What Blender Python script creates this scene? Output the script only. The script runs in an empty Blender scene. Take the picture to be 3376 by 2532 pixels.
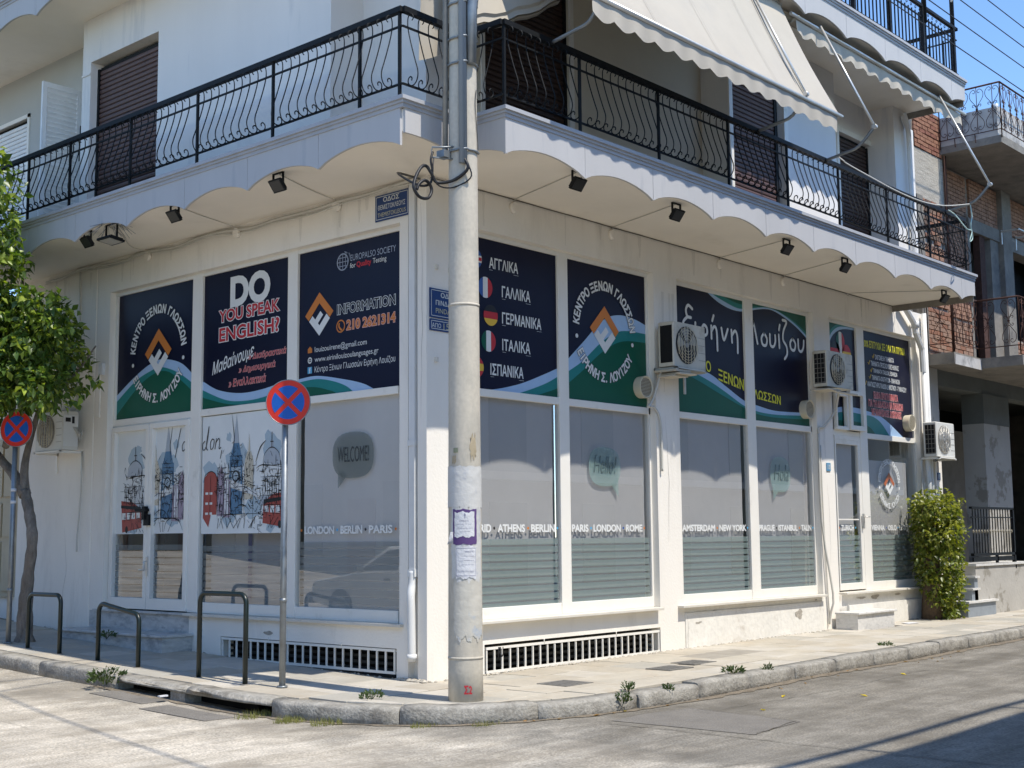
import bpy, bmesh, math, random
from mathutils import Vector, Matrix
from math import sin, cos, pi, radians, sqrt, hypot, atan2

# ------------------------------------------------------------------ camera, sky, sun, exposure
S = bpy.context.scene
COL = S.collection
CAM_F, CAM_YAW, CAM_PITCH, CAM_ROLL = 45.67, 0.725651, 0.117720, -0.009513
cam = bpy.data.cameras.new("camera"); camo = bpy.data.objects.new("camera", cam); COL.objects.link(camo)
cam.sensor_width = 36.0; cam.lens = CAM_F; cam.clip_end = 2000; cam.clip_start = 0.1
cy, sy, cp, sp = cos(CAM_YAW), sin(CAM_YAW), cos(CAM_PITCH), sin(CAM_PITCH)
fw = Vector((cy*cp, sy*cp, sp)); rt = Vector((sy, -cy, 0)); up = rt.cross(fw)
rt2 = rt*cos(CAM_ROLL) + up*sin(CAM_ROLL); up2 = -rt*sin(CAM_ROLL) + up*cos(CAM_ROLL)
M3 = Matrix((rt2, up2, -fw)).transposed()
camo.matrix_world = Matrix.Translation((-9.907, -10.035, 1.69)) @ M3.to_4x4()
S.camera = camo

SUN_EL, SUN_AZX = radians(61.9), 0.035       # sun stands over the street in front of the right facade (-y)
sd = Vector((SUN_AZX, -1, 0)).normalized()*cos(SUN_EL) + Vector((0, 0, sin(SUN_EL)))
W = bpy.data.worlds.new("World"); S.world = W; W.use_nodes = True
nt = W.node_tree
sky = nt.nodes.new("ShaderNodeTexSky"); sky.sky_type = 'NISHITA'; sky.sun_disc = False
sky.sun_elevation = SUN_EL; sky.sun_rotation = math.atan2(sd.x, sd.y)
sky.air_density = 1.0; sky.dust_density = 0.0; sky.ozone_density = 4.5; sky.altitude = 1200
bg = nt.nodes["Background"]; hs = nt.nodes.new("ShaderNodeHueSaturation"); hs.inputs["Saturation"].default_value = 1.05; nt.links.new(sky.outputs[0], hs.inputs["Color"]); nt.links.new(hs.outputs[0], bg.inputs[0]); bg.inputs[1].default_value = 0.145
sl = bpy.data.lights.new("sun", 'SUN'); slo = bpy.data.objects.new("sun", sl); COL.objects.link(slo)
sl.energy = 2.75; sl.angle = radians(0.53); sl.color = (1.0, 0.94, 0.84)
slo.rotation_euler = sd.to_track_quat('Z', 'Y').to_euler()
S.view_settings.view_transform = 'Standard'; S.view_settings.look = 'None'
S.view_settings.gamma = 1; S.view_settings.use_curve_mapping = False
S.view_settings.exposure = 0.98
try:
    S.cycles.max_bounces = 8; S.cycles.transparent_max_bounces = 12; S.cycles.caustics_reflective = False
except Exception: pass

random.seed(7)
R = random.random
def U(a, b): return a + (b-a)*random.random()

# ------------------------------------------------------------------ materials
MATS = {}
def mat(name, col, rough=0.8, var=0.12, scale=3.0, bump=0.0, bscale=60, metal=0.0, spec=0.4, stain=None, stain_scale=1.2,
        stain_lo=0.55, stain_hi=0.75, stretch=None, coord='pos', fine=0.0):
    if name in MATS: return MATS[name]
    m = bpy.data.materials.new(name); m.use_nodes = True; MATS[name] = m
    t = m.node_tree; n = t.nodes; L = t.links; b = n["Principled BSDF"]
    b.inputs["Roughness"].default_value = rough; b.inputs["Metallic"].default_value = metal
    b.inputs["Specular IOR Level"].default_value = spec
    if coord == 'pos':
        g = n.new("ShaderNodeNewGeometry"); src = g.outputs["Position"]
    else:
        g = n.new("ShaderNodeTexCoord"); src = g.outputs["Object"]
    if stretch:
        mp = n.new("ShaderNodeMapping"); mp.inputs["Scale"].default_value = stretch; L.new(src, mp.inputs[0]); src2 = mp.outputs[0]
    else: src2 = src
    cur = None
    no = n.new("ShaderNodeTexNoise"); no.inputs["Scale"].default_value = scale; no.inputs["Detail"].default_value = 6; no.inputs["Roughness"].default_value = 0.62
    L.new(src2, no.inputs["Vector"])
    rp = n.new("ShaderNodeValToRGB"); e = rp.color_ramp.elements
    e[0].position = 0.3; e[1].position = 0.72
    e[0].color = tuple(c*(1-var) for c in col)+(1,); e[1].color = tuple(min(1, c*(1+var*0.8)) for c in col)+(1,)
    L.new(no.outputs["Fac"], rp.inputs[0]); cur = rp.outputs[0]
    if fine:
        nf = n.new("ShaderNodeTexNoise"); nf.inputs["Scale"].default_value = bscale; nf.inputs["Detail"].default_value = 3
        L.new(src, nf.inputs["Vector"])
        rf = n.new("ShaderNodeValToRGB"); rf.color_ramp.elements[0].color = (1-fine, 1-fine, 1-fine, 1); rf.color_ramp.elements[1].color = (1+fine, 1+fine, 1+fine, 1)
        rf.color_ramp.elements[0].position = .3; rf.color_ramp.elements[1].position = .7
        L.new(nf.outputs["Fac"], rf.inputs[0])
        mx = n.new("ShaderNodeMix"); mx.data_type = 'RGBA'; mx.blend_type = 'MULTIPLY'; mx.inputs[0].default_value = 1
        L.new(cur, mx.inputs[6]); L.new(rf.outputs[0], mx.inputs[7]); cur = mx.outputs[2]
    if stain:
        n2 = n.new("ShaderNodeTexNoise"); n2.inputs["Scale"].default_value = stain_scale; n2.inputs["Detail"].default_value = 8; n2.inputs["Roughness"].default_value = .65
        mp2 = n.new("ShaderNodeMapping"); mp2.inputs["Location"].default_value = (3.3, 7.1, 1.7)
        if stretch: mp2.inputs["Scale"].default_value = stretch
        L.new(src, mp2.inputs[0]); L.new(mp2.outputs[0], n2.inputs["Vector"])
        r2 = n.new("ShaderNodeValToRGB"); r2.color_ramp.elements[0].position = stain_lo; r2.color_ramp.elements[1].position = stain_hi
        L.new(n2.outputs["Fac"], r2.inputs[0])
        mx = n.new("ShaderNodeMix"); mx.data_type = 'RGBA'; L.new(r2.outputs[0], mx.inputs[0]); L.new(cur, mx.inputs[6])
        mx.inputs[7].default_value = tuple(stain)+(1,); cur = mx.outputs[2]
    L.new(cur, b.inputs["Base Color"])
    if bump:
        nb = n.new("ShaderNodeTexNoise"); nb.inputs["Scale"].default_value = bscale; nb.inputs["Detail"].default_value = 5
        L.new(src, nb.inputs["Vector"])
        bp = n.new("ShaderNodeBump"); bp.inputs["Strength"].default_value = bump; bp.inputs["Distance"].default_value = 0.02
        L.new(nb.outputs["Fac"], bp.inputs["Height"]); L.new(bp.outputs[0], b.inputs["Normal"])
    return m
def flat(name, col, rough=0.45, metal=0, spec=0.4):
    return mat(name, col, rough, var=0.05, scale=5, spec=spec, metal=metal)

WALL = mat("white_wall_paint", (.85, .805, .725), .9, .06, 1.1, bump=.16, bscale=30, stain=(.66, .62, .55), stain_scale=2.6, stain_lo=.56, stain_hi=.85, stretch=(1, 1, .25))
PLINTH = mat("plinth_paint", (.76, .73, .66), .9, .07, 2.5, bump=.35, bscale=14, stain=(.48, .42, .34), stain_scale=2.2, stain_lo=.60, stain_hi=.78, fine=.05)
UPWALL = mat("upper_wall_paint", (.76, .735, .70), .9, .05, .9, bump=.10, bscale=40, stain=(.52, .53, .54), stain_scale=3, stain_lo=.56, stain_hi=.82, stretch=(1, 1, .15))
SOFFIT = mat("cream_soffit_paint", (.86, .80, .70), .9, .05, .9, bump=.06, bscale=30, stain=(.60, .54, .44), stain_scale=.8, stain_lo=.6, stain_hi=.95)
FASC = mat("pale_blue_fascia", (.47, .46, .45), .75, .06, 1.2, bump=.05, bscale=30, stain=(.33, .34, .36), stain_scale=5, stain_lo=.56, stain_hi=.80, stretch=(1, 1, .12))
CORN = mat("cornice_paint", (.40, .405, .42), .75, .10, 3, bump=.1, bscale=30, stain=(.38, .39, .4), stain_scale=3, stain_lo=.6, stain_hi=.8)
FRAME = mat("aluminium_frame_white", (.82, .79, .72), .42, .04, 2, stain=(.55, .52, .44), stain_scale=3, stain_lo=.62, stain_hi=.85)
SILL = mat("marble_sill", (.66, .62, .54), .5, .10, 5, bump=.05, stain=(.46, .42, .36), stain_scale=4, stain_lo=.6, stain_hi=.8)
MARBLE = mat("grey_veined_marble", (.50, .50, .48), .5, .22, 6, stain=(.30, .31, .31), stain_scale=3.5, stain_lo=.5, stain_hi=.62, stretch=(1, 1, 2.5), bump=.03)
MARBLEW = mat("white_step_marble", (.66, .64, .60), .5, .10, 6, stain=(.48, .47, .44), stain_scale=5, stain_lo=.52, stain_hi=.68, stretch=(2, 2, 4))
NAVY = flat("poster_navy", (.006, .0075, .026), .38, spec=.22)
LBLUE = flat("poster_light_blue", (.36, .52, .72), .4)
TEAL = flat("poster_teal", (.020, .21, .20), .4, spec=.25)
GREEN = flat("poster_green", (.006, .098, .058), .4, spec=.25)
WHITEI = flat("print_white", (.74, .75, .73), .5)
ORANGE = flat("print_orange", (.62, .20, .035), .5)
RED = flat("print_red", (.50, .025, .035), .5)
PINK = flat("print_pale_pink", (.72, .42, .40), .5)
YELLOW = flat("print_yellow", (.72, .68, .04), .5)
GOLD = flat("print_gold", (.75, .48, .05), .5)
BLACKI = flat("print_black", (.012, .012, .014), .5)
BLUEI = flat("print_blue", (.03, .10, .34), .5)
CYANI = flat("print_cyan", (.10, .38, .62), .5)
SIGNB = mat("enamel_blue", (.012, .045, .16), .4, .1, 6, stain=(.05, .06, .08), stain_scale=9, stain_lo=.62, stain_hi=.7)
SIGNW = flat("enamel_white", (.60, .63, .62), .4)
SIGNY = flat("enamel_faded_yellow", (.52, .50, .32), .4)
IRON = mat("black_painted_iron", (.008, .009, .010), .6, .2, 8, spec=.22)
DGREEN = mat("dark_green_powder_coat", (.006, .014, .012), .35, .1, 8, spec=.5)
GALV = mat("galvanised_steel", (.26, .28, .29), .45, .15, 10, metal=.6, stain=(.2, .2, .2), stain_scale=6)
ALU = mat("aluminium_tube", (.62, .60, .55), .35, .08, 6, metal=.5)
BROWN = mat("brown_shutter", (.105, .060, .052), .55, .12, 6)
DBROWN = mat("dark_brown_shutter", (.045, .024, .018), .55, .12, 6)
WSLAT = mat("white_shutter", (.80, .81, .81), .55, .05, 6)
BLACK = mat("black_void", (.006, .006, .006), .8, .1)
CLOTH = mat("cream_awning_canvas", (.455, .41, .335), .9, .05, 1.6, bump=.06, bscale=9, stain=(.41, .375, .32), stain_scale=1.1, stain_lo=.5, stain_hi=.8)
CONC = mat("rough_concrete", (.235, .215, .185), .95, .22, 3, bump=.5, bscale=18, stain=(.14, .13, .12), stain_scale=2.0, stain_lo=.52, stain_hi=.7)
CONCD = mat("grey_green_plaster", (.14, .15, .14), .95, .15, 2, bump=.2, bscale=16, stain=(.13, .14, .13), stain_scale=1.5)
OLDPL = mat("flaking_plaster", (.43, .41, .37), .95, .08, 2, bump=.3, bscale=12, stain=(.28, .26, .22), stain_scale=1.6, stain_lo=.56, stain_hi=.60)
STAINW = mat("weathered_white_parapet", (.50, .49, .47), .95, .1, 3, bump=.2, bscale=20, stain=(.12, .12, .12), stain_scale=2.4, stain_lo=.5, stain_hi=.72)
KERB = mat("old_kerb_stone", (.33, .31, .27), .95, .25, 7, bump=.6, bscale=34, stain=(.17, .155, .13), stain_scale=4, stain_lo=.5, stain_hi=.7, fine=.18)
ROAD = mat("worn_concrete_road", (.255, .235, .20), .93, .20, 2.6, bump=.6, bscale=48, stain=(.165, .15, .125), stain_scale=.9, stain_lo=.47, stain_hi=.66, fine=.34)
PATCH = mat("asphalt_repair", (.185, .17, .148), .95, .15, 3, bump=.5, bscale=70, fine=.22)
CRACK = mat("crack_dirt", (.15, .135, .11), 1, .3, 12)
GROUT = mat("pavement_bed", (.27, .235, .18), 1, .25, 9, bump=.3, fine=.15)
DIRT = mat("kerb_dirt", (.20, .165, .12), 1, .35, 9, bump=.5, fine=.25)
TRUNK = mat("citrus_bark", (.20, .17, .14), .95, .4, 14, bump=1.0, bscale=40, stretch=(1, 1, .3), stain=(.34, .30, .25), stain_scale=4)
PALM = mat("fibrous_trunk", (.10, .070, .045), .95, .35, 20, bump=.9, bscale=40)
POLE = mat("spun_concrete_pole", (.54, .49, .40), .85, .10, 5, bump=.12, bscale=24, stain=(.36, .34, .29), stain_scale=3.5, stain_lo=.5, stain_hi=.75, stretch=(1, 1, .3), fine=.06)
PAPER = mat("pasted_paper", (.62, .62, .63), .9, .08, 9, bump=.4, bscale=30)
PASTE = mat("poster_glue_residue", (.56, .55, .52), .9, .08, 7, bump=.35, bscale=16, stain=(.40, .42, .46), stain_scale=5, stain_lo=.55, stain_hi=.7)
PURPLE = flat("notice_purple", (.10, .055, .17), .8)
GREYI = flat("notice_grey_print", (.22, .22, .30), .8)
ACW = mat("air_conditioner_casing", (.66, .65, .60), .5, .05, 3, stain=(.45, .41, .34), stain_scale=4, stain_lo=.6, stain_hi=.8, coord='obj')
ACD = mat("condenser_fins", (.04, .04, .04), .5, .3, 60, metal=.4, coord='obj')
ACG = mat("fan_grille_grey", (.30, .28, .24), .5, .2, 8, coord='obj')
VENTB = mat("beige_vent_plastic", (.62, .56, .42), .5, .05, 5, coord='obj')
VENTG = mat("vent_mesh", (.24, .21, .16), .7, .3, 60, coord='obj')
BLIND = mat("grey_roller_blind", (.56, .535, .53), .85, .05, 1.5, bump=.05, bscale=200, fine=.03)
RUST = mat("rusty_iron", (.075, .035, .025), .9, .3, 12)
BRK = [mat("brick_%s" % n, c, .95, .25, 12, bump=.5, bscale=40) for n, c in (("orange", (.30, .145, .09)), ("pale", (.32, .20, .14)), ("burnt", (.25, .105, .07)), ("sooty", (.15, .10, .075)))]
MORT = mat("old_mortar", (.30, .27, .23), 1, .25, 10, bump=.4)
TILES = [mat("paving_slab_%s" % n, c, .75, .14, 2.6, bump=.12, bscale=30, stain=s, stain_scale=2.2, stain_lo=.5, stain_hi=.75, fine=.05)
         for n, c, s in (("cream", (.46, .415, .335), (.41, .345, .255)), ("pale", (.49, .45, .38), (.43, .38, .295)), ("sand", (.42, .375, .30), (.38, .325, .245)), ("grey", (.39, .365, .31), (.36, .325, .265)))]
SLABG = mat("dark_slab", (.32, .29, .24), .85, .15, 4, bump=.1)
LID = mat("iron_lid", (.20, .19, .17), .7, .2, 30, bump=.6, bscale=90, metal=.3)
RUBBER = flat("cable_black", (.012, .012, .013), .5)
WCABLE = flat("cable_white", (.58, .56, .50), .6)
GCABLE = flat("conduit_grey_blue", (.22, .26, .30), .45)
WPIPE = mat("white_pvc_pipe", (.70, .70, .68), .5, .05, 3)
def leafmat(name, col, tr=.35):
    m = bpy.data.materials.new(name); m.use_nodes = True; t = m.node_tree; n = t.nodes; L = t.links
    b = n["Principled BSDF"]; b.inputs["Roughness"].default_value = .38; b.inputs["Specular IOR Level"].default_value = .5
    g = n.new("ShaderNodeNewGeometry"); no = n.new("ShaderNodeTexNoise"); no.inputs["Scale"].default_value = 9; L.new(g.outputs["Position"], no.inputs["Vector"])
    rp = n.new("ShaderNodeValToRGB"); rp.color_ramp.elements[0].position = .3; rp.color_ramp.elements[1].position = .7
    rp.color_ramp.elements[0].color = tuple(c*.6 for c in col)+(1,); rp.color_ramp.elements[1].color = tuple(c*1.35 for c in col)+(1,)
    L.new(no.outputs["Fac"], rp.inputs[0]); L.new(rp.outputs[0], b.inputs["Base Color"])
    td = n.new("ShaderNodeBsdfTranslucent"); td.inputs[0].default_value = (col[0]*1.6, col[1]*1.7, col[2]*.6, 1)
    mx = n.new("ShaderNodeMixShader"); mx.inputs[0].default_value = tr; L.new(b.outputs[0], mx.inputs[1]); L.new(td.outputs[0], mx.inputs[2])
    L.new(mx.outputs[0], n["Material Output"].inputs[0]); return m
LEAF = leafmat("citrus_leaf", (.085, .145, .026)); LEAF2 = leafmat("young_citrus_leaf", (.27, .34, .055))
VLEAF = leafmat("creeper_leaf", (.13, .165, .025)); VLEAF2 = leafmat("yellow_creeper_leaf", (.25, .26, .04)); WEED = leafmat("weed_leaf", (.060, .095, .028), .2)
GRASS = leafmat("dry_grass", (.24, .24, .08)); YLEAF = leafmat("fallen_leaf_yellow", (.62, .46, .03), .2); BLEAF = leafmat("fallen_leaf_brown", (.28, .16, .06), .2)
def glassmat(name, tint, boost=1.6, base=.02):
    m = bpy.data.materials.new(name); m.use_nodes = True; t = m.node_tree; n = t.nodes; L = t.links
    n.remove(n["Principled BSDF"]); tr = n.new("ShaderNodeBsdfTransparent"); tr.inputs[0].default_value = tint+(1,)
    gl = n.new("ShaderNodeBsdfGlossy"); gl.inputs["Roughness"].default_value = .0; gl.inputs["Color"].default_value = (1, 1, 1, 1)
    lw = n.new("ShaderNodeLayerWeight"); lw.inputs[0].default_value = .5
    pw = n.new("ShaderNodeMath"); pw.operation = 'POWER'; pw.inputs[1].default_value = 4.0; L.new(lw.outputs["Facing"], pw.inputs[0])
    mm = n.new("ShaderNodeMath"); mm.operation = 'MULTIPLY_ADD'; mm.inputs[1].default_value = boost; mm.inputs[2].default_value = base; mm.use_clamp = True
    mx = n.new("ShaderNodeMixShader"); L.new(pw.outputs[0], mm.inputs[0]); L.new(mm.outputs[0], mx.inputs[0])
    L.new(tr.outputs[0], mx.inputs[1]); L.new(gl.outputs[0], mx.inputs[2]); L.new(mx.outputs[0], n["Material Output"].inputs[0]); return m
GLASS = glassmat("window_glass", (.90, .92, .92), .85, .15); CARGLASS = glassmat("car_glass", (.25, .28, .28), .9, .1)
def filmmat(name, col, opac):
    m = bpy.data.materials.new(name); m.use_nodes = True; t = m.node_tree; n = t.nodes; L = t.links
    n.remove(n["Principled BSDF"]); tr = n.new("ShaderNodeBsdfTransparent"); df = n.new("ShaderNodeBsdfDiffuse"); df.inputs[0].default_value = col+(1,)
    mx = n.new("ShaderNodeMixShader"); mx.inputs[0].default_value = opac; L.new(tr.outputs[0], mx.inputs[1]); L.new(df.outputs[0], mx.inputs[2])
    L.new(mx.outputs[0], n["Material Output"].inputs[0]); return m
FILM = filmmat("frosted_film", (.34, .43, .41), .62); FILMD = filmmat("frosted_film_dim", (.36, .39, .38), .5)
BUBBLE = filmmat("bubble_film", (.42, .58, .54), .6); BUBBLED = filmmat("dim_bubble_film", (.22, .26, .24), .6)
PRINTBG = mat("sketch_print_background", (.76, .78, .76), .5, .06, 2)
INKD = flat("sketch_ink", (.012, .012, .014), .6)

# ------------------------------------------------------------------ mesh helpers
WL = {}
class MB:
    def __init__(s): s.v = []; s.f = []; s.sm = []
    def add(s, vs, fs, smooth=False):
        o = len(s.v); s.v += [Vector(v) for v in vs]
        for f in fs: s.f.append(tuple(i+o for i in f)); s.sm.append(smooth)
        return s
    def box(s, x0, y0, z0, x1, y1, z1):
        x0, x1 = min(x0, x1), max(x0, x1); y0, y1 = min(y0, y1), max(y0, y1); z0, z1 = min(z0, z1), max(z0, z1)
        return s.add([(x0,y0,z0),(x1,y0,z0),(x1,y1,z0),(x0,y1,z0),(x0,y0,z1),(x1,y0,z1),(x1,y1,z1),(x0,y1,z1)],
              [(0,3,2,1),(4,5,6,7),(0,1,5,4),(1,2,6,5),(2,3,7,6),(3,0,4,7)])
    def cbox(s, x0, y0, z0, x1, y1, z1, b):
        "box with chamfered vertical and top edges"
        x0, x1 = min(x0, x1), max(x0, x1); y0, y1 = min(y0, y1), max(y0, y1)
        def ring(i, z): return [(x0+i+b,y0+i,z),(x1-i-b,y0+i,z),(x1-i,y0+i+b,z),(x1-i,y1-i-b,z),(x1-i-b,y1-i,z),(x0+i+b,y1-i,z),(x0+i,y1-i-b,z),(x0+i,y0+i+b,z)]
        vs = ring(0, z0)+ring(0, z1-b)+ring(b, z1); fs = [tuple(range(7, -1, -1)), tuple(range(16, 24))]
        for k in (0, 8):
            for i in range(8): j = (i+1) % 8; fs.append((k+i, k+j, k+8+j, k+8+i))
        return s.add(vs, fs)
    def prism(s, pts, vec):
        "polygon pts (3d) extruded along vec"
        n = len(pts); v = Vector(vec); vs = [Vector(p) for p in pts]; vs += [p+v for p in vs]
        nrm = Vector((0, 0, 0))
        for i in range(n): nrm += vs[i].cross(vs[(i+1) % n])
        fl = nrm.dot(v) > 0
        fs = [tuple(range(n))[::-1] if fl else tuple(range(n)), tuple(range(n, 2*n)) if fl else tuple(range(n, 2*n))[::-1]]
        for i in range(n):
            j = (i+1) % n; q = (i, j, n+j, n+i); fs.append(q if fl else q[::-1])
        return s.add(vs, fs)
    def tube(s, pts, r, n=6, cap=True, smooth=True, closed=False):
        pts = [Vector(p) for p in pts]; m = len(pts); rr = r if isinstance(r, (list, tuple)) else [r]*m
        o = len(s.v); prev = None
        for i, p in enumerate(pts):
            a = pts[(i-1) % m] if (closed or i) else pts[0]; b = pts[(i+1) % m] if (closed or i < m-1) else pts[-1]
            t = (b-a); t = t.normalized() if t.length > 1e-9 else Vector((0, 0, 1))
            if prev is None:
                ref = Vector((0, 0, 1)) if abs(t.z) < .9 else Vector((1, 0, 0)); x = t.cross(ref).normalized()
            else:
                x = prev - t*prev.dot(t); x = x.normalized() if x.length > 1e-6 else t.orthogonal().normalized()
            prev = x; y = t.cross(x)
            for k in range(n):
                an = 2*pi*k/n; s.v.append(p + (x*cos(an)+y*sin(an))*rr[i])
        for i in range(m if closed else m-1):
            i2 = (i+1) % m
            for k in range(n):
                k2 = (k+1) % n; s.f.append((o+i*n+k, o+i*n+k2, o+i2*n+k2, o+i2*n+k)); s.sm.append(smooth)
        if cap and not closed:
            s.f.append(tuple(o+k for k in range(n))[::-1]); s.sm.append(False)
            s.f.append(tuple(o+(m-1)*n+k for k in range(n))); s.sm.append(False)
        return s
    def cyl(s, p0, p1, r0, r1=None, n=16, smooth=True): return s.tube([p0, p1], [r0, r1 if r1 is not None else r0], n, True, smooth)
    def sheet(s, rows, smooth=True):
        o = len(s.v); n = len(rows[0])
        for r in rows: s.v += [Vector(p) for p in r]
        for i in range(len(rows)-1):
            for j in range(n-1): s.f.append((o+i*n+j, o+i*n+j+1, o+(i+1)*n+j+1, o+(i+1)*n+j)); s.sm.append(smooth)
        return s
    def build(s, name, m, parent=None, loc=None, local=False, label=None, kind=None, bevel=0, doubles=False):
        base = Vector(WL[parent.name]) if (parent and not local) else Vector((0, 0, 0))
        off = Vector(loc) if loc else Vector((0, 0, 0))
        me = bpy.data.meshes.new(name)
        me.from_pydata([tuple(v-base-off) for v in s.v] if not local else [tuple(v) for v in s.v], [], s.f)
        me.polygons.foreach_set("use_smooth", s.sm)
        if isinstance(m, (list, tuple)):
            for q in m: me.materials.append(q)
        else: me.materials.append(m)
        if bevel or doubles:
            bm = bmesh.new(); bm.from_mesh(me)
            if doubles: bmesh.ops.remove_doubles(bm, verts=bm.verts, dist=.0005)
            if bevel: bmesh.ops.bevel(bm, geom=[e for e in bm.edges], offset=bevel, segments=1, affect='EDGES', clamp_overlap=True)
            bm.to_mesh(me); bm.free()
        me.update()
        o = bpy.data.objects.new(name, me); COL.objects.link(o)
        if parent: o.parent = parent
        o.location = off; WL[o.name] = tuple(base+off)
        if label: o['label'] = label
        if kind: o['kind'] = kind
        return o
def tag(o, label, cat, group=None, kind=None):
    if label: o['label'] = label
    if cat: o['category'] = cat
    if group: o['group'] = group
    if kind: o['kind'] = kind
    return o
def empty(name, loc, label=None, cat=None, group=None, rz=0):
    o = bpy.data.objects.new(name, None); COL.objects.link(o); o.location = loc; o.rotation_euler = (0, 0, rz); o.empty_display_size = .1
    WL[o.name] = tuple(loc); tag(o, label, cat, group); return o
def inst(src, name, parent, loc, rot=None, scale=None, m=None):
    o = bpy.data.objects.new(name, src.data if hasattr(src, 'data') else src); COL.objects.link(o); o.parent = parent
    base = Vector(WL[parent.name]) if parent else Vector((0, 0, 0)); o.location = Vector(loc)-base
    if rot: o.rotation_euler = rot
    if scale: o.scale = scale
    WL[o.name] = tuple(loc); return o
def copy_tree(o, parent=None):
    c = o.copy(); COL.objects.link(c); c.parent = parent
    for ch in list(o.children): copy_tree(ch, c)
    return c
def jit(mb, a):
    for v in mb.v: v += Vector((U(-a, a), U(-a, a), U(-a, a)))
    return mb
def mesh_of(mb, name, m):
    me = bpy.data.meshes.new(name); me.from_pydata([tuple(v) for v in mb.v], [], mb.f); me.polygons.foreach_set("use_smooth", mb.sm)
    for q in (m if isinstance(m, (list, tuple)) else [m]): me.materials.append(q)
    me.update(); return me

# ------------------------------------------------------------------ flat print on the two facades: s runs to the right seen from the street
def PL(s, z, d): return Vector((d, -s, z))       # left facade (plane x)
def PR(s, z, d): return Vector((s, d, z))        # right facade (plane y)
def clip_poly(pts, rect):
    s0, z0, s1, z1 = rect
    for ax, val, sg in ((0, s0, 1), (0, s1, -1), (1, z0, 1), (1, z1, -1)):
        out = []
        for i in range(len(pts)):
            a, b = pts[i-1], pts[i]; da, db = (a[ax]-val)*sg, (b[ax]-val)*sg
            if da >= 0 and db >= 0: out.append(b)
            elif da >= 0 > db or da < 0 <= db:
                t = da/(da-db); q = (a[0]+(b[0]-a[0])*t, a[1]+(b[1]-a[1])*t); out.append(q)
                if db >= 0: out.append(b)
        pts = out
        if len(pts) < 3: return None
    return pts
class Flat:
    "flat printed shapes on a facade plane"
    def __init__(s, P, rect=None): s.P = P; s.mb = MB(); s.rect = rect
    def poly(s, pts, d):
        if s.rect: pts = clip_poly(pts, s.rect)
        if not pts or len(pts) < 3: return s
        a = sum(pts[i-1][0]*pts[i][1]-pts[i][0]*pts[i-1][1] for i in range(len(pts)))
        if a < 0: pts = pts[::-1]
        s.mb.add([s.P(p[0], p[1], d) for p in pts], [tuple(range(len(pts)))]); return s
    def rect_(s, a, b, c, e, d): return s.poly([(a, b), (c, b), (c, e), (a, e)], d)
    def ell(s, cx, cz, rx, rz, d, n=28, a0=0, a1=2*pi):
        return s.poly([(cx+rx*cos(a0+(a1-a0)*i/n), cz+rz*sin(a0+(a1-a0)*i/n)) for i in range(n if a1-a0 > 6.2 else n+1)], d)
    def ring(s, cx, cz, r0, r1, d, n=28, a0=0, a1=2*pi):
        for i in range(n):
            a, b = a0+(a1-a0)*i/n, a0+(a1-a0)*(i+1)/n
            s.poly([(cx+r0*cos(a), cz+r0*sin(a)), (cx+r1*cos(a), cz+r1*sin(a)), (cx+r1*cos(b), cz+r1*sin(b)), (cx+r0*cos(b), cz+r0*sin(b))], d)
        return s
    def stroke(s, pts, w, d, taper=False):
        n = len(pts); L_, R_ = [], []
        for i, p in enumerate(pts):
            a = pts[max(i-1, 0)]; b = pts[min(i+1, n-1)]; dx, dz = b[0]-a[0], b[1]-a[1]; l = hypot(dx, dz) or 1
            ww = w/2*((1-.75*abs(2*i/(n-1)-1)) if taper and n > 2 else 1)
            L_.append((p[0]-dz/l*ww, p[1]+dx/l*ww)); R_.append((p[0]+dz/l*ww, p[1]-dx/l*ww))
        for i in range(n-1): s.poly([L_[i], L_[i+1], R_[i+1], R_[i]], d)
        return s
    def done(s, name, m, parent, label=None):
        if not s.mb.v: return None
        return s.mb.build(name, m, parent, label=label)
def spline(pts, n=10):
    out = []
    for i in range(len(pts)-1):
        p0 = pts[max(i-1, 0)]; p1 = pts[i]; p2 = pts[i+1]; p3 = pts[min(i+2, len(pts)-1)]
        for k in range(n):
            t = k/n
            out.append(tuple(.5*((2*p1[c])+(-p0[c]+p2[c])*t+(2*p0[c]-5*p1[c]+4*p2[c]-p3[c])*t*t+(-p0[c]+3*p1[c]-3*p2[c]+p3[c])*t**3) for c in range(len(p1))))
    out.append(tuple(pts[-1])); return out
_tc = {}
from mathutils.geometry import delaunay_2d_cdt
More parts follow.
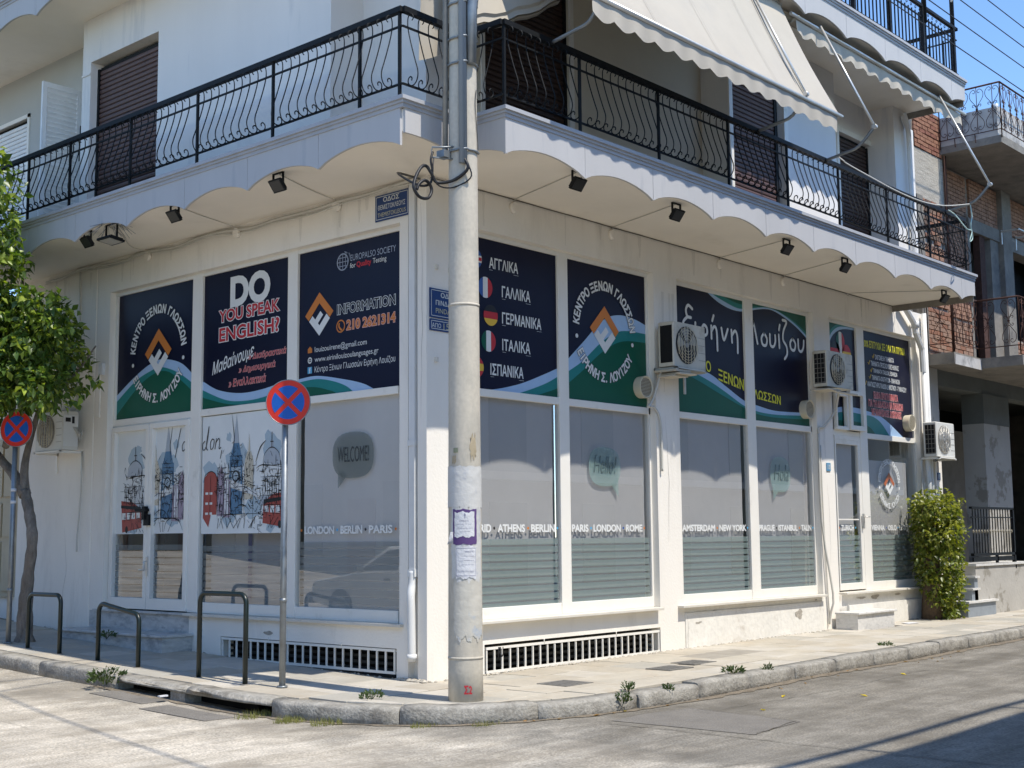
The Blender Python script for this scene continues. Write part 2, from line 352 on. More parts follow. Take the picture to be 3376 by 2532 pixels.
def text_verts(body, bold=0.0, shear=0.0, spacing=1.0):
    "outline of the built-in font, filled by the non-zero winding rule"
    key = (body, bold, shear, spacing)
    if key in _tc: return _tc[key]
    c = bpy.data.curves.new('txt', 'FONT'); c.body = body; c.shear = shear; c.space_character = spacing
    c.resolution_u = 4; c.fill_mode = 'NONE'
    o = bpy.data.objects.new('txt', c); COL.objects.link(o)
    dg = bpy.context.evaluated_depsgraph_get(); m = bpy.data.meshes.new_from_object(o.evaluated_get(dg))
    co = [(v.co.x, v.co.y) for v in m.vertices]; nxt = {}
    for e in m.edges: nxt.setdefault(e.vertices[0], []).append(e.vertices[1]); nxt.setdefault(e.vertices[1], []).append(e.vertices[0])
    bpy.data.objects.remove(o); bpy.data.curves.remove(c); bpy.data.meshes.remove(m)
    seen = set(); loops = []
    for st in sorted(nxt):
        if st in seen: continue
        lp = [st]; seen.add(st); cur = min(nxt[st])
        while cur not in seen:
            lp.append(cur); seen.add(cur); k = [q for q in nxt[cur] if q not in seen]
            if not k: break
            cur = min(k)
        if len(lp) > 2: loops.append([co[i] for i in lp])
    if not loops: _tc[key] = ([], []); return _tc[key]
    bb = [(min(p[0] for p in l), max(p[0] for p in l), min(p[1] for p in l), max(p[1] for p in l)) for l in loops]; grp = list(range(len(loops)))
    for i in range(len(loops)):
        for j in range(i):
            if any(bb[p][0] <= bb[q][0] and bb[p][1] >= bb[q][1] and bb[p][2] <= bb[q][2] and bb[p][3] >= bb[q][3] for p, q in ((i, j), (j, i))):
                a, b = grp[i], grp[j]; grp = [b if g == a else g for g in grp]
    area = lambda l: sum(l[i-1][0]*l[i][1]-l[i][0]*l[i-1][1] for i in range(len(l)))
    for g in set(grp):
        ii = [i for i in range(len(loops)) if grp[i] == g]; big = max(ii, key=lambda i: abs(area(loops[i])))
        if area(loops[big]) < 0:
            for i in ii: loops[i] = loops[i][::-1]
    sg = 1
    vs, es = [], []; info = []
    for lp in loops:
        clean = [lp[0]]
        for p in lp[1:]:
            if abs(p[0]-clean[-1][0])+abs(p[1]-clean[-1][1]) > 1e-5: clean.append(p)
        lp = clean
        if len(lp) < 3: continue
        if abs(clean[0][0]-clean[-1][0])+abs(clean[0][1]-clean[-1][1]) < 1e-5: lp = clean[:-1]
        if bold:
            n_ = len(lp); new = []
            for i in range(n_):
                (ax, ay), (bx, by), (cx, cy_) = lp[i-1], lp[i], lp[(i+1) % n_]
                l1 = hypot(bx-ax, by-ay); l2 = hypot(cx-bx, cy_-by); n1 = ((by-ay)/l1, -(bx-ax)/l1); n2 = ((cy_-by)/l2, -(cx-bx)/l2)
                mx_, my_ = n1[0]+n2[0], n1[1]+n2[1]; l3 = hypot(mx_, my_)
                if l3 < .2: mx_, my_, k = n1[0], n1[1], 1.0
                else: mx_ /= l3; my_ /= l3; k = min(1/max(mx_*n1[0]+my_*n1[1], .01), 1.6)
                new.append((bx+mx_*k*bold*sg, by+my_*k*bold*sg))
            lp = new
        o_ = len(vs); vs += [Vector(p) for p in lp]; es += [(o_+i, o_+(i+1) % len(lp)) for i in range(len(lp))]
        info.append((lp, min(p[0] for p in lp), max(p[0] for p in lp), min(p[1] for p in lp), max(p[1] for p in lp)))
    r = delaunay_2d_cdt(vs, es, [], 0, 1e-6, False)
    ov, fs = r[0], []
    for f in r[2]:
        cx = sum(ov[i].x for i in f)/len(f); cy_ = sum(ov[i].y for i in f)/len(f); wn = 0
        for lp, x0, x1, y0, y1 in info:
            if cx < x0 or cx > x1 or cy_ < y0 or cy_ > y1: continue
            px, py = lp[-1]
            for qx, qy in lp:
                if py <= cy_:
                    if qy > cy_ and (qx-px)*(cy_-py)-(cx-px)*(qy-py) > 0: wn += 1
                elif qy <= cy_ and (qx-px)*(cy_-py)-(cx-px)*(qy-py) < 0: wn -= 1
                px, py = qx, qy
        if wn*sg > 0: fs.append(tuple(f))
    out = ([(v.x, v.y) for v in ov], fs); _tc[key] = out; return out
def text(mb, P, body, s0, z0, s1, z1, d, bold=.0, shear=0.0, grow=0.0, rise=0.0, fn=None, spacing=1.0, wave=0):
    "fit the ink of body into the box s0..s1, z0..z1; rise lifts the right end"
    vs, fs = text_verts(body, 0.0, shear, spacing)
    if not vs: return
    a0 = min(v[0] for v in vs); a1 = max(v[0] for v in vs); b0 = min(v[1] for v in vs); b1 = max(v[1] for v in vs)
    kx = (s1-s0)/(a1-a0); kz = (z1-z0)/(b1-b0)
    if bold:
        vs, fs = text_verts(body, bold, shear, spacing)
    out = []
    for x, y in vs:
        u = (x-a0)*kx; v = (y-b0)*kz; q = (s0+u, z0+v+rise*u/(s1-s0)+wave*sin(u*9))
        out.append(fn(q) if fn else P(q[0], q[1], d))
    mb.add(out, fs)
def lettering(name, P, parent, items, m, d, label=None):
    o = None
    for it in items:
        mb = MB(); text(mb, P, *it[:5], d, **(it[5] if len(it) > 5 else {})); o = mb.build(name, m, parent, label=label)
    return o
def circle_text(P, parent, cx, cz, r, h, m, d, outline=None):
    up_, lo_ = "ΚΕΝΤΡΟ ΞΕΝΩΝ ΓΛΩΣΣΩΝ", "ΕΙΡΗΝΗ Σ. ΛΟΥΙΖΟΥ"
    for mm, dd, bo in (((outline, d+.0015, .075),) if outline else ()) + ((m, d, .040),):
        for body, a0, a1, flip in ((up_, radians(176), radians(4), False), (lo_, radians(207), radians(333), True)):
            mb = MB(); k = h/.72; wd = [(.36 if ch in ' .' else .50 if ch == 'Ι' else .86 if ch in 'ΩΝ' else .7) for ch in body]; tot = sum(wd); acc = 0
            for ch, w_ in zip(body, wd):
                an = a0+(a1-a0)*(acc+w_/2)/tot; acc += w_
                if ch == ' ': mb.build("ring_lettering", mm, parent); mb = MB(); continue
                vs, fs = text_verts(ch, bo); xs = [v[0] for v in text_verts(ch, 0)[0]]; xc = (min(xs)+max(xs))/2; kk = k*.84
                out = []
                for x, y in vs:
                    u = (x-xc)*kk; v = y*k
                    if not flip: rr = r-h/2+v; q = (cx+rr*cos(an)+u*sin(an), cz+rr*sin(an)-u*cos(an))
                    else: rr = r+h/2-v; q = (cx+rr*cos(an)-u*sin(an), cz+rr*sin(an)+u*cos(an))
                    out.append(P(q[0], q[1], dd))
                mb.add(out, fs)
            mb.build("ring_lettering", mm, parent)
        rd = .028 if bo < .05 else .034
        for an in (radians(191), radians(-11)): f = Flat(P); f.ell(cx+r*cos(an), cz+r*sin(an), rd, rd, dd, 14); f.done("ring_dot", mm, parent)
def emblem(P, parent, cx, cz, hw, hh, d, om=None, wm=None):
    hw *= 1.04; hh *= 1.04
    om = om or ORANGE; wm = wm or WHITEI
    T = (cx, cz+hh); Rr = (cx+hw, cz); Ll = (cx-hw, cz)
    def q(s, t): return (T[0]+s*(Rr[0]-T[0])+t*(Ll[0]-T[0]), T[1]+s*(Rr[1]-T[1])+t*(Ll[1]-T[1]))
    def r4(f, s0, t0, s1, t1): f.poly([q(s0, t0), q(s1, t0), q(s1, t1), q(s0, t1)], d)
    f = Flat(P); r4(f, 0, 0, .97, .25); r4(f, 0, .25, .25, 1.0); f.done("emblem_chevron", om, parent)
    f = Flat(P); r4(f, .28, .76, 1, 1); r4(f, .77, .27, 1, .76); r4(f, .47, .40, .66, .76); f.done("emblem_letter", wm, parent)
def waves(P, parent, rect, d, tops, mats):
    "coloured bands: each list of points is the upper edge of a band that fills down to the bottom (or up to the top)"
    for i, (pts, m, side) in enumerate(zip(tops, mats[0], mats[1])):
        f = Flat(P, rect); c = spline(pts, 8); zz = rect[1]-.01 if side == 'b' else rect[3]+.01
        for a, b in zip(c[:-1], c[1:]): f.poly([(a[0], zz), (b[0], zz), b, a], d-.0012*(i+1))
        f.done("poster_wave", m, parent)

# ------------------------------------------------------------------ ground
def gz(x, y):
    yy = min(max(y, 0), 22); xx = min(max(x, 0), 40)
    return .02*yy + .002*yy*yy + .004*xx
KH = .17
def frange(a, b, st):
    o = []; x = a
    while x < b-1e-6: o.append(x); x += st
    o.append(b); return o
gx = frange(-600, -60, 90)[:-1]+frange(-60, -8, 6)[:-1]+frange(-8, 6, .25)[:-1]+frange(6, 30, 1)[:-1]+frange(30, 600, 95)
gy = frange(-600, -60, 90)[:-1]+frange(-60, -8, 6)[:-1]+frange(-8, 6, .25)[:-1]+frange(6, 30, 1)[:-1]+frange(30, 600, 95)
def roadz(x, y): return gz(x, y) + .012*sin(x*1.3+.4*y)*cos(y*1.1) * (1 if -9 < x < 8 and -9 < y < 8 else 0)
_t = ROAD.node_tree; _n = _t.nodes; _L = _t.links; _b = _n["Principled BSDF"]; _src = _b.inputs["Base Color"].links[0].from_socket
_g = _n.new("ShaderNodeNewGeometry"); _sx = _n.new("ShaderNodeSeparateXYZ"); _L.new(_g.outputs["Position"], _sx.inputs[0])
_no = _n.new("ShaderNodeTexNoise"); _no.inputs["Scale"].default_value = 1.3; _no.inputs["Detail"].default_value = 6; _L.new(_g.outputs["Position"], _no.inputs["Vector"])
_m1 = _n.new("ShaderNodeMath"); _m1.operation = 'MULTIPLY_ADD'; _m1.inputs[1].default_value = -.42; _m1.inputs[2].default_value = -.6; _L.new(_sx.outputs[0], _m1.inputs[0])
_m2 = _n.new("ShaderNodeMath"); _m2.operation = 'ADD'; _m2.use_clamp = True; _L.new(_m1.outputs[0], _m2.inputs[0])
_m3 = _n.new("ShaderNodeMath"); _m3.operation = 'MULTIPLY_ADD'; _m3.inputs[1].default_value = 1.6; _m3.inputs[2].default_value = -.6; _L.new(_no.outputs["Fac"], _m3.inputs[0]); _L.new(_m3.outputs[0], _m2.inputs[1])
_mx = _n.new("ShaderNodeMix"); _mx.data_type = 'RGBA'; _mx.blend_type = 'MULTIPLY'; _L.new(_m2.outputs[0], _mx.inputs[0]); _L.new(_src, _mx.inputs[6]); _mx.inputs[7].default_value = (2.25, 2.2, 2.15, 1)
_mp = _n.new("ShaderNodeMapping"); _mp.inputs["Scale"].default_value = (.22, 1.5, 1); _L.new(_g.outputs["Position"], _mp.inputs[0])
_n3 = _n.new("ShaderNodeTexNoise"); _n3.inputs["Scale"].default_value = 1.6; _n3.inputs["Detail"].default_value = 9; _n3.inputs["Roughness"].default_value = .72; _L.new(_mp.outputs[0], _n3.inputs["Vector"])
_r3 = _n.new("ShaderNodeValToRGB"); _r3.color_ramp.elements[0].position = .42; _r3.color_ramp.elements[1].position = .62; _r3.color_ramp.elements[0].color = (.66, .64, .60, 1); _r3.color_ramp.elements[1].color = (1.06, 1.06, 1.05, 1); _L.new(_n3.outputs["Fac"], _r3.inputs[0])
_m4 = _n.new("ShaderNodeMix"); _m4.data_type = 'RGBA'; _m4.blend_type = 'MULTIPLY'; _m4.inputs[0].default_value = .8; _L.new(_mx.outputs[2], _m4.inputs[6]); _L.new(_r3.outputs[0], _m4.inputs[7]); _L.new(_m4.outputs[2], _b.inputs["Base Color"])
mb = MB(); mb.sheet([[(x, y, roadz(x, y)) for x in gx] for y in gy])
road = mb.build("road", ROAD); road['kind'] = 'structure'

# sidewalk: kerb line (outer) round the corner
kin = [(-1.73, 16), (-1.74, 9), (-1.76, 4), (-1.78, .6), (-1.66, -.35), (-1.45, -.98), (-1.15, -1.42), (-.72, -1.75), (-.2, -1.95), (.5, -2.06), (3, -2.07), (8, -2.07), (14, -2.06), (30, -2.0)]
kpl = [Vector(p) for p in kin]
def koff(w):
    out = []
    for i, p in enumerate(kpl):
        a = kpl[max(i-1, 0)]; b = kpl[min(i+1, len(kpl)-1)]; t = (b-a).normalized(); out.append(p+Vector((t.y, -t.x))*w)
    return out
kout = koff(.21)
# (the outward side of the line, walked from the far left street round to the right street, is on its right)
def keval(line, u):
    i = min(int(u), len(line)-2); t = u-i; return line[i]*(1-t)+line[i+1]*t
side = MB()
pts_in = [(v.x, v.y) for v in kpl]
# slab body following the ground
for i in range(len(kpl)-1):
    pass
grid_rows = []
for i in range(len(kpl)):
    row = []
    p = kpl[i]
    w_ = (0.3, p.y) if p.y > .3 else ((p.x if p.x > .3 else .3), .3)
    for k in range(7):
        t = k/6; x = p.x+(w_[0]-p.x)*t; y = p.y+(w_[1]-p.y)*t; row.append((x, y, gz(x, y)+KH-.022))
    grid_rows.append(row)
side.sheet(grid_rows)
side.sheet([[(-1.73+.4*k, 16+40*j, gz(0, 16)+KH-.022) for k in range(6)] for j in (0, 1)][::-1])
sidewalk = empty("sidewalk", (0, 0, 0)); sidewalk['kind'] = 'structure'
side.build("bedding", GROUT, sidewalk)
# kerb stones
def arclen(line):
    L_ = [0]
    for a, b in zip(line[:-1], line[1:]): L_.append(L_[-1]+(b-a).length)
    return L_
KL = arclen(kpl)
def kat(line, s):
    for i in range(len(KL)-1):
        if s <= KL[i+1] or i == len(KL)-2:
            t = (s-KL[i])/(KL[i+1]-KL[i]); return line[i]*(1-t)+line[i+1]*t
s_ = 3.0; kn = 0; drain = (KL[3]-2.15, KL[3]+.05)
while s_ < KL[-1]-1:
    mid = s_+.5; pm = kat(kpl, mid)
    ln = 1.0 if pm.x > 1.5 else 1.7 if pm.y > 2.9 else U(.9, 1.4)
    if pm.x > 13: ln = 1.5
    s2 = s_+ln-.007; wob = .010 if (pm.x > 2 or pm.y > 2.2) else .018
    nn = 8; secs = []
    dz = U(-.012, .008); lift = 0
    if .25 < pm.x < 1.3: lift = .02; dz = -.02
    isd = s_ < drain[1] and s2 > drain[0]
    vs = []
    for k in range(nn+1):
        s = s_+(s2-s_)*k/nn; a = kat(kpl, s); b = kat(kout, s); g = gz(a.x, a.y)
        e = .010 if k in (0, nn) else 0
        top = g+KH+dz-e*.5+U(-.004, .004)*wob/.012
        bo = (U(-1, 1)*wob*.35)
        n2 = (b-a).normalized()
        b2 = b+n2*(bo-e*.4+lift); bl = g-.05
        if isd: bl = g+.105
        rad = .026+U(0, .012)*(wob/.012-.6)
        vs.append([(a.x, a.y, bl if isd else g-.05), (a.x, a.y, top), (b2.x-n2.x*rad*1.6, b2.y-n2.y*rad*1.6, top+U(-.003, .003)), (b2.x-n2.x*rad*.45, b2.y-n2.y*rad*.45, top-rad*.35+U(-.005, .004)), (b2.x, b2.y, top-rad*1.2), (b2.x+U(-1, 1)*wob*.4, b2.y+U(-1, 1)*wob*.4, top-.10 if not isd else (top+bl)/2), (b2.x+n2.x*.01, b2.y+n2.y*.01, bl), (a.x, a.y, bl)])
    kb = MB(); o = 0; m_ = len(vs[0])
    for r in vs: kb.v += [Vector(p) for p in r]
    for k in range(nn):
        for j in range(m_-1): kb.f.append((k*m_+j, k*m_+j+1, (k+1)*m_+j+1, (k+1)*m_+j)); kb.sm.append(True)
    kb.f.append(tuple(range(m_))[::-1]); kb.sm.append(False); kb.f.append(tuple(nn*m_+j for j in range(m_))); kb.sm.append(False)
    kb.build("kerb_stone", KERB, sidewalk); s_ += ln; kn += 1
# drain pit behind the cut kerb stones
ga, gb = kat(kout, drain[0]+.02), kat(kout, drain[1]-.02); gi, gj = kat(kpl, drain[0]+.02), kat(kpl, drain[1]-.02)
d_ = MB()
d_.add([(gi.x, gi.y, .08), (gj.x, gj.y, .0), (gj.x, gj.y, .13), (gi.x, gi.y, .19)], [(0, 1, 2, 3)])
d_.build("drain_opening", BLACK, sidewalk)
gm = (ga+gb)/2; d2 = MB(); tdir = (gb-ga).normalized(); nrm2 = Vector((tdir.y, -tdir.x))
q0 = gm-tdir*.13; q1 = gm+tdir*.13
d2.prism([(q0.x, q0.y, .0), (q1.x, q1.y, .0), (q1.x-nrm2.x*.2, q1.y-nrm2.y*.2, .0), (q0.x-nrm2.x*.2, q0.y-nrm2.y*.2, .0)], (0, 0, .17))
d2.build("drain_pier", KERB, sidewalk)
# paving slabs clipped against the kerb line
def clip_half(pts, a, b):
    out = []; n = Vector((-(b-a).y, (b-a).x))
    for i in range(len(pts)):
        p, q = Vector(pts[i-1]), Vector(pts[i]); dp = (p-a).dot(n); dq = (q-a).dot(n)
        if dp >= 0 and dq >= 0: out.append(tuple(q))
        elif (dp >= 0) != (dq >= 0):
            t = dp/(dp-dq); r = p+(q-p)*t; out.append(tuple(r))
            if dq >= 0: out.append(tuple(q))
    return out if len(out) >= 3 else []
def slab(x0, y0, x1, y1, m=None, name="paving_slab"):
    pts = [(x0+.004, y0+.004), (x1-.004, y0+.004), (x1-.004, y1-.004), (x0+.004, y1-.004)]
    for a, b in zip(kpl[:-1], kpl[1:]):
        pts = clip_half(pts, a, b)
        if not pts: return
    ar = abs(sum(pts[i-1][0]*pts[i][1]-pts[i][0]*pts[i-1][1] for i in range(len(pts))))/2
    if ar < .01: return
    t = U(-.003, .003); tx, ty = U(-.006, .006), U(-.006, .006); c = Vector(pts[0])
    b_ = MB(); n = len(pts)
    zt = lambda p, e: gz(p[0], p[1])+KH+t+tx*(p[0]-c.x)+ty*(p[1]-c.y)-e
    cen = Vector((sum(p[0] for p in pts)/n, sum(p[1] for p in pts)/n))
    ins = [tuple(Vector(p)+(cen-Vector(p)).normalized()*.008) for p in pts]
    b_.add([(p[0], p[1], zt(p, .03)) for p in pts]+[(p[0], p[1], zt(p, .004)) for p in pts]+[(p[0], p[1], zt(p, 0)) for p in ins],
           [(i, (i+1) % n, n+(i+1) % n, n+i) for i in range(n)]+[(n+i, n+(i+1) % n, 2*n+(i+1) % n, 2*n+i) for i in range(n)]+[tuple(range(2*n, 3*n))])
    b_.build(name, m or random.choice(TILES+[TILES[0], TILES[1]]), sidewalk)
y = -.02
# right pavement rows
rowsR = [(-2.2, -1.62), (-1.62, -1.08), (-1.08, -.54), (-.54, .02)]
for ri, (a, b) in enumerate(rowsR):
    x = -1.9+(.3 if ri % 2 else 0)
    while x < 20:
        w_ = U(.5, .75) if x > 1 else .55
        skip = False
        if not (12.2 < x < 15.4 and ri == 3) and not (8.9 < x < 9.9 and ri == 3):
            m = SLABG if (ri == 2 and 3.45 < x < 4.6) else None
            slab(x, a, x+w_, b, m)
        x += w_
for ci, (a, b) in enumerate([(-1.8, -1.25), (-1.25, -.7), (-.7, -.03)]):
    y = .02+(.25 if ci % 2 else 0)
    while y < 12:
        w_ = U(.5, .65); slab(a, y, b, y+w_, random.choice(TILES[1:])); y += w_
    if ci % 2: slab(a, .02, b, .27, TILES[1])
for (x0, y0, x1, y1) in ((.55, -1.46, 1.0, -1.06), (2.42, -1.44, 2.9, -1.10), (3.12, -1.30, 3.60, -.96)):
    b_ = MB(); b_.box(x0, y0, gz(x0, y0)+KH-.01, x1, y1, gz(x1, y1)+KH+.008)
    for k in range(4): b_.box(x0+.06+k*.1, y0+.05, gz(x0, y0)+KH, x0+.085+k*.1, y1-.05, gz(x1, y1)+KH+.011)
    tag(b_.build("inspection_cover", LID), {.55: "dark ribbed iron cover nearest the concrete pole in the paved footpath", 2.42: "small dark iron cover set in the kerb-side slabs left of its twin", 3.12: "dark iron cover in the footpath just right of the other of the pair"}[x0], "manhole cover", "inspection covers in the pavement")
# road details
def roadsheet(name, pts, m, h=.004):
    b_ = MB(); n = 6
    b_.add([(p[0], p[1], roadz(*p)+h+.004) for p in pts], [tuple(range(len(pts)))]); return b_.build(name, m)
pt = MB()
for poly in ([(1.05, -2.62), (.9, -3.5), (.85, -3.96), (.3, -4.0), (-.09, -4.04), (-.16, -3.3), (-.2, -2.6), (.4, -2.56)],):
    cx_, cy_ = sum(p[0] for p in poly)/len(poly), sum(p[1] for p in poly)/len(poly)
    n = len(poly); vs = [(cx_, cy_, roadz(cx_, cy_)+.008)]+[(p[0], p[1], roadz(*p)+.0045) for p in poly]
    pt.add(vs, [(0, 1+i, 1+(i+1) % n) for i in range(n)])
o = pt.build("road_repair_patch", PATCH); o['kind'] = 'structure'
def crackline(pts, w, name="road_crack"):
    b_ = MB(); P_ = []
    for a, b in zip(pts[:-1], pts[1:]):
        n = max(2, int(hypot(b[0]-a[0], b[1]-a[1])/.12))
        for k in range(n): t = k/n; P_.append((a[0]+(b[0]-a[0])*t+U(-.02, .02), a[1]+(b[1]-a[1])*t+U(-.02, .02)))
    P_.append(pts[-1]); L_, R_ = [], []
    for i, p in enumerate(P_):
        a = P_[max(i-1, 0)]; b = P_[min(i+1, len(P_)-1)]; dx, dy = b[0]-a[0], b[1]-a[1]; l = hypot(dx, dy) or 1; ww = w*U(.25, 1)
        L_.append((p[0]-dy/l*ww, p[1]+dx/l*ww, roadz(*p)+.009)); R_.append((p[0]+dy/l*ww, p[1]-dx/l*ww, roadz(*p)+.009))
    b_.sheet([L_, R_]); return b_
ck = MB()
for pl, w_ in (([(-.37, -2.68), (-.3, -4.0), (-.25, -5.06), (-.23, -6.6)], .012), ([(-.09, -4.04), (.82, -3.92)], .01), ([(.82, -3.92), (1.05, -2.6)], .006), ([(-.25, -5.06), (-2.4, -4.4), (-3.1, -3.5)], .007), ([(1.3, -2.9), (3.5, -3.1), (7, -2.95)], .006), ([(-3.6, 4.5), (-3.9, 1.0), (-3.7, -1.2)], .003)):
    c = crackline(pl, w_); ck.add(c.v, c.f)
o = ck.build("road_cracks", CRACK); o['kind'] = 'stuff'
# gutter dirt along the kerb
gd = MB(); inner, outer = [], []
s = KL[3]-2.6
while s < KL[-1]-8:
    b = kat(kout, s); a = kat(kpl, s); n2 = (b-a).normalized(); w_ = U(.03, .10)+(.05 if b.x > 1.5 else 0)
    inner.append((b.x-n2.x*.03, b.y-n2.y*.03, roadz(b.x, b.y)+.012)); q = b+n2*w_; outer.append((q.x, q.y, roadz(q.x, q.y)+.006)); s += .12
gd.sheet([inner, outer]); o = gd.build("gutter_dirt", DIRT); o['kind'] = 'stuff'
# steel plate / concrete apron at the drain
b_ = MB()
for (cx_, cy_, L1, W1) in ((-2.16, 2.25, 1.0, .36), (-2.36, .95, 1.1, .34)):
    ang = atan2(tdir.y, tdir.x); ca, sa = cos(ang), sin(ang)
    pts = [(cx_+u*ca-v*sa, cy_+u*sa+v*ca) for u, v in ((-L1/2, -W1/2), (L1/2, -W1/2), (L1/2, W1/2), (-L1/2, W1/2))]
    b_.prism([(p[0], p[1], roadz(*p)) for p in pts], (0, 0, .007))
tag(b_.build("drain_plate", PATCH), "grey patched strip in front of the drain slots", None); bpy.data.objects["drain_plate"]['kind'] = 'structure'

# ------------------------------------------------------------------ the corner building
B = empty("corner_building", (0, 0, gz(0, 0)+KH), "white corner building with shop windows under long poster panels, two scalloped balconies above", "building")
G0 = .05                       # wall foot (below the pavement)
TOPG = 5.71; GL = .12          # ground floor wall top, glass plane
L_OPEN = [(.47, 2.40), (2.40, 4.41), (4.41, 6.60)]
R_OPEN = [(.55, 4.43), (4.93, 8.90), (9.40, 12.74)]
def wallobj(name, mb, m=WALL): return mb.build(name, m, B)
# left facade
w = MB()
w.box(0, .42, 5.235, .3, 8.9, TOPG)                                  # band above the windows
w.box(0, 6.43, G0, .3, 8.9, 5.235)                                   # solid part on the left
w.box(0, .47, .50, .3, 3.67, .735)                                  # over the basement grille
w.box(0, 3.67, G0, .3, 6.43, .735)
w.box(0.0, .29, G0, .3, .42, TOPG); w.box(.10, .14, G0, .3, .29, TOPG); w.box(0, .42, .50, .3, .47, .735); w.box(0, .42, G0, .3, .47, .50)
wallobj("left_wall", w)
w = MB(); w.box(0, 0, G0, .30, .14, TOPG)
w.box(.30, 0, G0, .55, .28, TOPG); wallobj("corner_pier", w)
w = MB(); w.box(-.012, 6.78, G0, 0, 6.90, TOPG); w.box(-.02, 6.62, 3.45, 0, 6.72, 4.2); wallobj("wall_ridge", w)
# right facade
w = MB(); w.box(.55, 0, 5.235, 12.80, .28, TOPG)
for a, b in ((4.30, 4.85), (8.70, 9.21), (12.49, 12.80)): w.box(a, 0, G0, b, .28, 5.235)
w.box(.9, .0, .505, 4.29, .28, .735)
w.box(.55, 0, G0, .90, .28, .735); w.box(4.29, .0, G0, 4.30, .28, .735)
wallobj("right_wall", w)
w = MB(); w.box(4.86, -.015, G0, 8.68, 0, .66); wallobj("plinth_render", w, PLINTH)
w = MB(); w.box(4.85, 0, G0, 8.70, .28, .735); w.box(9.21, -.0, G0, 12.49, .28, .735); wallobj("plinth", w, PLINTH)
w = MB(); w.box(9.45, -.05, G0, 12.55, 0, .56); wallobj("plinth_render", w, PLINTH)
# peeled patches of render
for (x, z, rx, rz, P_, d_) in ((7.9, .50, .16, .09, PR, -.018), (5.15, .52, .10, .02, PR, -.018), (9.95, .66, .25, .03, PR, -.003), (10.45, .66, .22, .05, PR, -.003), (11.3, .67, .2, .025, PR, -.003), (8.45, .69, .06, .02, PR, -.003), (5.6, .66, .1, .015, PR, -.003), (-2.7, .58, .12, .03, PL, -.003)):
    f = Flat(P_); n = 9; kk = spline([(U(.45, 1),) for i in range(n)]+[(.7,)], 3)[:27]; f.poly([(x+rx*cos(2*pi*i/27)*kk[i][0]*U(.93, 1.05), z+rz*sin(2*pi*i/27)*kk[i][0]*U(.93, 1.05)) for i in range(27)], d_)
    f.done("peeled_render", mat("bare_render", (.42, .38, .32), .95, .3, 20, bump=.8, bscale=60), B)
STN = filmmat("rain_drip_stain", (.34, .31, .26), .10)
for (P_, s0, s1, z, n) in ((PL, -6.2, -.6, 5.68, 9), (PR, .8, 11.8, 5.68, 14), (PR, 4.35, 4.8, 5.0, 3), (PR, 8.75, 9.15, 4.6, 2), (PL, -8.2, -6.6, 5.6, 4)):
    for _ in range(n):
        x = U(s0, s1); h = U(.15, .42) if P_ is PR and n > 3 or P_ is PL else U(.8, 1.8); w0 = U(.015, .05); f = Flat(P_); m_ = 8
        L_ = [(x-w0*(1-.7*k/m_)+U(-.006, .006), z-h*k/m_) for k in range(m_+1)]; R_ = [(x+w0*(1-.7*k/m_)+U(-.006, .006), z-h*k/m_) for k in range(m_+1)]
        for k in range(m_): f.poly([L_[k], L_[k+1], R_[k+1], R_[k]], -.0035-.0001*k)
        f.done("drip_stain", STN, B)
CRK = mat("plaster_crack", (.28, .26, .22), 1, .2, 9)
for (P_, pts_) in ((PR, [(4.90, .62), (4.915, .45), (4.90, .30), (4.92, .1)]), (PL, [(-7.5, 1.9), (-7.42, 1.3), (-7.5, .9), (-7.45, .5)]), (PR, [(4.5, 3.3), (4.56, 2.4), (4.52, 1.6)]), (PR, [(8.95, 2.5), (9.0, 1.9), (8.97, 1.2)]), (PL, [(-.08, 5.4), (-.06, 4.2), (-.09, 3.0)])):
    f = Flat(P_); c = [(a+U(-.008, .008), b) for a, b in spline(pts_, 6)]; f.stroke(c, .005, -.018 if pts_[0][1] < .7 and P_ is PR else -.004, True); f.done("plaster_crack", CRK, B)
# party wall, back and the inside of the shop
w = MB(); w.box(12.5, .28, G0, 12.80, 8, TOPG); w.box(.3, 8.6, G0, 12.5, 8.9, TOPG); wallobj("rear_walls", w)
w = MB(); w.box(.3, .3, .62, 12.5, 8.6, .76); w.build("shop_floor", mat("dim_shop_floor", (.16, .15, .13), .5), B)
w = MB(); w.box(3.2, 3.0, .76, 3.3, 8.6, TOPG); w.box(.8, 2.9, .76, 3.2, 3.0, 3.4); w.build("inner_partition", mat("dim_partition", (.17, .17, .16), .8), B)
w = MB(); w.box(.75, 5.0, .76, 1.15, 5.9, 1.55); w.box(1.3, 6.2, .76, 1.7, 6.9, 2.0); w.box(.9, 3.5, .76, 1.4, 4.1, 1.5)
w.build("shop_furniture", mat("dark_furniture", (.04, .05, .05), .6), B)
w = MB(); w.box(.12, .12, 5.735, 12.7, 8.8, 5.92); w.build("shop_ceiling", mat("dim_partition", (.17, .17, .16), .8), B)
w = MB(); w.box(.12, .12, 9.155, 12.7, 8.8, 9.36); w.build("upper_ceiling", UPWALL, B)
# sills
w = MB(); w.box(-.06, .36, .735, .16, 2.41, .765); w.box(-.06, 2.40, .732, .16, 4.41, .762)
w.build("window_sill", SILL, B)
for a, b in ((.55, 4.25), (4.70, 8.66), (9.30, 12.28)):
    w = MB(); w.box(a, -.10, .735, b, .16, .768); w.build("window_sill", SILL, B, bevel=.004)
w = MB(); w.box(-.04, 4.42, .735, .16, 6.62, .758); w.box(-.004, 4.35, .50, 0, 6.75, .735); w.build("door_threshold", MARBLE, B)
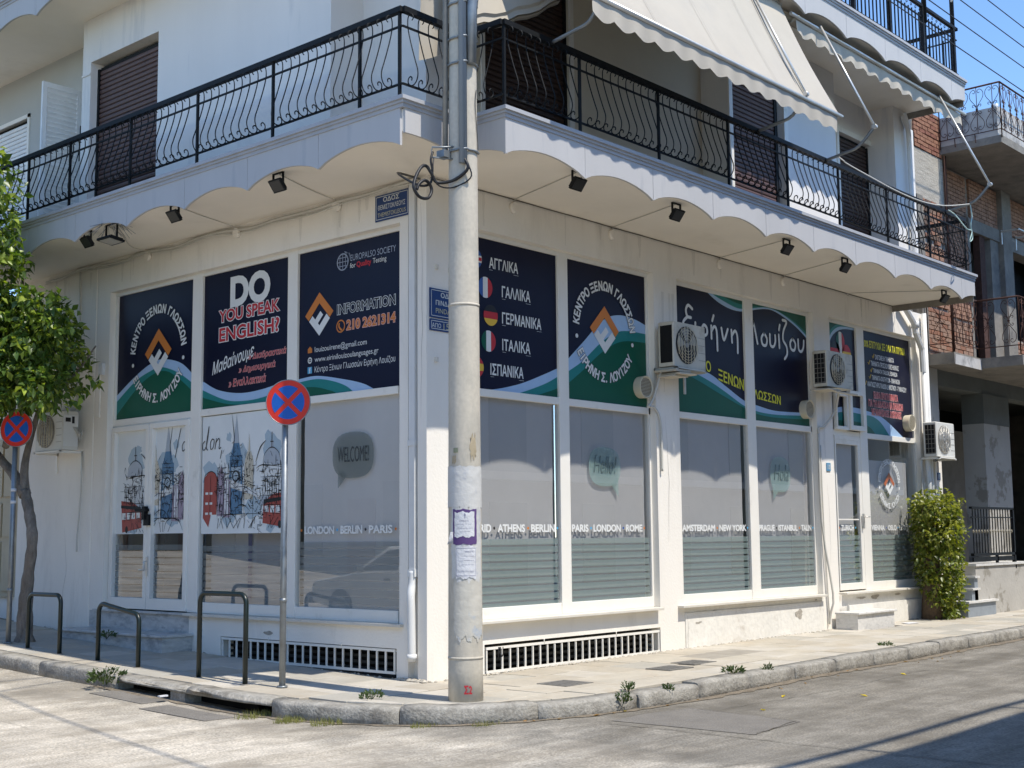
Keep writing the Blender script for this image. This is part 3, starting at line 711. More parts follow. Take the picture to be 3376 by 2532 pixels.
# marble steps
w = MB(); w.box(-.45, 4.27, .05, -.004, 6.78, .475); w.build("entrance_step", MARBLE, B)
w = MB(); w.box(-.48, 4.24, .475, -.004, 6.80, .508); w.build("entrance_step_tread", MARBLE, B, bevel=.006)
w = MB(); w.box(8.97, -.43, .05, 10.24, -.055, .445); w.build("side_door_step", MARBLEW, B)
w = MB(); w.box(8.94, -.47, .445, 10.28, -.055, .478); w.build("side_door_step_tread", MARBLEW, B, bevel=.006)

# ---- window builder
def window(P, s0, s1, name="shop_window", label=None, z0=.765, z1=5.26, base=None):
    a = P(s0, z0, 0); o = empty(name, a, label); o.parent = B; o.location = a-Vector(WL[B.name]); WL[o.name] = tuple(a); return o
def bar(P, parent, s0, z0, s1, z1, d0, d1, name="window_frame", m=None, bev=.004):
    a = P(s0, z0, d0); b = P(s1, z1, d1); w_ = MB(); w_.box(a.x, a.y, a.z, b.x, b.y, b.z); return w_.build(name, m or FRAME, parent, bevel=bev)
def frame_set(P, parent, bars, name="window_frame"):
    for i, (s0, z0, s1, z1, d0, d1) in enumerate(bars):
        e = .0007*(i % 4); a = P(s0, z0, d0+e); b = P(s1, z1, d1-e); w_ = MB(); w_.box(a.x, a.y, a.z, b.x, b.y, b.z); w_.build(name, FRAME, parent, bevel=.004)
def pane(P, parent, s0, z0, s1, z1, m=None, d=GL, name="glass_pane"):
    f = Flat(P); f.rect_(s0, z0, s1, z1, d); return f.done(name, m or GLASS, parent)
def stripes(P, parent, s0, s1, m, zt=1.675, zb=.90, gap=.020, pitch=.092, d=GL+.004, first=.07):
    f = Flat(P); z = zt; h = first
    while z-h > zb+.02: f.rect_(s0, z-h, s1, z, d); z -= h+gap; h = pitch-gap
    f.rect_(s0, zb, s1, z, d); return f.done("frosted_stripes", m, parent)
def blind(P, parent, s0, z0, s1, z1, d=.157):
    f = Flat(P); n = 3; rows = []
    for k in range(13):
        z = z0+(z1-z0)*k/12; rows.append([P(s0+(s1-s0)*j/4, z, d+.003*sin(k*1.7+j)) for j in range(5)])
    w_ = MB(); w_.sheet(rows); return w_.build("roller_blind", BLIND, parent)
ZP0, ZP1, ZG0, ZG1 = 3.40, 5.18, .90, 3.31

# ===== left facade, bay by bay (s = -y)
wd = window(PL, -6.60, -4.41, "entrance_window", "tall entrance bay with double glazed door below a round emblem poster")
frame_set(PL, wd, [(-6.43, .765, -6.38, 5.235, .09, .17), (-6.43, 5.18, -4.53, 5.235, .09, .17), (-6.50, 3.31, -4.53, 3.40, .09, .17), (-6.40, .90, -6.385, 5.18, .09, .17), (-6.50, 3.29, -4.53, 3.31, .09, .17)])
frame_set(PL, wd, [(-4.53, .765, -4.31, 5.24, .084, .17)], "mullion")
for s0, s1 in ((-6.40, -5.46), (-5.45, -4.53)):
    dl = frame_set(PL, wd, [(s0, .775, s1, .925, .06, .15), (s0, 3.215, s1, 3.29, .06, .15), (s0, .925, s0+.08, 3.215, .06, .15), (s1-.085, .925, s1, 3.215, .06, .15)], "door_leaf")
pane(PL, wd, -6.32, .925, -5.54, 3.215); pane(PL, wd, -5.37, .925, -4.61, 3.215)
w = MB(); w.box(.0, 5.44, 1.98, .06, 5.50, 2.16); w.box(.02, 5.36, 1.9, .05, 5.49, 2.05); w.box(-.01, 5.40, 2.09, .05, 5.66, 2.13); w.build("padlock_hasp", IRON, wd)
w = MB(); w.tube([(.06, 5.43, 1.42), (.01, 5.43, 1.42), (.01, 5.43, 1.30), (.0, 5.54, 1.305)], .009); w.box(.045, 5.41, 1.22, .06, 5.45, 1.48); w.build("door_handle", ALU, wd)
stripes(PL, wd, -6.32, -5.54, FILMD, 1.64, .925); stripes(PL, wd, -5.37, -4.61, FILMD, 1.64, .925)

w2 = window(PL, -4.31, -2.33, label="window bay with a question in red letters above and a sketched city print below")
frame_set(PL, w2, [(-4.31, 5.18, -2.52, 5.235, .09, .17), (-4.31, 3.31, -2.52, 3.40, .09, .17), (-4.31, .765, -2.52, .90, .09, .17)])
frame_set(PL, w2, [(-2.52, .765, -2.33, 5.24, .084, .17)], "mullion")
pane(PL, w2, -4.31, .90, -2.52, 3.31); blind(PL, w2, -4.31, .90, -2.52, 1.85, .30); stripes(PL, w2, -4.26, -2.58, FILMD, 1.62, .90)
f = Flat(PL); f.rect_(-3.50, .90, -3.42, 1.80, .28); f.done("blue_post", flat("dark_blue_post", (.02, .02, .16)), w2)

w3 = window(PL, -2.33, -.47, label="window bay with the telephone and information poster over a blinded pane")
frame_set(PL, w3, [(-2.33, 5.18, -.50, 5.235, .09, .17), (-2.33, 3.31, -.55, 3.40, .09, .17), (-2.33, .765, -.55, .90, .09, .17), (-.53, .765, -.42, 5.235, .09, .17)])
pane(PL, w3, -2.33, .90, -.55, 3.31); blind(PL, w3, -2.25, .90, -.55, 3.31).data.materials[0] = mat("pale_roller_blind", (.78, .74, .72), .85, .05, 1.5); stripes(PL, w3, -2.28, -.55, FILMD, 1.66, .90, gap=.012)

# posters: navy ground + waves
def poster(P, parent, s0, s1, z0=ZP0, z1=ZP1, m=None):
    f = Flat(P); f.rect_(s0, z0, s1, z1, GL); return f.done("poster", m or NAVY, parent)
def m3(a, b, c): return (a, b, c)
LTG = (LBLUE, TEAL, GREEN)
poster(PL, wd, -6.40, -4.53); rc = (-6.40, ZP0, -4.53, ZP1)
waves(PL, wd, rc, GL, [
    [(-6.45, 3.70), (-6.35, 3.77), (-5.92, 3.99), (-5.55, 4.13), (-5.25, 4.165), (-4.82, 4.07), (-4.5, 3.86)],
    [(-6.45, 3.60), (-6.35, 3.68), (-5.91, 3.92), (-5.54, 4.03), (-5.29, 4.06), (-4.89, 3.95), (-4.5, 3.75)],
    [(-6.45, 3.40), (-6.36, 3.48), (-5.91, 3.79), (-5.54, 3.96), (-5.21, 4.00), (-4.89, 3.88), (-4.5, 3.64)]], (LTG, 'bbb'))
circle_text(PL, wd, -5.37, 4.26, .62, .115, WHITEI, GL-.010, BLACKI); emblem(PL, wd, -5.36, 4.275, .315, .315, GL-.0075)
poster(PL, w2, -4.31, -2.52); rc = (-4.31, ZP0, -2.52, ZP1)
waves(PL, w2, rc, GL, [
    [(-4.36, 3.80), (-4.30, 3.77), (-3.96, 3.63), (-3.48, 3.555), (-2.98, 3.575), (-2.45, 3.66)],
    [(-4.36, 3.69), (-4.29, 3.65), (-3.80, 3.49), (-3.4, 3.45), (-3.0, 3.47), (-2.45, 3.56)],
    [(-4.36, 3.58), (-4.31, 3.56), (-3.79, 3.44), (-3.32, 3.395), (-2.9, 3.40), (-2.45, 3.47)]], (LTG, 'bbb'))
lettering("headline_lettering", PL, w2, [("DO", -3.71, 4.71, -2.93, 5.07, dict(bold=.05))], WHITEI, GL-.006)
yt = [("YOU SPEAK", -3.96, 4.52, -2.72, 4.67), ("ENGLISH?", -3.95, 4.265, -2.72, 4.435)]
lettering("headline_outline", PL, w2, [t+(dict(bold=.075, rise=.01),) for t in yt], WHITEI, GL-.0075)
lettering("headline_red_lettering", PL, w2, [t+(dict(bold=.028, rise=.01),) for t in yt], RED, GL-.009)
lettering("script_lettering", PL, w2, [("Μαθαίνουμε", -4.10, 3.80, -3.22, 4.01, dict(shear=.25, rise=.17, bold=.012))], WHITEI, GL-.006)
bl = [("» Διαδραστικά", -3.33, 3.95, -2.57, 4.05), ("» Δημιουργικά", -3.53, 3.80, -2.78, 3.90), ("» Εναλλακτικά", -3.74, 3.65, -2.97, 3.75)]
lettering("bullet_outline", PL, w2, [t+(dict(bold=.045, shear=.2, rise=.01),) for t in bl], PINK, GL-.006)
lettering("bullet_lettering", PL, w2, [t+(dict(bold=.0, shear=.2, rise=.01),) for t in bl], RED, GL-.0075)
poster(PL, w3, -2.33, -.55); rc = (-2.33, ZP0, -.55, ZP1)
waves(PL, w3, rc, GL, [
    [(-2.40, 3.615), (-2.32, 3.63), (-1.98, 3.64), (-1.51, 3.56), (-1.17, 3.48), (-.93, 3.38), (-.5, 3.2)],
    [(-2.40, 3.58), (-2.32, 3.59), (-1.95, 3.60), (-1.55, 3.51), (-1.31, 3.38), (-1.0, 3.1)],
    [(-2.40, 3.51), (-2.31, 3.52), (-2.04, 3.51), (-1.80, 3.46), (-1.60, 3.38), (-1.3, 3.1)]], (LTG, 'bbb'))
f = Flat(PL)
f.ring(-1.53, 4.965, .09, .105, GL-.004, 24); 
for q in (-.5, 0, .5): f.rect_(-1.53+q*.1-.004, 4.88, -1.53+q*.1+.004, 5.05, GL-.004); f.rect_(-1.62, 4.965+q*.1-.004, -1.44, 4.965+q*.1+.004, GL-.004)
for a_ in range(3): f.stroke(spline([(-1.50+.01*a_, 5.085-.01*a_), (-1.42+.006*a_, 5.05), (-1.405, 4.96), (-1.44, 4.88)], 5), .008, GL-.004)
f.done("globe_print", flat("print_silver", (.34, .38, .46)), w3)
lettering("small_lettering", PL, w3, [("EUROPALSO SOCIETY", -1.39, 4.955, -.61, 5.03, dict(bold=.0))], flat("print_silver", (.34, .38, .46)), GL-.004)
lettering("small_lettering", PL, w3, [("for", -1.40, 4.87, -1.30, 4.93), ("Testing", -1.00, 4.85, -.77, 4.93)], WHITEI, GL-.004)
lettering("small_lettering", PL, w3, [("Quality", -1.28, 4.85, -1.03, 4.93, dict(bold=.03))], RED, GL-.004)
emblem(PL, w3, -1.95, 4.39, .255, .255, GL-.004)
lettering("information_outline", PL, w3, [("INFORMATION", -1.62, 4.34, -.62, 4.455, dict(bold=.055))], WHITEI, GL-.004)
lettering("information_lettering", PL, w3, [("INFORMATION", -1.62, 4.34, -.62, 4.455, dict(bold=.012))], BLACKI, GL-.0055)
lettering("telephone_outline", PL, w3, [("210 2621314", -1.45, 4.14, -.62, 4.25, dict(bold=.07))], PINK, GL-.004)
lettering("telephone_lettering", PL, w3, [("210 2621314", -1.45, 4.14, -.62, 4.25, dict(bold=.025))], ORANGE, GL-.0055)
f = Flat(PL); f.ring(-1.56, 4.195, .062, .078, GL-.004); f.stroke(spline([(-1.585, 4.235), (-1.59, 4.195), (-1.555, 4.155), (-1.53, 4.15)], 5), .024, GL-.004); f.done("telephone_icon", ORANGE, w3)
lettering("contact_lettering", PL, w3, [("louizouirene@gmail.com", -2.03, 3.91, -1.10, 4.00), ("www.eirinilouizoulanguages.gr", -2.03, 3.79, -.90, 3.875), ("Κέντρο Ξένων Γλωσσών Ειρήνη Λουίζου", -2.03, 3.665, -.62, 3.76)], WHITEI, GL-.004)
f = Flat(PL); f.poly([(-2.16, 3.93), (-2.08, 3.93), (-2.08, 3.98), (-2.12, 4.01), (-2.16, 3.98)], GL-.004); f.done("letter_icon", ORANGE, w3)
f = Flat(PL); f.ring(-2.12, 3.84, .025, .04, GL-.004, 16); f.rect_(-2.16, 3.837, -2.08, 3.843, GL-.004); f.rect_(-2.123, 3.8, -2.117, 3.88, GL-.004); f.done("web_icon", WHITEI, w3)
f = Flat(PL); f.rect_(-2.16, 3.68, -2.08, 3.76, GL-.004); f.done("social_icon", CYANI, w3)
lettering("social_icon_letter", PL, w3, [("f", -2.13, 3.685, -2.105, 3.75, dict(bold=.03))], WHITEI, GL-.0055)
# cities, welcome bubble
def cities(P, parent, words, dots, d=GL-.003):
    lettering("city_lettering", P, parent, [(w_, a, 1.757, b, 1.842, dict(bold=.035)) for w_, a, b in words], WHITEI, d)
    cols = (CYANI, BLACKI, ORANGE, BLUEI)
    for i, (q, c) in enumerate(dots): f = Flat(P); f.ell(q, 1.80, .017, .017, d, 12); f.done("city_dot", cols[c], parent)
cities(PL, w3, [("LONDON", -2.19, -1.66), ("BERLIN", -1.54, -1.17), ("PARIS", -1.05, -.67)], [(-2.25, 2), (-1.60, 0), (-1.11, 1), (-.61, 2)])
def bubble(P, parent, cx, cz, rx, rz, tail, m, words, box, mt):
    f = Flat(P); n = 30; pts = []
    for i in range(n):
        a = 2*pi*i/n; k = (abs(cos(a))**3+abs(sin(a))**3)**(-1/3.0); pts.append((cx+rx*cos(a)*k**.8, cz+rz*sin(a)*k**.8))
    f.poly(pts, GL+.004); f.poly(tail, GL+.0045); f.done("speech_bubble", m, parent)
    lettering("bubble_lettering", P, parent, [(words,)+box], mt, GL-.005)
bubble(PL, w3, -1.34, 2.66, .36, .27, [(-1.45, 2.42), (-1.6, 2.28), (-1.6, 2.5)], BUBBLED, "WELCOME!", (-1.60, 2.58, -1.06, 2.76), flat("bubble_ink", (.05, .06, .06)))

# ---- the sketched city print
def city_sketch(parent, tf, rect, seed):
    rs = random.Random(seed); d = GL-.003
    f = Flat(PL); f.rect_(*rect, d); f.done("sketch_print", PRINTBG, parent)
    def fl(m, shapes, dd, nm="sketch_shape"):
        for i, s in enumerate(shapes):
            f = Flat(PL, rect); f.poly([tf(*p) for p in s], dd-.0002*(i % 4)); f.done(nm, m, parent)
    BL = flat("sketch_blue", (.09, .20, .32)); BL2 = flat("sketch_pale_blue", (.40, .50, .56)); MV = flat("sketch_mauve", (.36, .29, .36)); BG = flat("sketch_beige", (.60, .54, .42)); RD = flat("sketch_red", (.36, .06, .045)); GR = flat("sketch_grey", (.42, .46, .50)); WH = flat("sketch_white", (.72, .73, .71))
    def bx(a, b, c, e): return [(a, b), (c, b), (c, e), (a, e)]
    # watercolour blots
    bl = []
    for (cx, cz, r) in ((-3.45, 2.75, .16), (-3.65, 2.72, .14), (-2.85, 2.82, .2), (-2.9, 2.98, .07), (-4.1, 2.55, .2), (-3.2, 2.1, .18), (-2.8, 2.0, .2), (-3.7, 2.1, .22), (-3.72, 3.0, .07)):
        bl.append([(cx+r*cos(2*pi*i/14)*rs.uniform(.6, 1.1), cz+r*sin(2*pi*i/14)*rs.uniform(.6, 1.2)) for i in range(14)])
    fl(BL2, bl, d-.001)
    fl(BL, [bx(-3.70, 2.02, -3.42, 2.52), bx(-3.69, 2.52, -3.43, 2.76), [(-3.67, 2.76), (-3.45, 2.76), (-3.50, 2.92), (-3.62, 2.92)]], d-.002)
    fl(BL2, [bx(-3.66, 2.40, -3.46, 2.62)], d-.003); fl(GR, [[(-3.62, 2.92), (-3.50, 2.92), (-3.555, 3.27)]], d-.002)
    f = Flat(PL, rect); c = tf(-3.56, 2.50); f.ring(c[0], c[1], .055, .075, d-.004, 16); f.done("sketch_dial", INKD, parent)
    fl(BG, [bx(-3.38, 2.2, -3.20, 2.68), [(-3.38, 2.68), (-3.20, 2.68), (-3.25, 2.80), (-3.33, 2.80)], [(-3.31, 2.8), (-3.27, 2.8), (-3.29, 3.02)]], d-.002)
    fl(MV, [bx(-3.94, 2.0, -3.80, 2.50), bx(-3.80, 1.98, -3.66, 2.46), [(-3.95, 2.5), (-3.79, 2.5), (-3.87, 2.64)]], d-.003)
    fl(WH, [[(-3.68, 2.46), (-3.68, 2.36), (-3.05, 2.22), (-3.05, 2.28)], bx(-3.79, 2.02, -3.76, 2.45), bx(-3.74, 2.02, -3.71, 2.45)], d-.004)
    fl(GR, [[(-2.66+.02, 2.60)]+[(-2.83+.165*cos(a*pi/12), 2.64+.19*sin(a*pi/12)) for a in range(13)], bx(-2.86, 2.82, -2.80, 2.92), bx(-3.04, 2.12, -2.58, 2.24)], d-.003)
    fl(WH, [bx(-3.00, 2.24, -2.62, 2.46), bx(-2.97, 2.50, -2.66, 2.60)], d-.0035)
    fl(RD, [[(-4.25, 1.98), (-4.13, 1.86), (-4.08, 2.02), (-3.96, 2.02), (-3.94, 2.48), (-4.0, 2.56), (-4.12, 2.58), (-4.23, 2.50)], [(-3.0, 1.90), (-2.56, 1.84), (-2.52, 2.28), (-2.80, 2.25), (-2.98, 2.16)]], d-.004)
    fl(WH, [bx(-2.96+.11*i, 2.03-.004*i, -2.88+.11*i, 2.11) for i in range(4)]+[bx(-4.2+.09*i, 2.02+.13*j, -4.14+.09*i, 2.05+.13*j) for i in range(2) for j in range(3)], d-.005)
    fl(INKD, [[(-2.98, 2.14), (-2.52, 2.18), (-2.52, 2.22), (-2.98, 2.19)]], d-.0055)
    f = Flat(PL, rect)
    def st(pts, w_=.006, tp=True): f.stroke([tf(*p) for p in pts], w_, d-.006, tp)
    for x in (-3.0, -2.955, -2.91, -2.865, -2.82, -2.775, -2.73, -2.685, -2.64): st([(x, 2.24), (x+.004, 2.46)], .008)
    for z, a, b in ((2.47, -3.05, -2.57), (2.61, -3.0, -2.63), (2.24, -3.06, -2.55), (2.12, -3.05, -2.55), (2.36, -3.68, -3.05), (2.02, -3.95, -3.0), (2.76, -3.70, -3.42), (2.62, -3.70, -3.42), (2.70, -3.70, -3.42)): st([(a, z), ((a+b)/2, z+rs.uniform(-.01, .01)), (b, z-(.14 if z == 2.36 else 0))], .009)
    st(spline([(-3.0, 2.62), (-2.98, 2.74), (-2.88, 2.82), (-2.78, 2.82), (-2.68, 2.74), (-2.66, 2.62)], 6), .012)
    for x in (-3.70, -3.42, -3.94, -3.80, -3.66, -3.38, -3.20): st([(x, 1.95), (x+rs.uniform(-.01, .01), 2.3), (x, 2.62)], .010)
    st([(-3.62, 2.9), (-3.555, 3.29), (-3.50, 2.9)], .008); st([(-3.655, 3.30), (-3.60, 3.0), (-3.615, 2.8)], .014); st([(-3.33, 2.78), (-3.29, 3.03), (-3.25, 2.78)], .007)
    st(spline([(-3.62, 2.02), (-3.5, 2.12), (-3.38, 2.13), (-3.25, 2.05)], 6), .012); st(spline([(-3.9, 1.86), (-3.82, 1.98), (-3.66, 2.02), (-3.55, 1.97), (-3.50, 1.84)], 6), .014)
    st(spline([(-3.15, 2.66), (-3.06, 2.84), (-2.95, 2.92)], 6), .02); st(spline([(-3.14, 2.58), (-3.0, 2.62), (-2.62, 2.58)], 6), .014); st(spline([(-2.62, 2.66), (-2.60, 2.74), (-2.57, 2.66)], 6), .01)
    st(spline([(-4.24, 2.0), (-4.235, 2.46), (-4.16, 2.56), (-4.04, 2.57), (-3.96, 2.47), (-3.95, 2.05)], 6), .012); st([(-4.1, 2.02), (-4.09, 2.52)], .008)
    st([(-2.83, 2.82), (-2.83, 3.02)], .012); st([(-2.86, 2.90), (-2.80, 2.90)], .012)
    for _ in range(330):
        x = rs.choice((rs.uniform(-3.98, -3.4), rs.uniform(-3.98, -2.58), rs.uniform(-3.05, -2.58))); z = rs.uniform(1.96, 2.62); a = rs.choice((0, pi/2, pi/2, rs.uniform(0, pi))); l = rs.uniform(.02, .13)
        st([(x, z), (x+cos(a)*l/2, z+sin(a)*l/2+rs.uniform(-.006, .006)), (x+cos(a)*l, z+sin(a)*l)], rs.uniform(.006, .015))
    for _ in range(260):
        cx, cz = rs.choice(((-3.56, 2.6), (-3.29, 2.55), (-3.85, 2.45), (-3.1, 2.05), (-2.8, 2.35))); x = cx+rs.gauss(0, .07); z = cz+rs.gauss(0, .13); l = rs.uniform(.02, .08); a = rs.uniform(0, pi)
        st([(x, z), (x+cos(a)*l, z+sin(a)*l)], rs.uniform(.003, .008))
    for _ in range(14):
        x = rs.uniform(-3.95, -2.6); st([(x, 1.97), (x+rs.uniform(-.15, .15), 1.84)], .008)
    w_ = tf(-2.66, 1.88); f.ell(w_[0], w_[1], .035, .05, d-.006, 12)
    f.done("sketch_ink_lines", INKD, parent)
city_sketch(w2, lambda s, z: (s, z), (-4.29, 1.775, -2.54, 3.30), 3)
mir = lambda s, z: (-5.07-(s+3.56)*1.08-.0, z-.03)
city_sketch(wd, mir, (-6.32, 1.79, -5.54, 3.215), 5)
city_sketch(wd, mir, (-5.37, 1.79, -4.61, 3.215), 6)
def script(P, parent, strokes, w_, m, d, rect=None, nm="brush_lettering"):
    f = Flat(P, rect)
    for s in strokes:
        c = spline(s, 7); f.stroke(c, w_, d)
        for e in (c[0], c[-1]): f.ell(e[0], e[1], w_/2, w_/2, d-.0003, 10)
    return f.done(nm, m, parent)
lon = [[(-4.78, 3.18), (-4.84, 3.0), (-4.90, 2.80)], [(-4.70, 3.00), (-4.74, 2.95), (-4.73, 2.88), (-4.68, 2.90), (-4.66, 2.98), (-4.70, 3.00)], [(-4.60, 3.00), (-4.63, 2.88)], [(-4.61, 2.95), (-4.55, 3.0), (-4.53, 2.96), (-4.55, 2.88)]]
script(PL, wd, lon, .013, INKD, GL-.010)
lon = [[(-4.23, 2.98), (-4.28, 2.94), (-4.27, 2.87), (-4.22, 2.88), (-4.18, 2.98), (-4.145, 3.17), (-4.20, 2.92), (-4.17, 2.86)], [(-4.07, 3.00), (-4.11, 2.95), (-4.10, 2.87), (-4.05, 2.89), (-4.03, 2.98), (-4.07, 3.0)], [(-3.98, 3.00), (-4.01, 2.87)], [(-3.99, 2.95), (-3.93, 3.0), (-3.91, 2.96), (-3.92, 2.87), (-3.88, 2.88)], [(-3.86, 2.84), (-3.89, 2.74)]]
script(PL, w2, lon, .013, INKD, GL-.010)

# ===== right facade
def bay(s_edges, label, d_transom=True):
    s0, s1 = s_edges[0], s_edges[-1]
    o = window(PR, s0, s1, "shop_window", label); return o
w4 = bay((.55, 4.43), "first right-hand bay with the list of languages and the round emblem poster")
frame_set(PR, w4, [(.55, 5.18, 4.30, 5.235, .09, .17), (.65, 3.31, 2.38, 3.40, .09, .17), (2.57, 3.31, 4.30, 3.40, .09, .17), (.65, .768, 2.38, .90, .09, .17), (2.57, .768, 4.27, .90, .09, .17), (.55, .768, .65, 5.18, .09, .17), (4.26, .768, 4.30, 5.235, .09, .17)])
frame_set(PR, w4, [(2.38, .768, 2.57, 5.24, .084, .17)], "mullion")
for a, b in ((.65, 2.38), (2.57, 4.27)): pane(PR, w4, a, .90, b, 3.31); blind(PR, w4, a, .90, b-.07, 3.31); stripes(PR, w4, a+.03, b-.02, FILM); poster(PR, w4, a, b)
w5 = bay((4.93, 8.90), "middle right-hand bay with a hand-brushed name across two posters")
frame_set(PR, w5, [(4.85, 5.18, 8.70, 5.235, .09, .17), (4.85, 3.31, 6.75, 3.40, .09, .17), (6.99, 3.31, 8.70, 3.40, .09, .17), (4.85, .768, 6.75, .90, .09, .17), (6.99, .768, 8.69, .90, .09, .17), (4.85, .768, 4.96, 5.18, .09, .17), (8.665, .768, 8.70, 5.235, .09, .17)])
frame_set(PR, w5, [(6.75, .768, 6.99, 5.24, .084, .17)], "mullion")
for a, b in ((4.99, 6.75), (6.99, 8.69)): pane(PR, w5, a, .90, b, 3.31); blind(PR, w5, a, .90, b-.10, 3.31); stripes(PR, w5, a+.03, b-.02, FILM); poster(PR, w5, a, b)
w6 = bay((9.40, 12.74), "narrow side-door bay at the right end with small sliding windows over the door")
frame_set(PR, w6, [(9.21, 5.18, 12.49, 5.235, .09, .17), (9.21, 3.31, 10.33, 3.40, .09, .17), (10.60, 3.31, 12.49, 3.40, .09, .17), (10.60, .768, 12.49, .90, .09, .17), (9.21, .768, 9.40, 5.18, .09, .17), (12.455, .768, 12.49, 5.235, .09, .17), (9.44, 3.24, 10.33, 3.31, .09, .17)])
frame_set(PR, w6, [(10.33, .768, 10.60, 5.24, .084, .17)], "mullion")
frame_set(PR, w6, [(9.44, .79, 10.33, .90, .09, .15), (9.44, .90, 9.475, 3.24, .09, .15), (10.235, .90, 10.33, 3.24, .09, .15), (9.475, 3.17, 10.235, 3.24, .09, .15)], "door_leaf")
pane(PR, w6, 9.475, .90, 10.235, 3.17); blind(PR, w6, 9.475, .90, 10.13, 3.17, .165); stripes(PR, w6, 9.475, 10.235, FILM)
w = MB(); w.tube([(10.28, .07, 1.98), (10.28, .0, 1.98), (10.38, -.01, 1.98)], .011); w.box(10.26, .045, 1.80, 10.30, .07, 2.03); w.build("door_handle", ALU, w6)
w = MB(); w.box(9.47, .10, 1.925, 10.20, .115, 1.945); w.build("door_rail", FRAME, w6)
pane(PR, w6, 10.60, .90, 12.49, 3.31); blind(PR, w6, 10.62, .90, 12.18, 2.95); stripes(PR, w6, 10.62, 12.42, FILM)
poster(PR, w6, 9.44, 10.33, 4.02); poster(PR, w6, 10.60, 12.49)
# small sliding windows over the door
frame_set(PR, w6, [(9.44, 3.40, 9.86, 3.46, .03, .10), (9.44, 3.96, 9.86, 4.02, .03, .10), (9.80, 3.46, 9.86, 3.96, .03, .10), (9.44, 3.46, 9.475, 3.96, .03, .10)], "sliding_sash")
frame_set(PR, w6, [(9.87, 3.41, 10.41, 3.49, .00, .07), (9.87, 4.00, 10.41, 4.07, .00, .07), (9.87, 3.49, 9.95, 4.00, .00, .07), (10.33, 3.49, 10.41, 4.00, .00, .07)], "sliding_sash")
poster(PR, w6, 9.475, 9.80, 3.46, 3.96)
f = Flat(PR); f.rect_(9.95, 3.49, 10.33, 4.00, .06); f.done("poster", NAVY, w6)
wl, wt, wg = [(9.4, 3.72), (9.7, 3.785), (10.0, 3.80), (10.6, 3.79)], [(9.4, 3.64), (9.7, 3.70), (10.0, 3.715), (10.6, 3.69)], [(9.4, 3.53), (9.8, 3.57), (10.6, 3.55)]
waves(PR, w6, (9.475, 3.46, 9.80, 3.96), GL, [wl, wt, wg], (LTG, 'bbb')); waves(PR, w6, (9.95, 3.49, 10.33, 4.00), .06, [wl, wt, wg], (LTG, 'bbb'))
# posters of bay 4
waves(PR, w4, (.65, ZP0, 2.38, ZP1), GL, [
    [(.6, 3.36), (1.15, 3.40), (1.67, 3.51), (2.14, 3.67), (2.45, 3.79)], [(1.3, 3.34), (1.66, 3.40), (2.14, 3.55), (2.45, 3.69)], [(1.6, 3.32), (1.99, 3.40), (2.37, 3.51), (2.5, 3.56)]], (LTG, 'bbb'))
wds = [("ΑΓΓΛΙΚΑ", 1.15, 4.845, 1.66, 4.97), ("ΓΑΛΛΙΚΑ", 1.37, 4.525, 1.88, 4.655), ("ΓΕΡΜΑΝΙΚΑ", 1.37, 4.21, 2.08, 4.34), ("ΙΤΑΛΙΚΑ", 1.37, 3.89, 1.87, 4.02), ("ΙΣΠΑΝΙΚΑ", 1.16, 3.58, 1.74, 3.71)]
lettering("language_lettering", PR, w4, [t+(dict(bold=.02),) for t in wds], WHITEI, GL-.006)
f = Flat(PR)
for t in wds: f.rect_(t[1], t[2]-.026, t[1]+.06, t[2]-.023, GL-.006); f.rect_(t[3]-.08, t[2]-.028, t[3]+.01, t[2]-.025, GL-.006)
f.done("lettering_underline", WHITEI, w4)
def flag(P, parent, cx, cz, r, kind, rx=None):
    rx = rx or r*.98; d = GL-.006
    cl = {'it': (GREEN, WHITEI, RED), 'fr': (BLUEI, WHITEI, RED), 'de': (BLACKI, RED, GOLD), 'es': (RED, GOLD, RED), 'uk': (BLUEI, WHITEI, BLUEI)}[kind]
    for i, m in enumerate(cl):
        rect = (cx-rx+2*rx*i/3, cz-r, cx-rx+2*rx*(i+1)/3, cz+r) if kind in ('it', 'fr') else (cx-rx, cz+r-2*r*(i+1)/3, cx+rx, cz+r-2*r*i/3)
        f = Flat(P, rect); f.ell(cx, cz, rx, r, d, 30); f.done("flag_stripe", m, parent)
    if kind == 'uk':
        f = Flat(P); f.rect_(cx-.02, cz-r*.95, cx+.02, cz+r*.95, d-.002); f.rect_(cx-rx*.95, cz-.02, cx+rx*.95, cz+.02, d-.002); f.done("flag_cross", RED, parent)
for cx_, cz_, k in ((.90, 4.92, 'uk'), (1.08, 4.60, 'fr'), (1.17, 4.28, 'de'), (1.13, 3.97, 'it'), (.92, 3.65, 'es')): flag(PR, w4, cx_, cz_, .125, k)
waves(PR, w4, (2.57, ZP0, 4.27, ZP1), GL, [
    [(2.5, 3.82), (2.57, 3.88), (2.91, 4.15), (3.31, 4.47), (3.65, 4.585), (4.01, 4.575), (4.35, 4.50)],
    [(2.5, 3.68), (2.57, 3.73), (2.90, 3.91), (3.31, 4.20), (3.72, 4.38), (4.25, 4.40), (4.4, 4.39)],
    [(2.5, 3.53), (2.57, 3.58), (2.90, 3.79), (3.30, 4.06), (3.72, 4.24), (4.25, 4.28), (4.4, 4.27)]], (LTG, 'bbb'))
circle_text(PR, w4, 3.36, 4.33, .60, .115, WHITEI, GL-.010, BLACKI); emblem(PR, w4, 3.355, 4.355, .30, .30, GL-.0075)
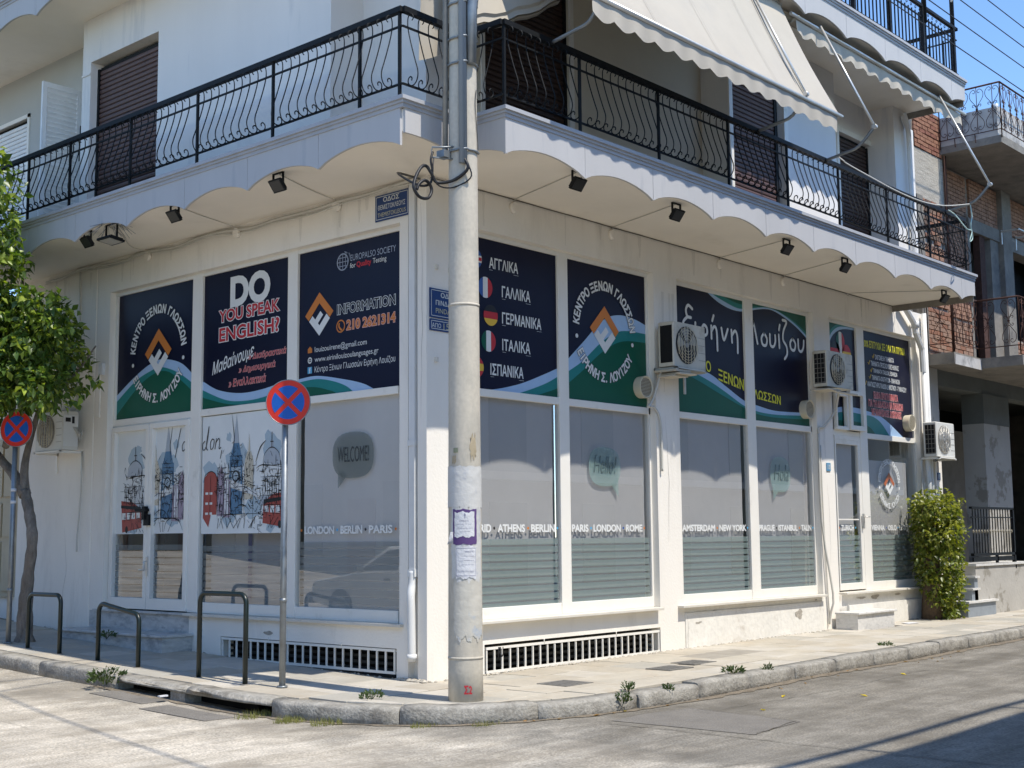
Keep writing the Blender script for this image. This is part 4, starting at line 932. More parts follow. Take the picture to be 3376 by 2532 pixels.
# posters of bay 5
for rc in ((4.99, ZP0, 6.75, ZP1), (6.99, ZP0, 8.69, ZP1)):
    waves(PR, w5, rc, GL, [
        [(5.6, 5.30), (5.82, 5.18), (6.12, 5.07), (6.45, 5.015), (6.74, 5.02), (7.00, 5.07), (7.40, 5.14), (7.69, 5.14), (8.10, 5.05), (8.45, 4.93), (8.8, 4.76)],
        [(5.7, 5.30), (5.95, 5.18), (6.25, 5.11), (6.55, 5.06), (6.74, 5.06), (7.00, 5.10), (7.40, 5.165), (7.75, 5.16), (8.12, 5.08), (8.47, 4.96), (8.8, 4.80)],
        [(5.95, 5.30), (6.20, 5.19), (6.50, 5.14), (6.75, 5.125), (7.00, 5.13), (7.53, 5.18), (8.02, 5.12), (8.40, 5.02), (8.8, 4.86)]], (LTG, 'ttt'))
    waves(PR, w5, rc, GL, [
        [(4.9, 4.10), (5.03, 4.09), (5.43, 4.06), (5.85, 3.99), (6.24, 3.85), (6.72, 3.68), (7.1, 3.63), (7.59, 3.585), (8.22, 3.60), (8.8, 3.63)],
        [(4.9, 4.03), (5.03, 4.02), (5.45, 3.97), (5.85, 3.88), (6.24, 3.76), (6.72, 3.60), (7.1, 3.54), (7.59, 3.525), (8.22, 3.55), (8.8, 3.58)],
        [(4.9, 3.98), (5.02, 3.97), (5.49, 3.88), (6.06, 3.73), (6.72, 3.57), (6.98, 3.51), (7.58, 3.48), (8.64, 3.51), (8.8, 3.52)]], (LTG, 'bbb'))
SW = .045
ei = [[(5.40, 4.89), (5.30, 4.93), (5.24, 4.86), (5.27, 4.77), (5.36, 4.76)], [(5.27, 4.76), (5.17, 4.68), (5.17, 4.57), (5.25, 4.52), (5.38, 4.56)],
      [(5.47, 4.70), (5.47, 4.55), (5.53, 4.52)], [(5.63, 4.36), (5.63, 4.60), (5.68, 4.69), (5.76, 4.66), (5.76, 4.57), (5.66, 4.53)],
      [(5.88, 4.70), (5.88, 4.52)], [(5.88, 4.62), (5.96, 4.70), (6.02, 4.64), (6.03, 4.36)], [(5.95, 4.86), (5.91, 4.78)],
      [(6.15, 4.70), (6.21, 4.53), (6.32, 4.70)], [(6.42, 4.70), (6.43, 4.52)], [(6.43, 4.62), (6.52, 4.70), (6.58, 4.62), (6.58, 4.38)]]
script(PR, w5, ei, SW, WHITEI, GL-.008, (4.99, ZP0, 6.75, ZP1))
lo = [[(6.90, 4.56), (7.05, 4.90)], [(7.05, 4.90), (7.15, 4.58)], [(7.35, 4.76), (7.27, 4.68), (7.30, 4.58), (7.40, 4.58), (7.43, 4.68), (7.35, 4.76)],
      [(7.52, 4.76), (7.53, 4.60), (7.62, 4.58), (7.68, 4.66), (7.68, 4.76)], [(7.79, 4.78), (7.80, 4.58)], [(7.83, 4.94), (7.80, 4.86)],
      [(7.92, 5.03), (8.04, 5.01), (7.94, 4.86), (7.92, 4.72), (8.02, 4.62), (8.03, 4.50), (7.95, 4.42)],
      [(8.22, 4.77), (8.14, 4.70), (8.16, 4.60), (8.26, 4.59), (8.30, 4.69), (8.22, 4.77)], [(8.39, 4.77), (8.40, 4.62), (8.48, 4.59), (8.55, 4.66), (8.57, 4.77)]]
script(PR, w5, lo, SW, WHITEI, GL-.008, (6.99, ZP0, 8.69, ZP1))
yl = mat("print_yellow", (1, 1, 1))
def yellow_words():
    items = [("ΚΕΝΤΡΟ", 5.10, 4.10, 5.84, 4.25, dict(bold=.02, rise=-.08)), ("ΞΕΝΩΝ", 6.04, 3.93, 6.72, 4.09, dict(bold=.02, rise=-.10))]
    lettering("yellow_lettering", PR, w5, items, YELLOW, GL-.008)
    lettering("yellow_lettering", PR, w5, [("ΛΩΣΣΩΝ", 7.00, 3.74, 7.78, 3.87, dict(bold=.02, rise=-.05))], YELLOW, GL-.008)
yellow_words()
# posters of bay 6
for dd, rc in ((GL, (9.44, 4.02, 10.33, ZP1)),):
    waves(PR, w6, rc, dd, [[(9.3, 4.62), (9.50, 4.92), (9.75, 5.07), (10.05, 5.13), (10.5, 5.14)], [(9.3, 4.72), (9.48, 4.98), (9.72, 5.12), (10.0, 5.165), (10.5, 5.18)], [(9.3, 4.82), (9.46, 5.03), (9.68, 5.16), (9.9, 5.20)]], (LTG, 'ttt'))
flag(PR, w6, 9.62, 4.70, .19, 'de', .17); flag(PR, w6, 10.02, 4.68, .18, 'es', .16)
for o_ in list(w6.children)[-6:]: o_.location.y += .0005
flag(PR, w6, 9.81, 4.88, .18, 'it', .15)
for o_ in list(w6.children)[-3:]: o_.location.y -= .003
lettering("yellow_lettering", PR, w6, [("100% ΕΠΙΤΥΧΙΑ ΣΕ ΟΛΑ ΤΑ ΠΤΥΧΙΑ", 10.64, 4.90, 12.27, 5.02, dict(bold=.03, rise=-.0))], YELLOW, GL-.006)
ws = [("ΟΛΙΓΟΜΕΛΗ ΤΜΗΜΑΤΑ", 11.07, 4.715, 11.80, 4.80), ("ΤΜΗΜΑΤΑ ΠΡΟΣΧΟΛΙΚΗΣ ΗΛΙΚΙΑΣ", 10.90, 4.59, 11.98, 4.675), ("ΤΜΗΜΑΤΑ ΠΑΙΔΩΝ, ΕΦΗΒΩΝ", 10.98, 4.465, 11.91, 4.55), ("ΤΜΗΜΑΤΑ ΦΟΙΤΗΤΩΝ - ΕΝΗΛΙΚΩΝ", 10.92, 4.345, 12.00, 4.43), ("ΑΝΑΓΝΩΣΤΗΡΙΟ ΠΑΙΔΙΩΝ ΔΗΜΟΤΙΚΟΥ - ΓΥΜΝΑΣΙΟΥ", 10.74, 4.22, 12.26, 4.305)]
lettering("list_lettering", PR, w6, [t+(dict(bold=.015),) for t in ws], WHITEI, GL-.006)
f = Flat(PR)
for t in ws: f.stroke([(t[1]-.11, t[2]+.05), (t[1]-.08, t[2]+.015), (t[1]-.03, t[2]+.09)], .018, GL-.006)
f.done("tick_marks", GOLD, w6)
rs_ = [("ΕΙΔΙΚΑ ΠΡΟΓΡΑΜΜΑΤΑ", 10.96, 4.03, 11.90, 4.14), ("ΓΙΑ ΤΗ ΔΙΔΑΣΚΑΛΙΑ ΠΑΙΔΙΩΝ", 10.76, 3.88, 12.08, 3.99), ("ΜΕ ΜΑΘΗΣΙΑΚΕΣ ΔΥΣΚΟΛΙΕΣ", 10.86, 3.73, 12.01, 3.84)]
lettering("red_outline", PR, w6, [t+(dict(bold=.07),) for t in rs_], PINK, GL-.006); lettering("red_lettering", PR, w6, [t+(dict(bold=.005),) for t in rs_], RED, GL-.0075)
waves(PR, w6, (10.60, ZP0, 12.49, ZP1), GL, [
    [(10.5, 3.80), (10.63, 3.79), (11.06, 3.75), (11.35, 3.68), (11.7, 3.55), (12.05, 3.40), (12.3, 3.28)],
    [(10.5, 3.71), (10.62, 3.71), (10.9, 3.70), (11.20, 3.61), (11.51, 3.40), (11.7, 3.25)], [(10.5, 3.56), (10.61, 3.54), (10.8, 3.50), (10.95, 3.41), (11.1, 3.3)]], (LTG, 'bbb'))
# glass prints of the right windows
cities(PR, w4, [("MADRID", .70, 1.15), ("ATHENS", 1.27, 1.74), ("BERLIN", 1.86, 2.29), ("PARIS", 2.63, 2.95), ("LONDON", 3.06, 3.62), ("ROME", 3.74, 4.09)], [(1.205, 1), (1.80, 2), (2.345, 0), (3.005, 0), (3.68, 3), (4.14, 2)])
cities(PR, w5, [("AMSTERDAM", 5.03, 5.84), ("NEW YORK", 5.96, 6.67), ("PRAGUE", 7.04, 7.48), ("ISTANBUL", 7.60, 8.17), ("TALIN", 8.30, 8.60)], [(5.90, 2), (6.715, 0), (7.54, 1), (8.235, 2), (8.65, 0)])
cities(PR, w6, [("ZURICH", 9.60, 10.04), ("VIENNA", 10.68, 11.16), ("OSLO", 11.30, 11.62), ("LISBON", 11.75, 12.17)], [(9.53, 2), (10.10, 0), (11.23, 3), (11.685, 0), (12.22, 2)])
BI = flat("bubble_ink_teal", (.10, .15, .15))
bubble(PR, w4, 3.32, 2.58, .33, .25, [(3.45, 2.36), (3.60, 2.20), (3.60, 2.48)], BUBBLE, "Hello!", (3.08, 2.50, 3.56, 2.72, dict(shear=.3)), BI)
bubble(PR, w5, 7.72, 2.61, .30, .27, [(7.48, 2.42), (7.50, 2.22), (7.66, 2.36)], BUBBLE, "Hola", (7.52, 2.52, 7.96, 2.76, dict(shear=.3)), BI)
circle_text(PR, w6, 11.42, 2.56, .385, .085, WHITEI, GL-.004); emblem(PR, w6, 11.42, 2.56, .20, .19, GL-.004, flat("print_brick_orange", (.45, .12, .04)))

# ---- basement grilles
def grille(P, s0, s1, n, dark, z0=.195, z1=.455):
    a = P(s0, z0, 0); g = empty("basement_grille", a); g.parent = B; g.location = a-Vector(WL[B.name]); WL[g.name] = tuple(a)
    f = Flat(P); f.rect_(s0-.02, .10, s1+.02, .52, .20); f.done("basement_window", dark, g)
    w_ = MB()
    for k in range(5):
        q0, q1 = P(s0, .16+.07*k, .13), P(s1, .19+.07*k, .18); w_.box(q0.x, q0.y, q0.z, q1.x, q1.y, q1.z)
    w_.build("basement_louvre", mat("dusty_dark_louvre", (.035, .035, .032), .8), g)
    for (za, zb) in ((z0-.012, z0+.016), (z1-.012, z1+.016)):
        q0, q1 = P(s0, za, .0), P(s1, zb, .028); w_ = MB(); w_.box(q0.x, q0.y, q0.z, q1.x, q1.y, q1.z); w_.build("grille_rail", FRAME, g)
    me = None
    for k in range(n+1):
        s = s0+.014+(s1-s0-.028)*k/n
        c = P(s, (z0+z1)/2, .014)
        if me is None:
            w_ = MB(); h = (z1-z0)/2-.014; w_.box(-.009, -.009, -h, .009, .009, h); me = mesh_of(w_, "grille_bar", FRAME)
        inst(me, "grille_bar", g, c)
    for t in (.3, .72):
        w_ = MB(); c = P(s0+(s1-s0)*t, z1, 0); w_.tube([c, c+Vector((0, 0, .05)), P(s0+(s1-s0)*t, z1+.05, .05)], .006); w_.build("grille_hook", FRAME, g)
grille(PL, -3.65, -.50, 22, BLACK, .235, .475); grille(PR, .93, 4.27, 25, BLACK)
# rubble edge at the foot of the right wall and the corner
w = MB()
def rubble(w_, x, y, z, r):
    n = 6; vs = []; 
    for k in range(3):
        zz = (-1, .1, 1)[k]
        for i in range(n): a = 2*pi*i/n+k*.3; q = r*(1, 1.1, .5)[k]*U(.7, 1.2); vs.append((x+q*cos(a), y+q*sin(a), z+zz*r*.5*U(.8, 1.2)))
    fs = [(k*n+i, k*n+(i+1) % n, (k+1)*n+(i+1) % n, (k+1)*n+i) for k in range(2) for i in range(n)]+[tuple(range(2*n, 3*n))]
    w_.add(vs, fs)
for _ in range(260):
    x = U(-.05, 9.0); rubble(w, x, U(-.06, 0), gz(x, 0)+KH+.003, U(.008, .028))
for _ in range(70): rubble(w, U(-.06, .04), U(-.02, .45), KH+.01, U(.01, .04))
for _ in range(60): y = U(.4, 8); rubble(w, U(-.04, 0), y, gz(0, y)+KH, U(.006, .02))
o = w.build("crumbled_render", mat("crumbled_render", (.46, .42, .35), 1, .3, 30), B, kind='stuff')

# ---- balconies (first floor and the one above)
ZT = 6.05
CUSP_L = [-6.43, -5.20, -3.98, -2.75, -1.54, -.32, .93]          # s on the left fascia
CUSP_R = [-.35, .95, 2.22, 3.49, 4.75, 6.02, 7.26, 8.54, 9.82, 11.04]
def fascia_panel(P, s0, s1, d, dz, parent, th=.03, arc=True, partial=1.0, flipside=1, full=None):
    "panel with an arched lower edge between two cusps"
    pts = []; n = 12; zb, za = 5.565, 5.695
    L_ = full or (s0, s1)
    for k in range(n+1):
        s = s0+(s1-s0)*k/n; t = (s-L_[0])/(L_[1]-L_[0]); z = zb+(za-zb)*sin(pi*min(max(t, 0), 1))**.75 if arc else zb
        pts.append((s, z))
    poly = [(s, z) for s, z in pts]+[(s1, 5.955), (s0, 5.955)]
    a3 = [P(q[0]+(.003 if q[0] == s0 else -.003 if q[0] == s1 else 0), q[1]+dz, d) for q in poly]
    w_ = MB(); v = P(0, 0, th)-P(0, 0, 0); w_.prism(a3, v); return w_.build("fascia_panel", FASC, parent)
def balcony(dz, xr_end=11.58, yl_end=9.0):
    a = Vector((0, 0, 5.71+dz)); o = empty("balcony", a); o.parent = B; o.location = a-Vector(WL[B.name]); WL[o.name] = tuple(a)
    w_ = MB()                                                # slab with a step in plan at the corner
    out = [(-1.25, 16.0), (-1.25, -.94), (-.32, -.94), (-.32, -1.47), (11.58, -1.47), (11.58, .1), (.1, .1), (.1, 16.0)]
    w_.prism([(x, y, 5.71+dz) for x, y in out], (0, 0, .225)); w_.build("slab", SOFFIT, o)
    w_ = MB(); w_.prism([(x, y, 5.9375+dz) for x, y in out], (0, 0, .09)); w_.build("balcony_floor", CONC, o)
    cl = [-15.0, -13.75, -12.5, -11.3, -10.1, -8.88, -7.66]+CUSP_L
    for a_, b_ in zip(cl[:-1], cl[1:]): fascia_panel(PL, a_, b_, -1.28, dz, o)
    fascia_panel(PR, -1.25, -.352, -.97, dz, o, full=(-1.9, -.352))
    fascia_panel(PL, .972, 1.5, -.35, dz, o, full=(.3, 1.5))
    for a_, b_ in zip(CUSP_R[:-1], CUSP_R[1:]): fascia_panel(PR, a_, b_, -1.50, dz, o)
    fascia_panel(PR, 11.04, 11.60, -1.50, dz, o, full=(11.04, 12.3))
    w_ = MB(); w_.box(11.582, -1.47, 5.60+dz, 11.60, .0, 6.02+dz); w_.build("raw_slab_end", CONC, o)
    for k, (za, zb, e) in enumerate(((5.945, 5.985, .012), (5.985, 6.015, .030), (6.015, 6.055, .052))):
        w_ = MB()
        path = [(-1.28, 15.0), (-1.28, -.97), (-.35, -.97), (-.35, -1.50), (11.60, -1.50)]
        off = [(-1.28-e, 15.0), (-1.28-e, -.97-e), (-.35-e, -.97-e), (-.35-e, -1.50-e), (11.60+e*.3, -1.50-e)]
        ins = [(-1.2, 15.0), (-1.2, -.89), (-.27, -.89), (-.27, -1.42), (11.60, -1.42)]
        for i in range(4):
            q = [off[i], off[i+1], ins[i+1], ins[i]]; w_.prism([(x, y, za+dz) for x, y in q], (0, 0, zb-za))
        w_.build("cornice", CORN, o)
    return o
b1 = balcony(0); b2 = balcony(3.42)
b1['label'] = "first floor balcony slab with scalloped pale fascia"; b2['label'] = "second floor balcony slab seen from below"

# ---- upper storey walls
w = MB()
w.box(-.5, 6.28, 6.02, .25, 6.5, 9.13); w.box(-.5, 1.05, 6.02, .25, 4.58, 9.13); w.box(-.5, 4.58, 8.48, .25, 6.28, 9.13)
w.box(0, .0, 6.02, .25, 1.05, 9.13); w.box(-.04, -.04, 6.02, .25, .14, 9.13); w.box(-.515, 6.285, 8.30, -.5, 6.5, 8.33)
wallobj("upper_left_wall", w, UPWALL)
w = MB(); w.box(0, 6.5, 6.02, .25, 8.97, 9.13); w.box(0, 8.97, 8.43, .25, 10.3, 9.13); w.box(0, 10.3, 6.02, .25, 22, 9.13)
wallobj("recessed_left_wall", w, mat("recess_shade_grey", (.46, .465, .44), .9, .05, .9, bump=.08, bscale=40))  # shade of the deeper recess put into a greyer wall colour
w = MB(); w.box(.25, 0, 6.02, .95, .25, 9.13); w.box(.95, 0, 8.75, 2.58, .25, 9.13); w.box(2.58, 0, 6.02, 5.6, .25, 9.13)
w.build("upper_right_wall", mat("cream_upper_wall", (.66, .60, .48), .9, .05, 1), B)
w = MB(); w.box(5.6, -.45, 6.02, 5.70, .25, 9.13); w.box(5.70, -.45, 8.5, 7.16, .25, 9.13); w.box(7.16, -.45, 6.02, 8.83, .25, 9.13)
w.box(8.83, 0, 6.02, 9.78, .25, 9.13); w.box(9.78, 0, 8.50, 11.0, .25, 9.13); w.box(11.0, -.45, 6.02, 11.52, .25, 9.13); w.box(11.52, 0, 6.02, 12.80, .25, 9.2)
wallobj("upper_right_wall", w, UPWALL)
w = MB(); w.box(5.60, -.475, 6.06, 5.69, -.45, 9.1); w.box(7.15, -.475, 6.06, 7.26, -.45, 9.1); w.box(9.72, -.02, 6.06, 9.80, 0, 8.58); w.box(9.80, -.02, 8.49, 11.0, 0, 8.58)
w.box(.9, -.02, 6.06, .96, 0, 8.8); w.box(2.56, -.02, 6.06, 2.64, 0, 8.8)
for k in range(0, len(w.v), 8): q = MB(); q.v = w.v[k:k+8]; q.f = w.f[:6]; q.sm = w.sm[:6]; q.build("door_trim", FRAME, B)
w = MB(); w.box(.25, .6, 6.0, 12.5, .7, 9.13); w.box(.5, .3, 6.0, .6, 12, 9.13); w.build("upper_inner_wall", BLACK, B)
w = MB(); w.box(.3, 2.5, 9.46, 6.0, 9, 12.4); w.build("roof_storey_wall", UPWALL, B)
def shutter(P, s0, s1, z0, z1, d, m, pitch=.070, rot=None, name="roller_shutter", gap=0.0, lab=None):
    a = P((s0+s1)/2, z0, d); o = empty(name, a, lab); o.parent = B; o.location = a-Vector(WL[B.name]); WL[o.name] = tuple(a)
    n = int((z1-z0)/pitch); w_ = MB(); hw = (s1-s0)/2; sh = []
    q = lambda s, z, dd: P(s, z, dd)-P(0, 0, 0)
    prof = [(0, .0), (-.010, .010), (-.014, pitch*.45), (-.010, pitch-.016), (0, pitch-.008), (.008, pitch-.008), (.008, 0)]
    w_.prism([q(-hw, z, dd) for dd, z in prof], q(2*hw, 0, 0)); me = mesh_of(w_, "slat", m)
    for k in range(n): inst(me, "slat", o, P((s0+s1)/2, z0+k*pitch, d))
    w_ = MB(); c0, c1 = P(s0-.0, z0, d+.012), P(s1+.0, z1+.03, d+.02); w_.box(c0.x, c0.y, c0.z, c1.x, c1.y, c1.z); w_.build("shutter_backing", BLACK, o)
    for e in (s0, s1):
        c0, c1 = P(e-.025, z0, d-.03), P(e+.025, z1, d+.015); w_ = MB(); w_.box(c0.x, c0.y, c0.z, c1.x, c1.y, c1.z); w_.build("guide_rail", IRON, o)
    return o
shutter(PL, -6.26, -4.60, 6.07, 8.40, -.36, BROWN); shutter(PR, .98, 2.55, 6.07, 8.72, .08, DBROWN)
shutter(PR, 5.72, 7.00, 6.07, 8.5, -.38, BROWN); shutter(PR, 9.82, 10.98, 6.07, 8.46, .08, DBROWN); shutter(PL, -10.25, -9.05, 6.07, 8.38, .08, WSLAT, name="white_shutter")
w = MB(); w.box(7.02, -.36, 6.06, 7.14, -.30, 8.5); w.build("shutter_gap", BLACK, B)
w = MB(); w.box(-.02, 8.93, 6.06, 0, 8.99, 8.46); w.box(-.02, 8.93, 8.40, 0, 10.3, 8.46); w.build("door_trim", FRAME, B)
# open louvred shutter leaf
a = Vector((-.32, 7.40, 6.08)); o = empty("louvred_shutter", a, "white louvred shutter leaf standing open"); o.parent = B; o.location = a-Vector(WL[B.name]); WL[o.name] = tuple(a)
w = MB(); w.box(-.63, 7.38, 6.08, -.56, 7.42, 8.45); w.box(-.07, 7.38, 6.08, 0, 7.42, 8.45); w.box(-.56, 7.38, 8.37, -.07, 7.42, 8.45); w.box(-.56, 7.38, 6.08, -.07, 7.42, 6.18); w.box(-.56, 7.38, 7.2, -.07, 7.42, 7.26)
w.build("shutter_frame", WSLAT, o)
w = MB(); w.prism([(-.245, .012, -.030), (-.245, -.022, .026), (-.245, -.012, .030), (-.245, .022, -.026)], (.49, 0, 0)); me = mesh_of(w, "slat", WSLAT)
for k in range(30):
    z = 6.22+k*.073
    if z < 8.36: inst(me, "slat", o, (-.315, 7.40, z))
w = MB(); w.tube([(-.02, 7.36, 7.9), (-.12, 7.2, 7.3)], .008); w.build("shutter_stay", IRON, o)

# ---- railings
def baluster_mesh():
    path = [(-.060, .842), (-.074, .850), (-.080, .872), (-.066, .902), (-.036, .912), (-.008, .890), (.0, .84), (-.004, .77), (-.030, .66), (-.072, .52), (-.115, .39), (-.142, .31), (-.146, .245), (-.122, .185), (-.080, .158), (-.034, .166), (-.006, .20), (-.012, .242), (-.040, .256), (-.062, .236), (-.055, .212)]
    c = spline(path, 3); w_ = MB(); w_.tube([(0, -p[0]*1.0, p[1]) for p in c], .0076, 4, smooth=True); return mesh_of(w_, "baluster", IRON)
BAL = baluster_mesh()
def rail_run(parent, p0, p1, outward, posts, spacing=.147, z=6.05, cap=True, lean=0):
    p0, p1 = Vector(p0), Vector(p1); d = (p1-p0); L_ = d.length; d.normalize(); n = Vector(outward)
    ang = atan2(n.y, n.x)-pi/2
    def seg(za, zb, hw, name):
        w_ = MB(); a = p0-n*hw; b = p0+n*hw
        w_.prism([(a.x, a.y, za), (b.x, b.y, za), (b.x, b.y, zb), (a.x, a.y, zb)], (d.x*L_, d.y*L_, 0)); w_.build(name, IRON, parent)
    seg(z+.928, z+.985, .033, "top_rail"); seg(z+.772, z+.790, .010, "upper_rail"); seg(z+.168, z+.188, .010, "lower_rail")
    for t in posts:
        q = p0+d*t; w_ = MB(); w_.box(q.x-.014, q.y-.014, z+.02, q.x+.014, q.y+.014, z+.93); w_.build("rail_post", IRON, parent)
    k = spacing*.5
    while k < L_-.03:
        if all(abs(k-t) > .045 for t in posts): q = p0+d*k; inst(BAL, "baluster", parent, (q.x, q.y, z), (0, 0, ang))
        k += spacing
rl = empty("balcony_railing", (-1.20, -.84, 6.05)); rl.parent = B; rl.location = Vector((-1.20, -.84, 6.05))-Vector(WL[B.name]); WL[rl.name] = (-1.20, -.84, 6.05); rl['label'] = "black curled iron balcony railing over the left street"
rail_run(rl, (-1.20, 8.9), (-1.20, -.88), (-1, 0), [.85, 2.28, 3.38, 4.84, 6.27, 7.70, 9.14, 9.74])
rail_run(rl, (-1.20, -.88), (-.29, -.88), (0, -1), [])
rr_ = empty("balcony_railing", (-.29, -1.40, 6.05)); rr_.parent = B; rr_.location = Vector((-.29, -1.40, 6.05))-Vector(WL[B.name]); WL[rr_.name] = (-.29, -1.40, 6.05); rr_['label'] = "black curled iron balcony railing over the right street"
rail_run(rr_, (-.27, -.90), (-.27, -1.40), (-1, 0), [])
rail_run(rr_, (-.27, -1.40), (11.53, -1.40), (0, -1), [.02, 1.27, 2.77, 4.31, 5.80, 7.27, 8.83, 10.35, 11.79])
rail_run(rr_, (11.53, -1.40), (11.53, -.05), (1, 0), [])
# second floor railing (plain bars)
ru = empty("upper_railing", (7, -1.4, 9.47)); ru.parent = B; ru.location = Vector((7, -1.4, 9.47))-Vector(WL[B.name]); WL[ru.name] = (7, -1.4, 9.47); ru['label'] = "black straight-barred railing of the second floor"
w = MB(); w.box(-.3, -1.43, 10.40, 11.6, -1.37, 10.45); w.box(11.55, -1.43, 10.40, 11.61, -.1, 10.45); w.build("top_rail", IRON, ru)
w = MB(); w.box(-.3, -1.41, 10.22, 11.6, -1.39, 10.24); w.box(-.3, -1.41, 9.60, 11.6, -1.39, 9.62); w.box(11.57, -1.4, 10.22, 11.59, -.1, 10.24); w.box(11.57, -1.4, 9.60, 11.59, -.1, 9.62); w.build("lower_rail", IRON, ru)
w = MB(); w.box(-.009, -.009, 0, .009, .009, .80); me = mesh_of(w, "rail_bar", IRON)
x = 6.3
while x < 11.55: inst(me, "rail_bar", ru, (x, -1.4, 9.48)); x += .13
y = -1.3
while y < -.1: inst(me, "rail_bar", ru, (11.58, y, 9.48)); y += .13
for x in (7.72, 8.95, 10.2, 11.45): w = MB(); w.box(x-.03, -1.43, 9.46, x+.03, -1.37, 10.4); w.build("rail_post", IRON, ru)
w = MB()
for k in range(12):
    x = 9.6+k*.165; w.tube([(x+.035*cos(t*.6)*(1-t*.06), -1.41, 10.32+.035*sin(t*.6)*(1-t*.06)) for t in range(12)], .005, 4)
w.build("rail_scroll", IRON, ru)
w = MB(); w.box(-.009, -.009, 0, .009, .009, .5)

# ------------------------------------------------------------------ neighbour on the right: unfinished brick and concrete house
N = empty("brick_house", (13.0, 0, gz(13, 0)+KH), "unfinished brick and concrete house beyond the white corner building", "building")
def npart(name, mb, m, **k): return mb.build(name, m, N, **k)
w = MB(); w.box(12.84, .02, .05, 13.42, .4, 4.75); npart("side_pier", w, OLDPL)
w = MB(); w.box(13.04, -.02, .05, 13.32, .02, 3.0); npart("painted_pier", w, WALL)
w = MB(); w.box(15.62, .06, .05, 16.95, .5, 3.86); npart("column", w, OLDPL)
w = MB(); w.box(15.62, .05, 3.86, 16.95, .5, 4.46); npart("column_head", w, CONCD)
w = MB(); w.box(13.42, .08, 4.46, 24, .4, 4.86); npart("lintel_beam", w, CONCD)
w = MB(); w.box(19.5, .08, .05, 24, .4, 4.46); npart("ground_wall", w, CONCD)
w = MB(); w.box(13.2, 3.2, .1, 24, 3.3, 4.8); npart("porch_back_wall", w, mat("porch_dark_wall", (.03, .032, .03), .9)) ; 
w = MB(); w.box(17.0, 1.6, .1, 19.0, 1.75, 3.93); npart("porch_inner_wall", w, mat("porch_pale_plaster", (.28, .27, .24), .9, .15, 3, stain=(.2, .19, .16), stain_scale=3))
w = MB(); w.box(12.8, .4, .1, 13.3, 8, 9.7); w.box(13.3, 7.8, .1, 24, 8, 9.4); w.box(23.9, .4, .1, 24, 8, 9.4); npart("rear_walls", w, CONC)
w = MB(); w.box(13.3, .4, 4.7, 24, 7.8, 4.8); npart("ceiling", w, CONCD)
w = MB(); w.box(13.4, .5, 9.0, 24, 7.8, 9.1); w.box(15.0, .9, 5, 23.8, 1.0, 9.0); npart("inner_dark_wall", w, BLACK)
# first floor slab with a step
w = MB(); pl = [(12.88, .1), (12.88, -.55), (14.10, -.55), (14.10, -1.33), (24, -1.33), (24, .1)]; w.prism([(x, y, 4.76) for x, y in pl], (0, 0, .20)); npart("low_balcony_slab", jit(w, .006), CONC)
w = MB(); w.box(12.9, -.57, 4.74, 14.08, -.545, 4.93); npart("slab_render", jit(w, .012), STAINW)
w = MB()
for _ in range(70): rubble(w, U(12.9, 16), random.choice((U(-.5, -.3), U(-.5, .0))), 4.965, U(.015, .05))
npart("loose_rubble", w, CONC, kind='stuff')
# mid floor: piers, openings
w = MB(); w.box(12.84, .045, 4.96, 14.12, .3, 9.76); w.box(14.12, .30, 4.96, 15.8, .55, 9.0); w.box(15.8, .3, 7.88, 24, .55, 9.0); w.box(17.95, .3, 4.96, 20.5, .55, 5.85); w.box(20.5, .3, 4.96, 24, .55, 9.0)
npart("mortar_wall", w, MORT)
w = MB(); w.box(12.83, .02, 7.98, 14.13, .05, 8.92)
npart("board_marked_concrete", w, mat("board_marked_concrete", (.42, .38, .32), .95, .25, 3, bump=.7, bscale=30, stretch=(1, 1, 9), stain=(.28, .25, .2), stain_scale=2))
w = MB(); w.box(12.83, -.01, 4.96, 13.08, .05, 8.0); npart("concrete_pier", w, CONC)
w = MB(); w.box(15.8, .22, 7.86, 17.42, .56, 8.12); w.box(17.95, .22, 7.78, 20.5, .56, 8.02); w.box(17.42, .15, 4.96, 17.95, .60, 9.0); w.box(16.95, .25, 4.96, 17.42, .5, 7.86); w.box(15.8, .26, 4.96, 15.92, .5, 7.86)
npart("concrete_frame", jit(w, .008), CONC)
w = MB(); w.box(16.45, .28, 4.96, 16.72, .42, 7.86); npart("door_post", w, RUST)
bm_ = {}
for i, m in enumerate(BRK):
    b_ = MB(); b_.cbox(-.115, -.03, -.035, .115, .03, .035, .006); bm_[i] = mesh_of(b_, "brick", m)
cnt = 0; rest = MB()
def bricks(x0, x1, z0, z1, yf, prob=1.0, cols=(0, 0, 1, 1, 2, 3)):
    global cnt
    z = z0+.04; row = 0
    while z < z1-.03:
        x = x0+.12-(.125 if row % 2 else 0)
        while x < x1:
            a, b = max(x-.115, x0+.004), min(x+.115, x1-.004)
            if b-a > .05 and R() < prob:
                c = ((a+b)/2, yf+U(-.006, .006), z+U(-.004, .004)); i = random.choice(cols)
                if cnt < 290: inst(bm_[i], "brick", N, c, (U(-.02, .02), U(-.02, .02), U(-.02, .02)), ((b-a)/.23, 1, 1)); cnt += 1
                else: rest.box(a, yf-.03, z-.035, b, yf+.03, z+.035)
            x += .25
        z += .083; row += 1
bricks(12.86, 14.12, 8.93, 9.76, .03, .97, (0, 0, 2, 0)); bricks(13.10, 14.12, 7.15, 7.97, .03, .9, (0, 1, 3)); bricks(13.10, 14.12, 4.98, 5.95, .03, 1, (0, 1, 1))
